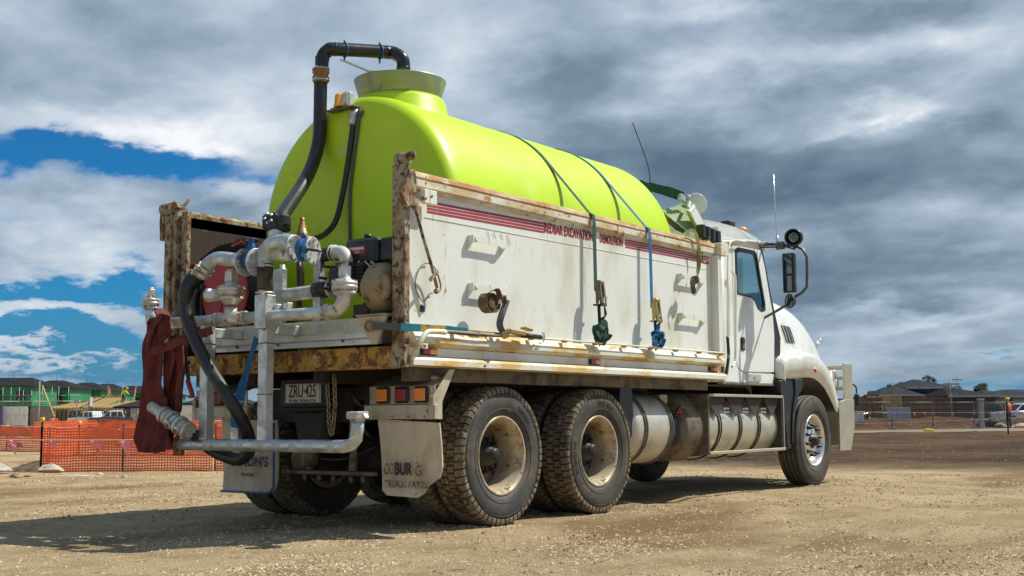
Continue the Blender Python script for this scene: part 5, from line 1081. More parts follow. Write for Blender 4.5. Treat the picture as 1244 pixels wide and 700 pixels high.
b = MB(); b.bar(at(366, 302, x=XS-.10), at(389, 305, x=XS-.14), .028, .018, .004); b.lathe(at(368, 303, x=XS-.10), (-1, 0, 0), [(-.03, .026), (.012, .026)], 14); RP('valve_lever', b, 'black_plastic', vv)
b = MB(); b.obox(at(370, 303, x=XS-.128), (.02, .035, .05), .004); RP('lever_catch', b, 'strap_teal', vv)
# vertical riser with black three-way body under the fill hose
q = at(339, 277, x=-.90); q = at(339, 277, x=XS+.2)
b = MB(); b.lathe(at(334, 290, x=XS+.12), at(339, 265, x=XS+.25)-at(334, 290, x=XS+.12), [(0, .042), (.03, .042), (.035, .055), (.05, .055)], 18); RP('riser', b, 'galvanised')
b = MB(); b.lathe(q+Vector((0, 0, -.03)), (0, 0, 1), [(0, .06), (.01, .085), (.10, .088), (.115, .07), (.135, .062)], 18); b.obox(q+Vector((-.06, .02, .04)), (.07, .15, .12), .02); b.obox(q+Vector((-.05, -.10, .04)), (.10, .06, .10), .02); tv = RP('three_way_valve', b, 'black_plastic')
b = MB(); b.bolts(q+Vector((-.10, .0, .06)), (-1, 0, 0), .035, 5, .010, .012); RP('valve_bolts', b, 'galvanised', tv); b = MB(); b.obox(at(343, 286, x=XS), (.04, .05, .035), .01); b.bar(at(343, 288, x=XS), at(340, 296, x=XS), .03, .02, .004, up=(1, 0, 0)); RP('valve_tap', b, 'valve_blue', tv)
# left branch: pipe to the gate valve with hand wheel
g0, g1 = at(256, 322, x=XR-.02), at(299, 318, x=XR-.02)
b = MB(); b.tube([at(250, 325, x=XR-.06), at(256, 319, x=XR-.04), at(265, 314.5, x=XR-.02), at(280, 315.5, x=XR), at(298, 318.5, x=XR)], .052, 22, smooth_n=4); RP('swing_pipe', b, 'galvanised')
dg = Vector((0, -1, 0))
fl1 = at(298, 319, x=XR); flange(fl1, dg, .100); flange(at(312, 319, x=XR+.02), dg, .102)
pm = at(305, 318, x=XR); b = MB(); b.lathe(pm-dg*.03, dg, [(0, .06), (.06, .06)], 24); b.lathe(pm, (0, 0, 1), [(0, .035), (.10, .03), (.13, .02), (.16, .014)], 16); b.prism([(pm.y-.03, pm.z+.08), (pm.y+.03, pm.z+.08), (pm.y+.018, pm.z+.17), (pm.y-.018, pm.z+.17)], pm.x-.015, pm.x+.015, 'x', bev=.004); gv = RP('gate_valve', b, 'valve_blue')
hw = at(300, 293, x=XR); b = MB(); b.torus(hw, (0, .1, 1), .080, .006, 32, 8)
for k in range(4): a = k*pi/2+.5; b.bar(hw, hw+Vector((cos(a)*.08, sin(a)*.08, 0)), .012, .008)
b.cyl(hw+Vector((0, 0, -.06)), hw+Vector((0, 0, .025)), .010, 8); RP('hand_wheel', b, 'chassis_black', gv)
b = MB(); b.bar(at(282, 299, x=XR-.05), at(294, 294, x=XR-.05), .022, .014, .004); RP('lever_grip', b, 'red_paint', gv)
vic(at(249, 326, x=XR-.06), Vector((0, -.75, .65)).normalized(), .060); vic(at(244, 332, x=XR-.06), Vector((0, -.65, .75)).normalized(), .062)
# rear suction run: grey pipe, rubber sleeve, elbow to the engine pump
XD = -1.22
b = MB(); b.cyl(at(330, 361, x=XD), at(386, 354, x=XD), .050, 20); RP('suction_pipe', b, 'galvanised')
b = MB(); b.lathe(at(384, 353, x=XD), Vector((0, -1, .03)), [(0, .060), (.05, .064), (.11, .064), (.14, .056)], 20); RP('rubber_sleeve', b, 'hose_black')
flange(at(404, 350, x=XD), Vector((0, -1, 0)), .075)
b = MB(); b.tube([at(386, 312, x=XD), at(397, 309, x=XD), at(406, 308, x=XD)], .050, 20); RP('rubber_sleeve', b, 'hose_black')
b = MB(); b.tube([at(402, 308, x=XD), at(412, 306.5, x=XD), at(418, 309, x=XD), at(421, 318, x=XD), at(421, 330, x=XD)], .047, 20, smooth_n=4); RP('elbow', b, 'pipe_white')
for u in (404, 408): b = MB(); b.torus(at(u, 307.5, x=XD), (0, 1, 0), .053, .006, 24, 6); RP('ring_seal', b, 'pipe_white')
b = MB(); b.lathe(at(411, 338, x=XD), (0, -1, 0), [(0, .05), (.01, .11), (.10, .12), (.14, .10), (.15, .05)], 28); b.bolts(at(411, 338, x=XD), (-1, 0, 0), .09, 6, .01, .1); RP('pump_volute', b, 'chassis_black')
b = MB(); b.cyl(at(343, 322, x=XD), at(343, 362, x=XD), .022, 10); RP('support_leg', b, 'galvanised')
b = MB(); b.box(XD-.03, XD+.02, at(388, 330, x=XD).y-.035, at(388, 330, x=XD).y+.035, 1.50, at(388, 318, x=XD).z, .004); RP('support_leg', b, 'galvanised')
b = MB(); b.box(XD-.03, XD+.02, at(341, 330, x=XD).y-.05, at(341, 330, x=XD).y+.05, 1.50, at(388, 322, x=XD).z, .004); RP('support_leg', b, 'galvanised')
b = MB(); b.tube([at(363, 318, x=XD+.1), at(364, 350, x=XD+.1), at(363, 385, x=XD+.1)], .020, 10, smooth_n=3); RP('drain_hose', b, 'hose_black')
for (u, v) in ((337, 374), (350, 372)): b = MB(); b.obox(at(u, v, x=XR+.06), (.06, .05, .05), .006); RP('pipe_saddle', b, 'galvanised')
# hydrant valve on the left end
h0 = at(186, 392, x=XR); q = at(183, 372, x=XR)
b = MB(); b.tube([pa, h0+Vector((0, .0, 0)), at(184, 385, x=XR), at(183, 377, x=XR)], .045, 18, smooth_n=3); RP('elbow', b, 'galvanised')
valve(at(183, 372, x=XR), .058, .08, None, True)
b = MB(); b.tube([at(178, 366, x=XR), at(179, 360, x=XR), at(186, 359, x=XR), at(188, 365, x=XR)], .005, 6, smooth_n=3); RP('wire_handle', b, 'grimy_steel')
# hose from the swing pipe: down the back, under the bar and up to its coupling
sh = thing('suction_hose', 'thick black rubber hose looping down behind the tail and under the lower bar', 'hose', at(300, 560, x=-1.7))
XH = -1.70
P = [at(245, 331, x=XR-.06), at(236, 336, x=-1.66), at(227, 350, x=XH), at(225, 370, x=XH), at(229, 392, x=XH), at(238, 415, x=XH), at(252, 443, x=XH), at(270, 472, x=XH), at(286, 497, x=-1.66), at(297, 517, x=-1.57), at(303, 535, x=-1.49), at(301, 551, x=-1.47), at(289, 558, x=-1.47), at(270, 553, x=-1.48), at(254, 544, x=-1.50), at(241, 533, x=-1.56), at(231, 525, x=-1.64), at(227, 521, x=-1.67)]
b = MB(); b.tube(P, [.052-.006*min(1, i/60) for i in range(200)], 22, smooth_n=8); build('hose', b, 'hose_black', sh)
a0, a1 = at(231, 525, x=-1.68), at(184, 494, x=-1.70); d = (a1-a0).normalized(); Ln = (a1-a0).length
b = MB(); b.lathe(a0, d, [(0, .050)]+[p for k in range(7) for p in ((.006+k*.047, .048), (.010+k*.047, (.066, .058, .072, .062, .070, .060, .064)[k]), (.034+k*.047, (.066, .058, .072, .062, .070, .060, .064)[k]), (.038+k*.047, .044))]+[(Ln, .042)], 24, smooth=False); cp = build('coupling', b, 'cast_alloy', sh)
for t_ in (.065, .178):
    for s in (-1, 1):
        dd, u, w = MB().frame(d); q = a0+d*t_+u*s*.07; b = MB(); b.obox(q, (.05, .018, .022), .004, axis=d); build('cam_lever', b, 'galvanised', cp)
# hose reel
reel = thing('hose_reel', 'red steel hose reel with black hose standing behind the pipes', 'hose reel', (-.95, .62, 1.5))
rc = at(274, 357, x=-1.10)
for dx in (0, .26):
    b = MB(); b.lathe(rc+Vector((dx, 0, 0)), (1, 0, 0), [(-.012, .255), (-.015, .262), (.0, .266), (.008, .262), (.006, .255), (.002, .20), (.0, .06), (-.004, .0)], 48); b.torus(rc+Vector((dx-.006, 0, 0)), (1, 0, 0), .20, .006, 40, 6); b.torus(rc+Vector((dx-.006, 0, 0)), (1, 0, 0), .13, .006, 36, 6)
    for k in range(4): a = k*pi/2+.3; b.bar(rc+Vector((dx-.008, cos(a)*.06, sin(a)*.06)), rc+Vector((dx-.008, cos(a)*.25, sin(a)*.25)), .02, .006)
    build('reel_flange', b, 'red_paint', reel)
b = MB(); b.lathe(rc+Vector((.01, 0, 0)), (1, 0, 0), [(0, .10)]+[(.012+.03*i+.0075*j, .205-.012*abs(cos(j*pi/4))**2) for i in range(8) for j in range(4)]+[(.25, .10)], 32); build('wound_hose', b, 'hose_black', reel)
b = MB(); b.tube([at(216, 345, x=-1.05), at(217, 326, x=-1.05), at(223, 323, x=-1.05), at(262, 322, x=-1.05), at(304, 327, x=-1.05)], .016, 8); b.tube([at(216, 334, x=-1.05), at(262, 332, x=-1.0), at(304, 335, x=-1.0)], .012, 8); b.tube([at(218, 345, x=-1.05), at(219, 385, x=-1.05)], .016, 8); build('reel_frame', b, 'red_paint', reel)
b = MB(); b.tube([rc+Vector((-.05, .27, .05)), rc+Vector((-.05, .31, -.05)), rc+Vector((-.04, .29, -.2)), rc+Vector((-.02, .2, -.28)), rc+Vector((0, .05, -.3))], .022, 10, smooth_n=6); b.tube([rc+Vector((-.02, .25, .09)), rc+Vector((-.0, .285, -.05)), rc+Vector((.0, .26, -.2)), rc+Vector((.02, .15, -.29))], .022, 10, smooth_n=6); build('loose_hose', b, 'hose_black', reel)
# ================================================================== pump engine
eng = thing('pump_engine', 'small petrol engine with black fuel tank and bronze cowl beside the corner post', 'engine', (-1.05, -1.0, 1.5))
XE = -1.16
tl, br_ = at(418, 290, x=XE), at(457, 320, x=XE)
b = MB(); b.box(XE, XE+.24, br_.y, tl.y, br_.z, tl.z-.01, .022); b.cyl((XE+.06, (tl.y+br_.y)/2-.02, tl.z-.01), (XE+.06, (tl.y+br_.y)/2-.02, tl.z+.02), .028, 14); ft2 = build('air_cleaner', b, 'black_plastic', eng)
b = MB(); ly = at(424, 303, x=XE).y, at(444, 303, x=XE).y; b.box(XE-.003, XE-.0005, ly[1], ly[0], at(430, 309.5, x=XE).z, at(430, 300.5, x=XE).z); build('red_label', b, 'red_paint', ft2)
mat('decal_white', (.75, .73, .68), .5)
text('lettering', 'YANMAR', .030, (XE-.0045, sum(ly)/2, at(430, 303, x=XE).z), (0, -1, 0), (0, 0, 1), 'decal_white', ft2, sx=1.1, bold=.001); text('lettering', 'DIESEL', .018, (XE-.0045, sum(ly)/2, at(430, 307.3, x=XE).z), (0, -1, 0), (0, 0, 1), 'decal_white', ft2, sx=1.1)
b = MB(); b.box(XE+.03, XE+.20, at(476, 300, x=XE).y, br_.y-.002, at(450, 318, x=XE).z, tl.z-.02, .012); b2_ = build('fuel_tank', b, 'black_plastic', eng)
b = MB(); yq = br_.y-.0035; b.box(XE+.05, XE+.13, yq, yq+.002, br_.z+.03, tl.z-.04); build('spec_label', b, 'plate_cream', ft2)
fc = at(470, 350, x=XE+.02); b = MB(); b.lathe(fc+Vector((.0, .10, 0)), (0, -1, 0), [(0, .10), (.01, .165), (.03, .18), (.10, .18), (.15, .16), (.17, .11), (.172, .0)], 36); build('recoil_cowl', b, 'pump_bronze', eng)
b = MB(); b.lathe(fc+Vector((-.10, .0, 0)), (-1, -.6, 0), [(0, .12), (.03, .115), (.045, .085), (.05, .0)], 28); build('fan_cover', b, 'pump_bronze', eng)
b = MB(); b.obox(at(440, 338, x=XE+.05), (.20, .20, .20), .02)
for k in range(7): b.obox(at(440, 338, x=XE+.05)+Vector((0, 0, -.08+.026*k)), (.24, .24, .008), .001)
g = build('cylinder_block', b, 'chassis_black', eng); g['kind'] = 'stuff'
b = MB()
for k in range(9): q = at(434+2.6*k, 321+(k % 3)*2.5, x=XE-.02); b.tube([q, q+Vector((.0, -.015, .02)), q+Vector((0, -.03, .0))], .006, 6)
g = build('linkage', b, 'galvanised', eng); g['kind'] = 'stuff'
b = MB(); b.obox(at(427, 347, x=XE-.02), (.04, .04, .05), .01); b.tube([at(434, 338, x=XE), at(440, 345, x=XE-.02), at(437, 360, x=XE)], .008, 8, smooth_n=3); build('fuel_filter', b, 'brass', eng)
b = MB(); b.box(-1.20, -.85, at(474, 380, x=-1.2).y, at(428, 380, x=-1.2).y, 1.508, 1.530, .003); b.box(-1.21, -1.19, at(448, 380, x=-1.2).y, at(430, 380, x=-1.2).y, 1.53, 1.60, .003); build('engine_bed', b, 'chassis_black', eng)
b = MB(); b.obox(at(462, 376, x=-1.1), (.2, .18, .12), .02); build('sump', b, 'black_plastic', eng)
# ================================================================== straps
def tan_strap(name, label, x, m, end_z, m2):
    """over the tank in a plane across it, down past the rail to a ratchet at the rope rail"""
    s = thing(name, label, 'strap', (x, -1.36, 1.42), 'ratchet straps over the tank')
    R_ = TR+.006; rail = Vector((0, -1.262, 2.525)); pts = []
    # tangent from the rail edge to the tank circle
    dy, dz = rail.y, rail.z-TZ; D_ = sqrt(dy*dy+dz*dz); a = math.acos(min(.9999, R_/D_)); base = atan2(dz, dy); th = base-a if True else 0
    for k in range(41):
        t = th+(pi-2*0-th+a*0)*0
    th0 = base-a; th1 = pi-th0
    arc = [Vector((x+.10*(1-k/40)*0, R_*cos(th0+(th1-th0)*k/40), TZ+R_*sin(th0+(th1-th0)*k/40))) for k in range(41)]
    path = [Vector((x, 1.34, 2.47))]+arc[::-1]+[Vector((x, -1.240, 2.536)), Vector((x, -1.283, 2.51)), Vector((x, -1.293, 2.44)), Vector((x, -1.300, end_z))]
    b = MB(); b.ribbon(path, .048, .004, (1, 0, 0)); build('webbing', b, m, s)
    # ratchet: two side plates, spool, handle
    z = end_z
    b = MB()
    for dx in (-.030, .030): b.prism([(-1.307, z+.05), (-1.347, z+.06), (-1.367, z+.02), (-1.362, z-.05), (-1.337, z-.13), (-1.322, z-.13), (-1.317, z-.03)], x+dx-.002, x+dx+.002, 'x')
    b.cyl((x-.036, -1.340, z+.02), (x+.036, -1.340, z+.02), .016, 12); b.cyl((x-.034, -1.300, z-.12), (x+.034, -1.300, z-.12), .008, 8); build('ratchet', b, m2, s)
    b = MB(); 
    for dx in (-.024, .024): b.bar((x+dx, -1.362, z+.06), (x+dx*1.3, -1.380, z-.11), .006, .020)
    b.box(x-.034, x+.034, -1.390, -1.370, z-.135, z-.105, .004); b.cyl((x-.03, -1.347, z+.065), (x+.03, -1.347, z+.065), .022, 12); build('ratchet_handle', b, m2, s)
    b = MB(); b.ribbon([(x, -1.328, z-.11), (x, -1.332, z-.20), (x+.008, -1.332, 1.52), (x, -1.324, 1.47)], .046, .004, (1, 0, 0)); build('webbing_tail', b, m, s)
    b = MB(); b.tube([(x, -1.322, 1.50), (x-.012, -1.328, 1.46), (x-.006, -1.334, 1.41), (x+.012, -1.324, 1.395), (x+.018, -1.312, 1.42)], .006, 6, smooth_n=4); b.tube([(x, -1.322, 1.50), (x+.022, -1.328, 1.46), (x+.026, -1.334, 1.41), (x+.03, -1.312, 1.42)], .006, 6, smooth_n=4); build('hook', b, 'galvanised', s)
    # slack wound into a bundle
    rn = random.Random(int(x*100)); b = MB(); P = []
    c = Vector((x-.035, -1.347, 1.505)); S_ = []
    for k in range(16): a = k*1.25+rn.random()*.5; r = .045+.055*rn.random(); P.append(c+Vector((cos(a)*r*1.0+.02, -.012*(k % 4), sin(a)*r*.9))); S_.append((.4+.8*rn.random(), -1+rn.random()*1.4, rn.random()-.5))
    b.ribbon(P, .056, .004, S_, smooth_n=4)
    b.ribbon([(x+.005, -1.362, z-.06), (x+.035, -1.372, 1.66), (x-.005, -1.362, 1.60), (x+.045, -1.367, 1.54), (x-.02, -1.362, 1.50), (x-.07, -1.357, 1.46)], [.055]*6, .004, [(1, .2, 0), (.6, .8, 0), (1, -.3, .1), (.5, .8, .2), (1, .2, 0), (.8, .4, 0)], smooth_n=5); build('slack_bundle', b, m, s)
    return s
xg = at(723, 300, y=-1.300).x; xb = at(791, 320, y=-1.300).x
tan_strap('ratchet_strap', 'dark green ratchet strap over the middle of the green tank', xg, 'strap_green', 1.86, 'grimy_steel')
tan_strap('ratchet_strap', 'bright blue ratchet strap over the front of the green tank', xb, 'strap_blue', 1.78, 'zinc_gold')
# brown strap hanging from the rail at the front
s = thing('tie_strap', 'faded olive brown strap tied from the rail down to the front foot step', 'strap', at(848, 337, y=-1.36))
b = MB(); b.ribbon(Lc([(838, 280), (842, 280), (846, 285), (849, 300), (849, 320), (847, 334)], -1.300), [.03, .035, .05, .055, .04, .03], .004, [(1, 0, 0), (1, 0, -.3), (1, 0, 0), (1, -.2, 0), (.6, -.8, 0), (1, 0, 0)], smooth_n=5); build('webbing', b, 'strap_olive', s)
b = MB(); q = at(845, 340, y=-1.36); b.sphere(q, .045, 12, (1.1, .8, .9)); b.ribbon([q, q+Vector((-.06, -.02, .02)), q+Vector((-.10, -.02, -.06)), q+Vector((-.07, -.02, -.14))], [.07, .06, .05, .02], .005, (.7, -.5, .3), smooth_n=4); build('knot', b, 'strap_brown', s)
# coiled strap hung on the lower foot step
s = thing('coiled_strap', 'brown strap roll hung from the lower foot step with its tail hanging', 'strap', at(597, 365, y=-1.36))
q = at(594, 367, y=-1.355); b = MB(); P = [q+Vector((cos(a)*(.028+.0055*a), 0, sin(a)*(.024+.005*a))) for a in [k*.5 for k in range(26)]]; b.ribbon(P, .07, .006, (.25, -1, 0)); b.sphere(q+Vector((0, -.005, -.01)), .060, 14, (1, .5, 1)); build('webbing_roll', b, 'strap_brown', s)
b = MB(); b.ribbon([q+Vector((-.05, -.03, .06)), q+Vector((.03, -.05, .09)), q+Vector((.10, -.03, .03)), q+Vector((.15, -.02, .05)), q+Vector((.18, -.01, .0))], .04, .005, (0, -1, .4), smooth_n=5); build('webbing_loop', b, 'strap_brown', s)
b = MB(); b.ribbon(Lc([(616, 364), (613, 373), (609, 384), (607, 394), (610, 402), (616, 405)], -1.37), .05, .004, [(.8, -.4, 0)]*2+[(.5, -.8, 0)]*4, smooth_n=4); build('webbing_tail', b, 'webbing_grey', s)
# strap running along the ledge from the rig corner to its ratchet
s = thing('side_strap', 'long strap in grey, blue and yellow pulled along the side ledge to a ratchet', 'strap', at(560, 402, y=-1.36))
pts = [tuple(at(450, 396, x=-1.31)), tuple(at(468, 396.5, x=-1.32)), tuple(Vector((-1.245, -1.33, at(487, 397, y=-1.33).z)))]
zs = at(487, 397, y=-1.335)
b = MB(); b.ribbon(pts+[(-1.20, -1.345, zs.z)], .05, .004, (0, 0, 1)); build('webbing_grey_part', b, 'webbing_grey', s)
segs = [(487, 397, 'strap_teal'), (511, 398.5, 'strap_yellow'), (541, 400, 'strap_teal'), (567, 403, 'strap_yellow'), (600, 406, 'strap_brown'), (618, 407.5, None)]
for (u, v, m_), (u2, v2, _) in zip(segs, segs[1:]):
    b = MB(); w0 = .052 if u < 560 else .03; b.ribbon([at(u, v, y=-1.347), at((u+u2)/2, (v+v2)/2+.2, y=-1.350), at(u2, v2, y=-1.347)], w0, .004, (0, -.2, 1)); build('webbing_part', b, m_, s)
b = MB(); b.ribbon([at(541, 404, y=-1.34), at(580, 408, y=-1.345), at(618, 409, y=-1.345)], .012, .012, (0, 0, 1)); build('cord', b, 'chassis_black', s)
b = MB(); b.obox(at(627, 404, y=-1.37), (.20, .05, .035), .006, axis=(1, 0, -.06)); b.cyl(at(613, 407, y=-1.40), at(613, 407, y=-1.33), .03, 12); b.obox(at(640, 400, y=-1.37), (.10, .06, .02), .006, axis=(1, 0, -.15)); build('ratchet', b, 'zinc_gold', s)
b = MB(); b.tube([at(634, 407, y=-1.37), at(657, 410, y=-1.37)], .020, 10); build('ratchet_handle', b, 'black_plastic', s)
b = MB(); b.tube([at(658, 404, y=-1.36), at(661, 407, y=-1.36), at(660, 415, y=-1.35), at(655, 417, y=-1.35)], .007, 6, smooth_n=3); build('hook', b, 'galvanised', s)
# blue strap hanging behind the upright
s = thing('hanging_strap', 'blue webbing strap hanging slack between the pipe uprights', 'strap', at(290, 500, x=-1.45))
b = MB(); b.ribbon([at(312, 410, x=-1.50), at(305, 432, x=-1.5), at(297, 462, x=-1.5), at(291, 482, x=-1.5), at(287, 500, x=XR-.03), at(286, 520, x=XR-.03)], [.06, .08, .10, .10, .10, .085], .004, [(0, 1, 0), (.3, 1, 0), (.2, 1, 0), (0, 1, 0), (0, 1, 0), (0, 1, 0)], smooth_n=5); build('webbing', b, 'strap_blue', s)
b = MB(); b.ribbon([at(280, 497, x=XR-.035), at(292, 497, x=XR-.035)], .05, .006, (0, 0, 1)); b.ribbon([at(280, 500, x=XR-.037), at(292, 502, x=XR-.037)], .03, .006, (0, 0, 1)); build('wrap', b, 'trim_blue', s)
# ================================================================== maroon lay-flat hose slung over the manifold end
lf = thing('layflat_hose', 'maroon canvas lay-flat hose hanging in folds over the left pipe ends', 'hose', at(195, 540, x=-1.68))
XL = -1.70
def fold(pts, ws, sides, xs=None, m='layflat_maroon'):
    b = MB(); P = [at(u, v, x=(XL if xs is None else xs[i])) for i, (u, v) in enumerate(pts)]; px = 1/(FPX/8.15)
    b.ribbon(P, [w*px for w in catmull_s(ws, 6)], .014, sides if isinstance(sides, list) else [sides]*len(P), smooth_n=6)
    bmesh.ops.bevel(b.bm, geom=b.bm.edges[:], offset=.003, segments=1, affect='EDGES')
    for f in b.bm.faces: f.smooth = True
    return build('hose_fold', b, m, lf)
def catmull_s(ws, n): return [v.x for v in catmull([Vector((w, 0, 0)) for w in ws], n)]
N_ = (-.6, .8, 0); A_ = (-.75, .6, .1); B_ = (-.35, .9, -.1); C_ = (-.9, .25, .1)
def sheet(pts, x, fold_n, amp, seed, tilt=0):
    """a flattened length of canvas hose: outline met with a plane, creased lengthwise"""
    P = [at(u, v, x=x) for u, v in pts]; b = MB(); b.prism([(p.y, p.z) for p in P], -.004, .004, 'x'); bmesh.ops.triangulate(b.bm, faces=b.bm.faces[:])
    for _ in range(3): bmesh.ops.subdivide_edges(b.bm, edges=[e for e in b.bm.edges if e.calc_length() > .022], cuts=1); bmesh.ops.triangulate(b.bm, faces=b.bm.faces[:])
    y0 = sum(p.y for p in P)/len(P)
    for v in b.bm.verts:
        w = (v.co.y-y0)*fold_n+.5*mnoise.noise(Vector((0, v.co.z*3, seed))); v.co.x += x+amp*(abs(((w*2) % 2)-1)-.5)*2+.018*mnoise.noise(Vector((v.co.y*9, v.co.z*4, seed)))+tilt*(v.co.y-y0)
    return build('hose_fold', b, 'layflat_maroon', lf)
sheet([(197, 381), (204, 385), (205, 394), (197, 415), (194, 430), (191, 465), (186, 488), (193, 512), (199, 530), (206, 545), (190, 551), (171, 549), (169, 532), (173, 505), (177, 480), (180, 450), (182, 426), (175, 417), (177, 404), (185, 387)], XL, 9, .022, 1, -.15)
sheet([(209, 408), (218, 406), (225, 412), (226, 440), (224, 470), (221, 498), (217, 515), (210, 528), (201, 524), (199, 505), (203, 475), (204, 445), (203, 425)], XL+.10, 11, .02, 4, .2)
sheet([(200, 428), (207, 412), (212, 432), (209, 460), (204, 486), (197, 478), (200, 455)], XL+.06, 14, .012, 7)
sheet([(184, 488), (197, 492), (212, 512), (214, 530), (206, 542), (192, 546), (184, 530)], XL+.07, 10, .02, 9)
sheet([(196, 424), (214, 412), (234, 402), (248, 396), (250, 405), (238, 412), (220, 420), (197, 433)], XL-.02, 6, .006, 12, -.30)
sheet([(175, 419), (178, 404), (187, 388), (196, 381), (193, 392), (184, 408), (181, 424)], XL-.03, 12, .012, 15)
fold([(206, 386), (198, 381), (190, 383)], [14, 16, 12], [(-.3, .3, .9)]*3, [-1.55, -1.62, -1.70])
b = MB(); b.tube([at(228, 462, x=-1.62), at(233, 478, x=-1.62), at(234, 483, x=-1.62)], .018, 8); b.obox(at(232, 482, x=-1.62), (.03, .05, .02), .004); tg_ = build('loose_handle', b, 'red_paint'); tag(tg_, 'small red valve handle hanging beside the maroon hose', 'handle')
b = MB(); b.tube([at(222, 420, x=-1.55), at(226, 440, x=-1.56), at(229, 462, x=-1.60)], .014, 8, smooth_n=3); b.obox(at(226, 441, x=-1.56), (.04, .06, .03), .008); tag(build('dangling_hose', b, 'hose_black'), 'thin black hose dangling behind the maroon hose folds', 'hose')
# ================================================================== the site around
RD = Vector((sin(YAW), -cos(YAW), 0)); FD = Vector((cos(YAW), sin(YAW), 0))
mat('roof_tile_dark', (.014, .015, .017), .9, 0, [((.024, .025, .028), .8, .4, .6), ((.013, .013, .014), 3, .5, .7)], (3, .6, .05), spec=.15)
mat('roof_tile_grey', (.020, .022, .026), .9, 0, [((.034, .036, .042), .8, .4, .6)], (3, .6, .05), spec=.15)
mat('house_wrap_green', (.008, .21, .085), .6, 0, [((.012, .11, .06), .6, .46, .66)], None)
mat('site_dark', (.03, .028, .025), .8, 0, [((.06, .05, .04), 1, .45, .6)])
mat('brick_brown', (.14, .08, .05), .85, 0, [((.20, .12, .08), 2.5, .45, .6), ((.09, .05, .035), 6, .5, .6)])
mat('render_cream', (.50, .46, .38), .8, 0, [((.40, .36, .30), 1.2, .45, .65)])
mat('pine_timber', (.50, .34, .13), .7, 0, [((.34, .21, .08), 3, .45, .6)])
mat('old_timber', (.25, .15, .07), .8, 0, [((.14, .09, .05), 3, .45, .6)])
mat('window_dark', (.02, .025, .03), .15)
mat('scaffold_steel', (.22, .23, .22), .5, .5)
mat('sheet_white', (.66, .67, .63), .6, 0, [((.50, .50, .46), 1.5, .5, .7)])
mat('sheet_grey', (.34, .36, .39), .6, 0, [((.27, .29, .31), 2.5, .45, .65)])
mat('sheet_purple', (.10, .06, .22), .5)
mat('concrete_grey', (.34, .33, .30), .85, 0, [((.25, .24, .22), 5, .45, .65)], (30, .3, .003))
mat('net_orange', (.90, .155, .05), .6, 0, [((.80, .10, .035), 6, .5, .65)])
mat('flag_pink', (.92, .30, .34), .6); mat('flag_orange', (.88, .22, .09), .6)
mat('cap_yellow', (.85, .50, .02), .4)
mat('string_pale', (.66, .50, .40), .7)
mat('rock', (.47, .43, .35), .9, 0, [((.33, .29, .23), 5, .45, .6), ((.60, .57, .50), 9, .56, .66)], (18, .8, .012), spec=.1)
mat('car_white', (.72, .73, .72), .25, 0, coat=.5); mat('car_dark', (.035, .04, .045), .25, 0, coat=.5)
mat('leaf_dark', (.035, .05, .022), .8, 0, [((.06, .075, .03), 2, .45, .6), ((.02, .03, .015), 5, .5, .62)]); mat('bark', (.10, .075, .05), .9)
mat('cloth_lime', (.50, .72, .05), .7); mat('cloth_orange', (.88, .20, .03), .7); mat('cloth_navy', (.02, .025, .05), .8); mat('skin_tone', (.42, .24, .16), .6)
class Site:
    """local frame: X across the view, Y away, Z up, at a ground point"""
    def __init__(s, u, D, turn=0):
        s.o = gnd(u, D); s.D = D; s.s = D/FPX; a = atan2(RD.y, RD.x)+turn; s.M = Matrix.Translation(s.o) @ Matrix.Rotation(a, 4, 'Z'); s.u0 = u
    def X(s, u): return (u-s.u0)*s.s
    def Z(s, v): return far(s.u0, v, s.D).z
    def put(s, name, mb, m, parent=None):
        bmesh.ops.transform(mb.bm, matrix=s.M, verts=mb.bm.verts[:]); return build(name, mb, m, parent)
def hip_roof(b, x0, x1, y0, y1, ze, zr, ov=.45, ridge=None, th=.18):
    x0 -= ov; x1 += ov; y0 -= ov; y1 += ov; d = (y1-y0)/2; ym = (y0+y1)/2; a, c = ridge or (x0+d*.9, x1-d*.9)
    if c < a: a = c = (a+c)/2
    P = [(x0, y0, ze), (x1, y0, ze), (x1, y1, ze), (x0, y1, ze), (a-.01, ym, zr), (c+.01, ym, zr)]
    F = [(0, 1, 5, 4), (1, 2, 5), (2, 3, 4, 5), (3, 0, 4)]
    b.poly(P+[(p[0], p[1], ze-th) for p in P[:4]], F+[(0, 1, 7, 6), (1, 2, 8, 7), (2, 3, 9, 8), (3, 0, 6, 9), (6, 7, 8, 9)]); return b
def window(S, par, x0, x1, z0, z1, y=-.03):
    b = MB(); b.box(x0-.07, x1+.07, y-.03, y+.05, z0-.07, z1+.07, .01); w = S.put('window', b, 'site_dark', par)
    b = MB(); b.box(x0, x1, y-.035, y-.031, z0, z1); S.put('pane', b, 'window_dark', w)
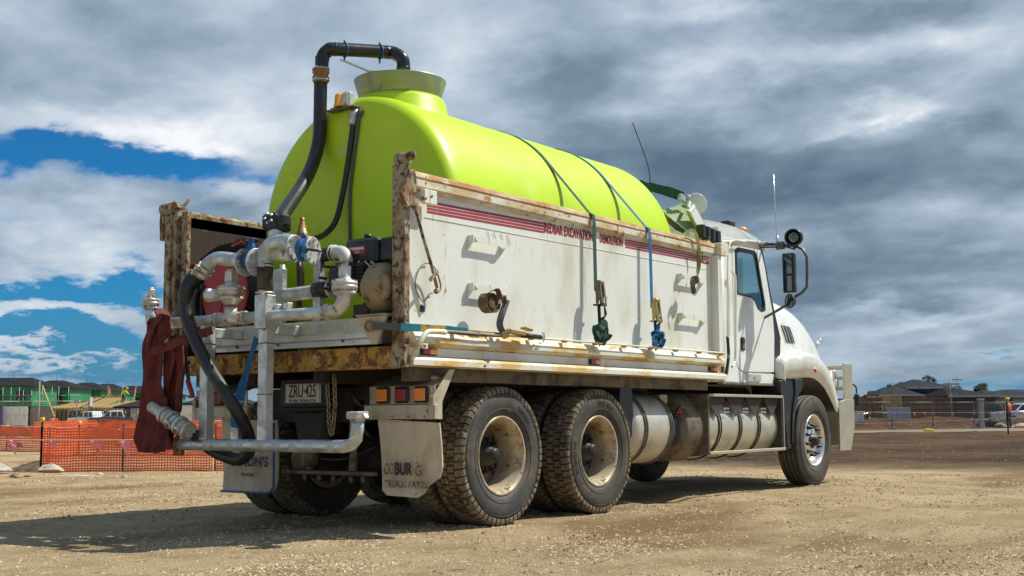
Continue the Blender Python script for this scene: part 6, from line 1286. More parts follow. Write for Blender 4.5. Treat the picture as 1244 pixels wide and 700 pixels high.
# ---- row of two-storey houses on the left, one behind the other
ROW = [(-6, 165, -44, 38, 457.5, (-26, 22)), (52, 178, 28, 84, 461, (44, 62)), (93, 192, 70, 122, 464, (84, 101)), (118, 206, 100, 142, 465.5, (112, 126)), (150, 220, 132, 180, 468, (145, 160)), (183, 236, 165, 210, 470, (176, 190))]
LBL = ['dark roofed house in green building wrap at the far left', 'second green wrapped house of the row from the left', 'third house of the row behind the timber roof frame', 'fourth dark roofed house of the distant row', 'fifth dark roof of the row above the white car', 'last dark roof of the row beside the maroon hose']
for i, (u, D, ua, ub, vr, rg) in enumerate(ROW):
    S = Site(u, D); h = thing('two_storey_house', LBL[i], 'house', S.o, 'unfinished two storey houses in a row'); x0, x1 = S.X(ua), S.X(ub); dep = 9; ze = 5.5; zr = S.Z(vr)
    b = MB(); b.box(x0, x1, 0, dep, 2.7, ze, .02); S.put('upper_wall', b, 'house_wrap_green', h)
    b = MB(); b.box(x0+.05, x1-.05, .05, dep, -.02, 2.68, .02); S.put('lower_wall', b, 'site_dark', h)
    b = MB(); hip_roof(b, x0, x1, 0, dep, ze+.02, zr, ridge=(S.X(rg[0]), S.X(rg[1]))); rf = S.put('roof', b, 'roof_tile_dark', h)
    b = MB(); b.box(x0-.5, x1+.5, -.6, -.46, ze-.14, ze+.03, .01); S.put('gutter', b, 'site_dark', h)
    n = max(2, int((x1-x0)/2.6))
    for k in range(n): xc = x0+(x1-x0)*(k+.5)/n; window(S, h, xc-.55, xc+.5, 3.4, 4.7)
    if i in (1, 2, 3, 5):
        xa = S.X(rg[0])-2.2; b = MB(); b.poly([(xa-1.2, 1.2, ze+(zr-ze)*.42), (xa+.6, -.1, ze+.16), (xa+2.0, -.1, ze+.16), (xa+.1, 1.4, ze+(zr-ze)*.46)], [(0, 1, 2, 3)]); bmesh.ops.solidify(b.bm, geom=b.bm.faces[:]+b.bm.edges[:]+b.bm.verts[:], thickness=.05); S.put('pale_roof_strip', b, 'sheet_white', rf)  # pale sloping strip laid over the front of the dark roof
    ax = S.X(sum(rg)/2); b = MB(); b.cyl((ax, dep/2, zr-.1), (ax, dep/2, zr+1.0), .03, 6); b.cyl((ax-.5, dep/2, zr+.9), (ax+.6, dep/2, zr+.95), .02, 6)
    for k in range(4): b.cyl((ax-.4+.28*k, dep/2-.25, zr+.92), (ax-.4+.28*k, dep/2+.25, zr+.92), .012, 4)
    S.put('television_aerial', b, 'scaffold_steel', rf)
# ---- scaffold in front of the green walls
S = Site(40, 152); sc = thing('scaffold', 'steel tube scaffold with planks along the green wrapped houses', 'scaffold', S.o)
for u in (2, 12, 22, 27, 37, 50, 62, 70, 82): b = MB(); b.cyl((S.X(u), 0, 0), (S.X(u), 0, S.Z(470 if u % 2 == 0 else 474)), .045, 6); S.put('standard', b, 'scaffold_steel', sc)
for v in (480.5, 491.5, 498): b = MB(); b.cyl((S.X(-30), 0, S.Z(v)), (S.X(96), 0, S.Z(v)), .035, 6); S.put('ledger', b, 'scaffold_steel', sc)
for u in range(-30, 96, 18): b = MB(); b.box(S.X(u), S.X(u+17.6), -.6, .5, S.Z(488), S.Z(487), .01); S.put('deck_board', b, 'sheet_white' if u % 4 else 'concrete_grey', sc)
b = MB(); b.bar((S.X(27), -.2, S.Z(488)), (S.X(35), -.2, S.Z(500)), .06, .05); b.bar((S.X(60), -.2, S.Z(474)), (S.X(70), -.2, S.Z(488)), .06, .05); g = S.put('diagonal_brace', b, 'scaffold_steel', sc); g['kind'] = 'stuff'
S = Site(46.5, 112); t_ = thing('light_pole', 'slim grey pole standing in front of the green wrapped houses', 'pole', S.o); b = MB(); b.lathe((0, 0, 0), (0, 0, 1), [(0, .09), (S.Z(463), .06)], 10); S.put('shaft', b, 'concrete_grey', t_); b = MB(); b.box(-.16, .16, -.16, .16, -.02, .10, .01); S.put('base_plate', b, 'concrete_grey', t_)
S = Site(92.5, 100); t_ = thing('site_sign_post', 'thin post with a small pale sign box before the timber frame', 'sign post', S.o); b = MB(); b.cyl((0, 0, 0), (0, 0, S.Z(484)), .04, 8); S.put('post', b, 'scaffold_steel', t_); b = MB(); b.box(-.22, .22, -.08, -.045, S.Z(490), S.Z(485), .01); S.put('sign_board', b, 'sheet_grey', t_)
# ---- hoarding
S = Site(18, 108); t_ = thing('site_hoarding', 'tall white hoarding of three sheets at the far left', 'hoarding', S.o)
for k in range(3): b = MB(); b.box(S.X(3)+k*(S.X(33)-S.X(3))/3+.02, S.X(3)+(k+1)*(S.X(33)-S.X(3))/3-.01, -.03, .03, .02, S.Z(494), .01); S.put('sheet', b, 'sheet_white', t_)
for k in range(4): b = MB(); x = S.X(3)+k*(S.X(33)-S.X(3))/3; b.box(x-.03, x+.03, .04, .10, -.02, S.Z(495), .005); S.put('post', b, 'scaffold_steel', t_)
S = Site(-2, 107.5); b = MB(); b.box(-.7, S.X(3)-.02, -.03, .03, -.02, S.Z(495), .01); o = S.put('purple_sheet', b, 'sheet_purple'); tag(o, 'purple sheet standing against the white hoarding', 'sheet')
# ---- timber roof frame and its neighbour
S = Site(106, 128); fr = thing('timber_roof_house', 'single storey house with bare yellow pine rafters', 'house', S.o, None)
x0, x1, ze, zr = S.X(66), S.X(150), S.Z(495.5), S.Z(482.5)
b = MB(); b.box(x0, x1, .3, 6.5, -.02, ze-.35, .02); S.put('frame_wall', b, 'site_dark', fr)
for k in range(17): x = x0+(x1-x0)*k/16; b = MB(); b.box(x-.05, x+.05, .18, .29, -.02, ze-.12, .004); S.put('stud', b, 'old_timber' if k % 3 else 'pine_timber', fr)
b = MB(); b.box(x0-.1, x1+.1, .12, .24, ze-.11, ze+.02, .004); S.put('top_plate', b, 'pine_timber', fr)
xl, xr = S.X(100), S.X(112)
for k in range(24):
    f_ = k/23; xa = x0-.3+(x1-x0+.6)*f_; xb = xa+1.35; top = zr if xb > xl+.4 and xb < S.X(140) else (zr-.55 if xb <= xl+.4 else zr-.4)
    if xa > S.X(96) and xa < S.X(100): continue
    b = MB(); b.bar((xa, -.4, ze+.02), (xb, 3.2, top), .075, .14); S.put('rafter', b, 'pine_timber', fr)
b = MB(); b.bar((S.X(98), 3.2, zr+.05), (S.X(141), 3.2, zr+.05), .06, .2); b.bar((S.X(76), 3.2, zr-.5), (S.X(98), 3.2, zr-.5), .06, .2); g = S.put('ridge_beam', b, 'pine_timber', fr); g['kind'] = 'stuff'
b = MB(); b.bar((S.X(99), 2.8, zr+.04), (S.X(112), -.5, ze+.12), .30, .05); S.put('valley_board', b, 'sheet_grey', fr)
S = Site(158, 122); h = thing('small_house', 'low grey roofed house with cream walls beside the rafters', 'house', S.o)
b = MB(); b.box(S.X(146), S.X(182), 0, 7, -.02, S.Z(494), .02); S.put('wall', b, 'render_cream', h); b = MB(); hip_roof(b, S.X(144), S.X(190), 0, 7, S.Z(494)+.01, S.Z(483.5)); S.put('roof', b, 'roof_tile_grey', h)
b = MB(); b.box(S.X(167), S.X(169.5), -.25, -.02, -.02, S.Z(494.5), .01); S.put('veranda_post', b, 'sheet_white', h); window(S, h, S.X(151), S.X(157), .9, 1.9)
PR = [(71, 140, 468, 2.0), (130, 148, 468, 0), (138, 150, 473, -1.0), (141.5, 150, 471, 1.0), (158, 146, 469, -.6), (163, 147, 470, 1.6), (124, 149, 474, -.8)]
for k, (u, D, v, lean) in enumerate(PR):
    S = Site(u, D); b = MB(); b.bar((0, 0, 0), (-lean, 0, S.Z(v)), .30, .06, .005); o = S.put('timber_prop', b, 'old_timber' if k % 2 else 'pine_timber'); o['group'] = 'timber props leaning behind the rafters'; o['category'] = 'timber'; o['label'] = ['leaning pale timber prop alone left of the rafters', 'tall upright plank behind the middle of the rafters', 'short plank leaning left of the roofing worker', 'pale plank beside the leaning short one', 'dark plank right of the roofing worker', 'pale plank leaning over the small grey roof', 'shortest plank behind the bare rafters'][k]
# ---- a figure
def person(name, label, joints, edges, radii, loc, turn, vest, legs_m, hat):
    t = thing(name, label, 'person', loc); me = bpy.data.meshes.new('body'); me.from_pydata(joints, edges, []); o = bpy.data.objects.new('body', me); COL.objects.link(o)
    o.modifiers.new('s', 'SKIN'); o.modifiers['s'].use_smooth_shade = True; o.modifiers.new('d', 'SUBSURF').levels = 1
    for i, r in enumerate(radii): me.skin_vertices[0].data[i].radius = (r, r)
    me.skin_vertices[0].data[0].use_root = True
    dg = bpy.context.evaluated_depsgraph_get(); dg.update(); ev = bpy.data.meshes.new_from_object(o.evaluated_get(dg)); bpy.data.objects.remove(o)
    ev.name = 'body'; ev.materials.clear()
    for q in ('skin_tone', vest, legs_m): ev.materials.append(MATS[q])
    hd = Vector(joints[3]); hip = Vector(joints[0]); sh_ = Vector(joints[2])
    for p in ev.polygons:
        c = p.center
        if c.z < hip.z+.02 and (Vector(c)-sh_).length > .35: p.material_index = 2
        elif (Vector(c)-hd).length > .17 and c.z > hip.z-.15: p.material_index = 1 
    b = link('body', ev, loc, t); b.rotation_euler = (0, 0, turn)
    hb_ = MB(); hb_.sphere(hd+Vector((0, 0, .05)), .135, 12, (1.1, 1, .75)); hb_.lathe(hd+Vector((.02, 0, .04)), (0, 0, 1), [(0, .17), (.012, .16)], 14); me2 = bpy.data.meshes.new('hard_hat'); hb_.bm.to_mesh(me2); me2.materials.append(MATS[hat]); h_ = link('hard_hat', me2, loc, t); h_.rotation_euler = (0, 0, turn)
    return t
J = [(0, 0, .92), (.10, 0, 1.12), (.28, 0, 1.34), (.42, 0, 1.52), (0, .12, .88), (.12, .13, .48), (-.05, .13, .06), (.10, .13, .02), (0, -.12, .88), (.02, -.13, .46), (-.18, -.13, .06), (-.04, -.13, .02), (.28, .20, 1.32), (.42, .24, 1.06), (.62, .20, .92), (.70, .19, .88), (.28, -.20, 1.32), (.44, -.22, 1.06), (.64, -.16, .94), (.72, -.15, .90), (.33, 0, 1.42)]
Ed = [(0, 1), (1, 2), (2, 20), (20, 3), (0, 4), (4, 5), (5, 6), (6, 7), (0, 8), (8, 9), (9, 10), (10, 11), (2, 12), (12, 13), (13, 14), (14, 15), (2, 16), (16, 17), (17, 18), (18, 19)]
Rr_ = [.15, .15, .16, .115, .10, .07, .05, .045, .10, .07, .05, .045, .065, .05, .038, .04, .065, .05, .038, .04, .06]
p_ = far(149, 490, 127); person('roofing_worker', 'worker in lime hi-vis bending over the bare rafters', J, Ed, Rr_, p_, YAW-pi/2, 'cloth_lime', 'cloth_navy', 'cap_yellow')
J2 = [(0, 0, .95), (.0, 0, 1.15), (.02, 0, 1.40), (.05, 0, 1.66), (0, .10, .90), (.03, .11, .50), (.0, .11, .07), (.12, .12, .03), (0, -.10, .90), (.02, -.11, .50), (-.04, -.11, .07), (.08, -.12, .03), (.0, .20, 1.38), (.02, .25, 1.12), (.12, .24, .92), (.16, .23, .86), (.0, -.20, 1.38), (.02, -.25, 1.12), (.10, -.24, .90), (.13, -.23, .84), (.03, 0, 1.50)]
q_ = gnd(1226, 72); person('site_worker', 'worker in orange hi-vis shirt standing beside the far white ute', J2, Ed, Rr_, q_, YAW+.6, 'cloth_orange', 'cloth_navy', 'cap_yellow')
# ---- cars
def ute(label, u, D, turn, body_m, cab_m, name='parked_ute'):
    S = Site(u, D, turn); c = thing(name, label, 'ute', S.o, 'vehicles parked on the site'); 
    b = MB(); b.prism([(-2.5, .42), (-2.55, .85), (-2.45, .98), (-1.35, 1.06), (.75, 1.04), (.80, .98), (2.45, .98), (2.5, .5), (2.3, .40)], -.88, .88, 'y', bev=.05); S.put('body', b, body_m, c)
    b = MB(); b.prism([(-1.35, 1.05), (-.65, 1.62), (-.45, 1.68), (.55, 1.68), (.78, 1.05)], -.74, .74, 'y', bev=.07); cb = S.put('cab', b, cab_m, c)
    for s in (-1, 1):
        for (a, e) in (((-1.12, 1.10), (-.58, 1.56)), ((-.42, 1.10), (.10, 1.58)), ((.18, 1.10), (.58, 1.58))):
            b = MB(); x0_, x1_ = a[0], e[0]; b.prism([(x0_, 1.12), (x0_+(.42 if x0_ < -1 else .0), 1.56), (x1_, 1.56), (x1_+(.0 if x0_ < 0 else .08), 1.12)], *sorted((s*.742, s*.748)), 'y'); S.put('side_window', b, 'window_dark', cb)
    b = MB(); b.poly([(-1.33, -.62, 1.09), (-1.33, .62, 1.09), (-.70, .56, 1.60), (-.70, -.56, 1.60)], [(0, 1, 2, 3)]); bmesh.ops.solidify(b.bm, geom=b.bm.faces[:]+b.bm.edges[:]+b.bm.verts[:], thickness=-.02); S.put('windscreen', b, 'window_dark', cb)
    for x in (-1.65, 1.55):
        for s in (-1, 1):
            b = MB(); b.lathe((x, s*.70, .36), (0, s, 0), [(0, .30), (.02, .36), (.18, .36), (.20, .33), (.19, .22)], 20); w = S.put('wheel', b, 'tyre_side', c); b = MB(); b.lathe((x, s*.885, .36), (0, s, 0), [(0, .22), (.01, .20), (.02, .0)], 16); S.put('rim', b, 'worn_alloy', w)
    for s in (-1, 1): b = MB(); b.obox((-2.50, s*.66, .80), (.08, .30, .14), .02); S.put('headlight', b, 'chrome', c)
    b = MB(); b.tube([(.9, -.62, 1.0), (.9, -.62, 1.60), (.9, .62, 1.60), (.9, .62, 1.0)], .03, 6); S.put('ladder_rack', b, body_m, c); return c
ute('dark ute with white canopy parked behind the orange mesh', 141, 118, .25, 'car_dark', 'car_white'); ute('small white ute left of the dark one, half hidden', 112, 124, -.4, 'car_white', 'car_white')
ute('white ute parked at the far right beside the worker', 1246, 98, .2, 'car_white', 'car_white'); ute('dark ute seen through the wire fence on the right', 1206, 100, -.3, 'car_dark', 'car_dark'); ute('dark ute with a pale cab before the timber frames', 1155, 135, .1, 'car_dark', 'car_white')
ute('dark ute parked behind the small board by the bull bar', 1064, 120, .5, 'car_dark', 'car_white')
# ---- sheds glimpsed between the hose and the uprights
for (u0, u1, v, D, lb, m_) in ((206, 240, 492, 95, 'white shed seen between the maroon hose and the upright', 'sheet_white'), (243, 262, 494, 99, 'grey white shed right behind the left upright', 'render_cream')):
    S = Site((u0+u1)/2, D); h = thing('site_shed', lb, 'shed', S.o); b = MB(); b.box(S.X(u0), S.X(u1), 0, 3, -.02, S.Z(v), .02); S.put('wall', b, m_, h); b = MB(); b.box(S.X(u0)-.1, S.X(u1)+.1, -.15, 3.1, S.Z(v)+.003, S.Z(v)+.12, .01); S.put('roof', b, 'roof_tile_grey', h)
    for k in range(5): x = S.X(u0)+(S.X(u1)-S.X(u0))*(k+.5)/5; b = MB(); b.box(x-.03, x+.03, -.03, -.002, 0, S.Z(v)-.05); S.put('cladding_rib', b, m_, h)
S = Site(250, 150); h = thing('distant_house', 'brown walled house with a grey hipped roof behind the sheds', 'house', S.o); b = MB(); b.box(S.X(222), S.X(300), 0, 8, -.02, S.Z(491), .02); S.put('wall', b, 'brick_brown', h); b = MB(); hip_roof(b, S.X(220), S.X(302), 0, 8, S.Z(491)+.01, S.Z(478)); S.put('roof', b, 'roof_tile_grey', h)
# ---- orange mesh pit guard
def net(p, q, h, cell=.042, w=.028, sag=.03, seed=1):
    rnd = random.Random(seed); L_ = (q-p).length; d = (q-p).normalized(); n = d.cross(Vector((0, 0, 1))); b = MB(); nx = int(L_/cell); nz = int(h/cell)
    def pt(i, j): x = i/nx*L_; z = j/nz*h; return p+d*x+n*(.035*mnoise.noise(Vector((x*1.6, z*2, seed))))+Vector((0, 0, z*(1-sag*abs(sin(x*1.9+seed)))+.012*mnoise.noise(Vector((x*4, z*6, seed+3)))+gz((p+d*x).x, (p+d*x).y)))
    for i in range(nx+1):
        A = [pt(i, j*3) if j*3 <= nz else pt(i, nz) for j in range(nz//3+2)]; V = [[b.bm.verts.new(a-d*w*.30), b.bm.verts.new(a+d*w*.30)] for a in A]; b._fin([b.bm.faces.new((V[k][0], V[k][1], V[k+1][1], V[k+1][0])) for k in range(len(V)-1)])
    for j in range(nz+1):
        A = [pt(i*2, j) for i in range(nx//2+1)]; ww = w*(.8 if j % 6 else 1.5); V = [[b.bm.verts.new(a-Vector((0, 0, ww*.5))), b.bm.verts.new(a+Vector((0, 0, ww*.5)))] for a in A]; b._fin([b.bm.faces.new((V[k][0], V[k][1], V[k+1][1], V[k+1][0])) for k in range(len(V)-1)])
    return b
def mesh_fence(label, pts, h, posts=True, seed=1, cell=.042, caps=False, w=.028):
    t = thing('safety_mesh_fence', label, 'mesh fence', pts[0], 'orange plastic mesh fences round the diggings')
    for k, (p, q) in enumerate(zip(pts, pts[1:])):
        o = build('plastic_net', net(p, q, h, cell, w, seed=seed+k), 'net_orange', t, normals=False); o['kind'] = 'stuff'
    for k, p in enumerate(pts if posts else []):
        z = gz(p.x, p.y); b = MB(); b.prism([(p.x-.016, p.y-.012), (p.x+.016, p.y-.012), (p.x+.004, p.y), (p.x+.004, p.y+.018), (p.x-.004, p.y+.018), (p.x-.004, p.y)], z-.05, z+h+.06, 'z'); pk = build('star_picket', b, 'site_dark', t)
        if caps: b = MB(); b.lathe((p.x, p.y, z+h+.04), (0, 0, 1), [(0, .028), (.005, .045), (.085, .045), (.095, .03)], 12); build('picket_cap', b, 'cap_yellow', pk)
    return t
gA, gB, gC, gD_ = gnd(51, 18.8), gnd(150, 19.0), gnd(262, 19.2), gnd(352, 19.6)
mesh_fence('orange mesh fence nearest the camera at the left', [gA, gB, gC, gD_], .68, seed=1, caps=False)
mesh_fence('orange mesh returning from the near left picket to the rear', [gA, gnd(60, 23), gnd(96, 28)], .64, seed=5)
mesh_fence('orange mesh across the back of the diggings', [gnd(52, 29), gnd(120, 30), gnd(200, 29), gnd(300, 30)], .80, seed=8, cell=.06, w=.026)
mesh_fence('low orange mesh far left beyond the string line', [gnd(-60, 33), gnd(-10, 32), gnd(51, 31)], .62, seed=12, cell=.055, w=.036)
mesh_fence('furthest tattered orange mesh below the parked utes', [gnd(40, 44), gnd(110, 45), gnd(190, 46), gnd(290, 44)], .74, seed=16, cell=.08, w=.05)
for (u, D, v, lb) in ((51.5, 24, 509, 'yellow capped picket at the corner of the orange mesh'), (96.5, 27, 513, 'yellow capped picket behind the middle of the orange mesh'), (9, 33, 518, 'yellow capped picket at the far left')):
    S = Site(u, D); t = thing('capped_picket', lb, 'picket', S.o, 'steel pickets with yellow caps'); z = S.Z(v); b = MB(); b.lathe((0, 0, -.05), (0, 0, 1), [(0, .016), (z, .016)], 6); S.put('shaft', b, 'site_dark', t); b = MB(); b.lathe((0, 0, z-.06), (0, 0, 1), [(0, .034), (.01, .045), (.08, .045), (.09, .03)], 12); S.put('cap', b, 'cap_yellow', t)
S = Site(65, 30); b = MB(); 
for k in range(4): b.obox((.04*k-.06, 0, S.Z(512)+.02*(k % 2)), (.09, .03, .10), .01, rotz=k)
tag(S.put('orange_rag', b, 'flag_orange'), 'crumpled orange plastic caught above the mesh fence', 'plastic')
# ---- bunting lines
def bunting(label, ends, flags, m, size, seed, sag=.04):
    p, q = ends; t = thing('bunting_line', label, 'bunting', p, 'string lines with warning flags'); rnd = random.Random(seed)
    def P_(f): return p.lerp(q, f)-Vector((0, 0, sag*sin(pi*f)))
    b = MB(); b.tube([P_(k/24) for k in range(25)], .004 if size < .2 else .006, 4); build('string', b, 'string_pale', t)
    d = (q-p).normalized()
    for f in flags:
        a = P_(f); s = size*(.8+.4*rnd.random()); w = rnd.random()*.9-.2; dn = Vector((0, 0, -1))*(1-abs(w)*.45)+d*w+FD*(rnd.random()-.5)*.5
        pts = [a-d*s*.32, a+d*s*.32, a+dn*s]; n = d.cross(dn).normalized()*s*.08
        b = MB(); b.poly([pts[0], (pts[0]+pts[1])/2+n, pts[1], (pts[1]+pts[2])/2-n*.6, pts[2], (pts[0]+pts[2])/2+n*.4], [(0, 1, 3), (0, 3, 5), (3, 4, 5), (1, 2, 3)]); build('pennant', b, m, t, normals=False)
    return t
def fl(us, ua, ub): return [(u-ua)/(ub-ua) for u in us]
bunting('pale string with pink pennants crossing before the orange mesh', (far(-60, 533, 15.5), far(172, 534.5, 15.5)), fl((-20, 14, 62, 112, 151), -60, 172), 'flag_pink', .23, 3, .01)
bunting('sagging orange pennants along the far mesh fence', (far(-30, 516, 32), far(250, 516, 32)), fl((-12, 6, 18, 33, 47, 64, 84, 104, 118, 135, 150, 170, 215, 235), -30, 250), 'flag_orange', .30, 5, .08)
bunting('upper line of pink pennants before the right hand fence', (far(1030, 500, 57), far(1262, 500, 55)), fl((1040, 1057, 1088, 1113, 1124, 1135, 1159, 1184, 1205, 1213, 1230, 1240), 1030, 1262), 'flag_pink', .20, 7, .05)
bunting('lower line of small red pennants before the right hand fence', (far(1025, 515, 53), far(1255, 506, 56)), fl((1037, 1052, 1062, 1078, 1095, 1111, 1128, 1162, 1178, 1196, 1231), 1025, 1255), 'flag_pink', .14, 9, .05)
# ---- rocks and rubble, left foreground
def rock(label, c, dims, seed, name='rock', m='rock', group='loose rocks'):
    rnd = random.Random(seed); b = MB(); g = bmesh.ops.create_icosphere(b.bm, subdivisions=4, radius=1)
    cuts = [(Vector((rnd.uniform(-1, 1), rnd.uniform(-1, 1), rnd.uniform(-.6, 1))).normalized(), rnd.uniform(.5, .8)) for _ in range(9)]
    for v in b.bm.verts:
        p = v.co.copy()
        for n, k in cuts:
            dd = p.dot(n)-k
            if dd > 0: p -= n*dd*.9
        p += p.normalized()*.09*mnoise.noise(p*2.4+Vector((seed, 0, 0))); v.co = Vector((p.x*dims[0], p.y*dims[1], max(p.z*dims[2], -dims[2]*.4)))
    bmesh.ops.transform(b.bm, matrix=Matrix.Translation(Vector(c)) @ Matrix.Rotation(atan2(RD.y, RD.x), 4, 'Z'), verts=b.bm.verts[:])
    o = build(name, b, m); tag(o, label, 'rock', group); return o
def rk(u, v): q = at(u, v, z=0); q.z = gz(q.x, q.y); return q
rock('flat pale slab of rock below the orange mesh fence', rk(62, 575)+Vector((0, 0, .06)), (.22, .14, .085), 3); rock('pale rock cut off by the left edge', rk(1, 577)+Vector((0, 0, .07)), (.17, .15, .10), 5); rock('dark jagged clod beside the left rock', rk(18, 581)+Vector((0, 0, .02)), (.10, .09, .05), 7, m='clod')
rock('small flat clod right of the jagged one', rk(34, 580)+Vector((0, 0, .01)), (.08, .05, .02), 8, m='clod'); rock('dark heap of rubble beyond the string line', rk(18, 545)+Vector((0, 0, .08)), (.22, .2, .14), 11, m='site_dark'); rock('second dark heap beyond the string line', rk(-20, 543)+Vector((0, 0, .05)), (.25, .2, .10), 12, m='clod')
rock('low mound of pale rubble behind the flat slab', rk(95, 579)+Vector((0, 0, -.005)), (.50, .12, .035), 14); rock('small stone at the end of the low rubble mound', rk(152, 580), (.05, .05, .03), 15); rock('small stone on the low rubble mound', rk(120, 578)+Vector((0, 0, .01)), (.06, .05, .035), 16)
# ---- right hand side: road edge, bank, fence, boards
def ground_strip(name, uv, z, m):
    pts = [at(u, v, z=0) for u, v in uv]; b = MB(); b.poly([(p.x, p.y, z) for p in pts], [tuple(range(len(pts)))]); o = build(name, b, m); tag(o, kind='structure'); return o
mat('haul_road', (.25, .195, .125), .95, 0, [((.17, .13, .08), .5, .4, .6)], (4, .5, .03))
p1, p2, p3_, p4_ = gnd(940, 53), gnd(1400, 60), gnd(1400, 76), gnd(940, 60)
b = MB(); b.poly([(p.x, p.y, .02) for p in (p1, p2, p3_, p4_)], [(0, 1, 2, 3)]); tag(build('haul_road', b, 'haul_road'), kind='structure')
def temp_panel(S, x0, x1, h, par):
    b = MB(); b.tube([(x0, 0, 0), (x0, 0, h), (x1, 0, h), (x1, 0, 0)], .022, 6); fr = S.put('panel_frame', b, 'scaffold_steel', par)
    b = MB(); n = int((x1-x0)/.16)
    for k in range(1, n): x = x0+(x1-x0)*k/n; b.box(x-.006, x+.006, -.004, .004, .12, h-.02)
    for k in range(int(h/.22)): b.box(x0, x1, -.0045, .0045, .14+k*.22, .153+k*.22)
    g = S.put('wire_mesh', b, 'scaffold_steel', par); g['kind'] = 'stuff'
    b = MB(); b.box(x0-.12, x0+.12, -.28, .28, -.01, .11, .02); S.put('concrete_foot', b, 'concrete_grey', par)
k = 0; names = ['first', 'second', 'third', 'fourth', 'fifth', 'sixth', 'seventh', 'eighth']
for k in range(4):
    S = Site(1034+k*50, 70); t = thing('temporary_fence_panel', '%s wire fence panel from the bull bar towards the right' % names[k], 'fence', S.o, 'temporary wire fence panels'); temp_panel(S, 0, 49*S.s, S.Z(489), t)
S = Site(1236, 70); t = thing('temporary_fence_panel', 'wire fence panel at the far right edge', 'fence', S.o, 'temporary wire fence panels'); temp_panel(S, -2, 2.4, S.Z(489), t)
for k in range(3):
    S = Site(62+k*44, 88); t = thing('temporary_fence_panel', ['wire fence panel in front of the timber house, leftmost', 'wire fence panel in front of the timber house, middle', 'wire fence panel in front of the timber house, rightmost'][k], 'fence', S.o, 'temporary wire fence panels'); temp_panel(S, 0, 43*S.s, S.Z(498), t)
for (u0, u1, v0, v1, D, lb) in ((1078, 1106.5, 495, 509.5, 69.5, 'wide grey board fixed to the wire fence'), (1038, 1050, 500, 512, 69.5, 'small pale board next to the bull bar')):
    S = Site(u0, D); b = MB(); b.box(0, (u1-u0)*S.s, -.02, 0, S.Z(v1), S.Z(v0), .004); tag(S.put('notice_board', b, 'sheet_grey' if u0 > 1060 else 'sheet_white'), lb, 'board')
S = Site(1192.5, 68); t = thing('concrete_post', 'square concrete post standing in the wire fence line', 'post', S.o); b = MB(); b.box(-.12, .12, -.12, .12, -.02, S.Z(487), .02); S.put('shaft', b, 'concrete_grey', t); b = MB(); b.box(-.17, .17, -.16, .16, S.Z(487)+.002, S.Z(484.5), .02); S.put('cap', b, 'concrete_grey', t)
S = Site(1224, 44); t = thing('steel_picket', 'single black steel picket in the dirt at the right', 'picket', S.o); b = MB(); b.prism([(-.03, -.02), (.03, -.02), (.01, 0), (.01, .03), (-.01, .03), (-.01, 0)], -.05, S.Z(488), 'z'); S.put('shaft', b, 'site_dark', t)
b = MB(); b.box(-.035, .035, -.03, -.021, S.Z(490), S.Z(488.5), .002); S.put('picket_tag', b, 'site_dark', t)
S = Site(1128, 58); b = MB(); b.obox((0, 0, .07), (.45, .25, .14), .03); tag(S.put('yellow_bag', b, 'cap_yellow'), 'small yellow bag lying by the haul road', 'bag')
def pile(label, u, D, w, h, m, seed, name='dirt_pile'):
    q = gnd(u, D); o = rock(label, q+Vector((0, 0, 0)), (w, w*.6, h), seed, name, m, 'spoil heaps beyond the pad'); o['category'] = 'heap'
mat('dark_soil', (.075, .044, .022), .95, 0, [((.14, .085, .043), 1.2, .48, .66), ((.045, .03, .02), 4, .5, .65)], (8, .9, .03), spec=.08); mat('pink_sheet', (.62, .36, .33), .7)
for a in (('brown spoil heap right of the bull bar', 1046, 78, 1.2, .35, 'dark_soil', 31), ('dark spoil heap behind the wire fence', 1112, 82, 2.0, .5, 'dark_soil', 32), ('dark heap right of the concrete post', 1206, 76, 1.0, .8, 'site_dark', 34), ('pale heap of rubble beside the orange worker', 1217, 73, .5, .32, 'concrete_grey', 35), ('pinkish sheeting piled at the far right edge', 1240, 74, .9, .30, 'pink_sheet', 36)): pile(*a)
def bank(name, u0, u1, D0, D1, h, wd, seed, m='dark_soil'):
    """long low ridge of dug soil"""
    p, q = gnd(u0, D0), gnd(u1, D1); d = (q-p).normalized(); n = Vector((-d.y, d.x, 0)); L_ = (q-p).length; N, K = int(L_/.45), 12; b = MB(); V = []
    for i in range(N+1):
        x = L_*i/N; row = []; hh = h*(.55+.75*(mnoise.noise(Vector((x*.22, seed, 0)))+.5))*min(1, i/6, (N-i)/6)
        for k in range(K+1): t_ = -1+2*k/K; c = p+d*x+n*(t_*wd+.5*mnoise.noise(Vector((x*.3, 2, seed)))); z = hh*(1-t_*t_)**1.2*(1+.5*mnoise.noise(Vector((x*.9, t_*2, seed))))+.06*mnoise.noise(Vector((x*3, t_*6, seed)))*(1-t_*t_); row.append(b.bm.verts.new((c.x, c.y, max(z, -.03)-.005)))
        V.append(row)
    b._fin([b.bm.faces.new((V[i][k], V[i+1][k], V[i+1][k+1], V[i][k+1])) for i in range(N) for k in range(K)], True); return tag(build(name, b, m), kind='structure')
bank('soil_bank', 985, 1420, 41, 47, .10, 2.4, 3); bank('soil_bank', 985, 1420, 80, 92, .55, 5, 9); bank('soil_bank', -160, 340, 62, 66, .35, 4, 14)
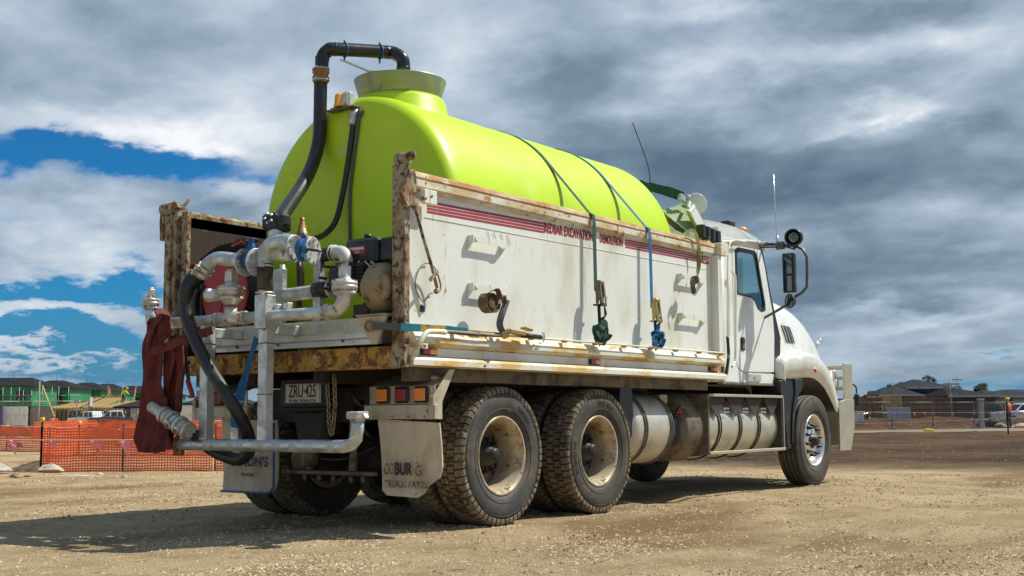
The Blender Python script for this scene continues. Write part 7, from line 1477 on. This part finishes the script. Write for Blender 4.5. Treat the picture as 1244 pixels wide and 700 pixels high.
# ---- timber frames and houses on the right
def frame_house(label, u0, u1, v0, D, m, n, dep=5, ply=None):
    S = Site((u0+u1)/2, D); t = thing('half_built_house', label, 'house frame', S.o, 'half built timber wall frames'); x0, x1, h = S.X(u0), S.X(u1), S.Z(v0)
    for y in (0, dep):
        for k in range(n+1): x = x0+(x1-x0)*k/n; b = MB(); b.box(x-.05, x+.05, y-.05, y+.05, -.02, h-.16, .003); S.put('stud', b, m, t)
        for z in (h-.155, h*.55, .1): b = MB(); b.box(x0-.06, x1+.06, y-.06, y+.06, z, z+.14, .003); S.put('plate', b, m, t)
    if ply: b = MB(); b.box(x0, x1, -.08, -.065, h*.45, h-.1, .002); S.put('ply_sheet', b, ply, t)
frame_house('brown timber frame behind the grey board', 1100, 1158, 482.5, 112, 'old_timber', 22, ply=None); frame_house('yellow sheeted timber frame left of the tall house', 1073, 1096, 480, 116, 'pine_timber', 7, ply='pine_timber'); frame_house('low brown frame nearest the bull bar', 1034, 1071, 483, 118, 'old_timber', 12, ply='old_timber')
def house(label, u0, u1, ve, vr, D, wall, roof, rg=None, dep=8, wins=(), cat='house'):
    S = Site((u0+u1)/2, D); t = thing('suburban_house', label, cat, S.o, 'dark roofed houses beyond the site'); b = MB(); b.box(S.X(u0)+.4, S.X(u1)-.4, .4, dep, -.02, S.Z(ve), .02); S.put('wall', b, wall, t)
    b = MB(); hip_roof(b, S.X(u0)+.4, S.X(u1)-.4, .4, dep, S.Z(ve)+.01, S.Z(vr), ridge=None if rg is None else (S.X(rg[0]), S.X(rg[1]))); rf = S.put('roof', b, roof, t)
    b = MB(); b.box(S.X(u0)-.08, S.X(u1)+.08, -.14, -.06, S.Z(ve)-.15, S.Z(ve)+.02, .01); S.put('gutter', b, 'sheet_grey', rf)
    for (a, c, z0, z1) in wins: window(S, t, S.X(a), S.X(c), S.Z(z0), S.Z(z1), .36)
    return S, t, rf
S, t, rf = house('tall two storey house with a dark hipped roof at right', 1102, 1164, 471, 459.5, 140, 'brick_brown', 'roof_tile_grey', (1126, 1134), 9, ((1112, 1117, 477, 473), (1121, 1133, 478, 473), (1138, 1144, 477, 473)))
house('lower grey hipped roof joined before the tall house', 1070, 1124, 480, 469.5, 132, 'brick_brown', 'roof_tile_grey', (1086, 1104), 6)
house('brown brick house with a broad dark roof', 1154, 1216, 481, 469, 130, 'brick_brown', 'roof_tile_dark', (1168, 1174), 9, ((1162, 1172, 487, 483),)); house('grey roofed house at the right edge', 1208, 1290, 481.5, 472, 134, 'render_cream', 'roof_tile_grey', (1240, 1262), 9, ((1226, 1232, 490, 485),)); house('small far roof between the two right hand houses', 1196, 1222, 478, 472.5, 170, 'brick_brown', 'roof_tile_grey')
house('dark low roof left of the tall house', 1048, 1092, 486, 478.5, 150, 'site_dark', 'roof_tile_dark')
for (u, D, v, lb) in ((1156, 120, 461, 'timber power pole in front of the tall house'), (1165, 175, 457.5, 'thin mast behind the broad dark roof')):
    S = Site(u, D); t = thing('power_pole', lb, 'pole', S.o); h = S.Z(v); b = MB(); b.lathe((0, 0, 0), (0, 0, 1), [(0, .12), (h, .07)], 8); S.put('shaft', b, 'concrete_grey', t); b = MB(); b.box(-.7, .7, -.06, .06, h-.5, h-.38, .01); b.box(-.4, .4, -.06, .06, h-1.1, h-1.0, .01); g = S.put('crossarm', b, 'old_timber', t); g['kind'] = 'stuff'
# ---- trees
def tree(label, u, D, vtop, wpx, seed, n=1500):
    S = Site(u, D); rnd = random.Random(seed); H = S.Z(vtop); w = wpx*S.s*.72; t = thing('gum_tree', label, 'tree', S.o, 'dark trees beyond the houses')
    b = MB(); b.tube([(0, 0, -.1), (.08*w, 0, H*.35), (-.05*w, .05, H*.7)], [.14*w+.06]*1+[.1*w+.04]+[.05*w], 8); 
    for k in range(6): a = rnd.random()*6.28; z = H*(.35+.08*k); b.tube([(0, 0, z), (cos(a)*w*.4, sin(a)*w*.4, z+H*.10), (cos(a)*w*.75, sin(a)*w*.75, z+H*.22)], [.05*w, .035*w, .015*w], 5)
    S.put('trunk', b, 'bark', t); b = MB(); cl = [(Vector((rnd.uniform(-.75, .75)*w, rnd.uniform(-.75, .75)*w, H-w*rnd.uniform(.25, 1.3))), w*rnd.uniform(.28, .42)) for _ in range(14)]
    for i in range(n):
        c, r = cl[rnd.randrange(len(cl))]; d = Vector((rnd.gauss(0, 1), rnd.gauss(0, 1), rnd.gauss(0, .75))).normalized()*r*rnd.random()**.4; p = c+d; s = w*.085*rnd.uniform(.6, 1.5); a = Vector((rnd.gauss(0, 1), rnd.gauss(0, 1), rnd.gauss(0, 1))).normalized(); e = a.orthogonal().normalized()
        b.poly([p+a*s, p+e*s*.6, p-a*s, p-e*s*.6], [(0, 1, 2, 3)])
    bmesh.ops.transform(b.bm, matrix=S.M, verts=b.bm.verts[:]); o = build('crown', b, 'leaf_dark', t, normals=False)
for a in (('round dark tree just left of the tall house roof', 1097, 172, 463, 22, 1), ('smaller dark tree left of the round one', 1082, 176, 466, 16, 2), ('low spreading dark tree further left', 1069, 180, 471, 16, 3), ('small dark tree near the bull bar', 1056, 168, 475, 13, 4), ('tree top showing above the tall house ridge', 1131, 200, 456, 10, 5), ('dark tree showing above the broad roof', 1193, 175, 465, 13, 6), ('dark tree right of the tall house', 1160, 190, 467, 12, 7), ('little far tree right behind the bull bar', 1045, 190, 480, 10, 8)): tree(*a)
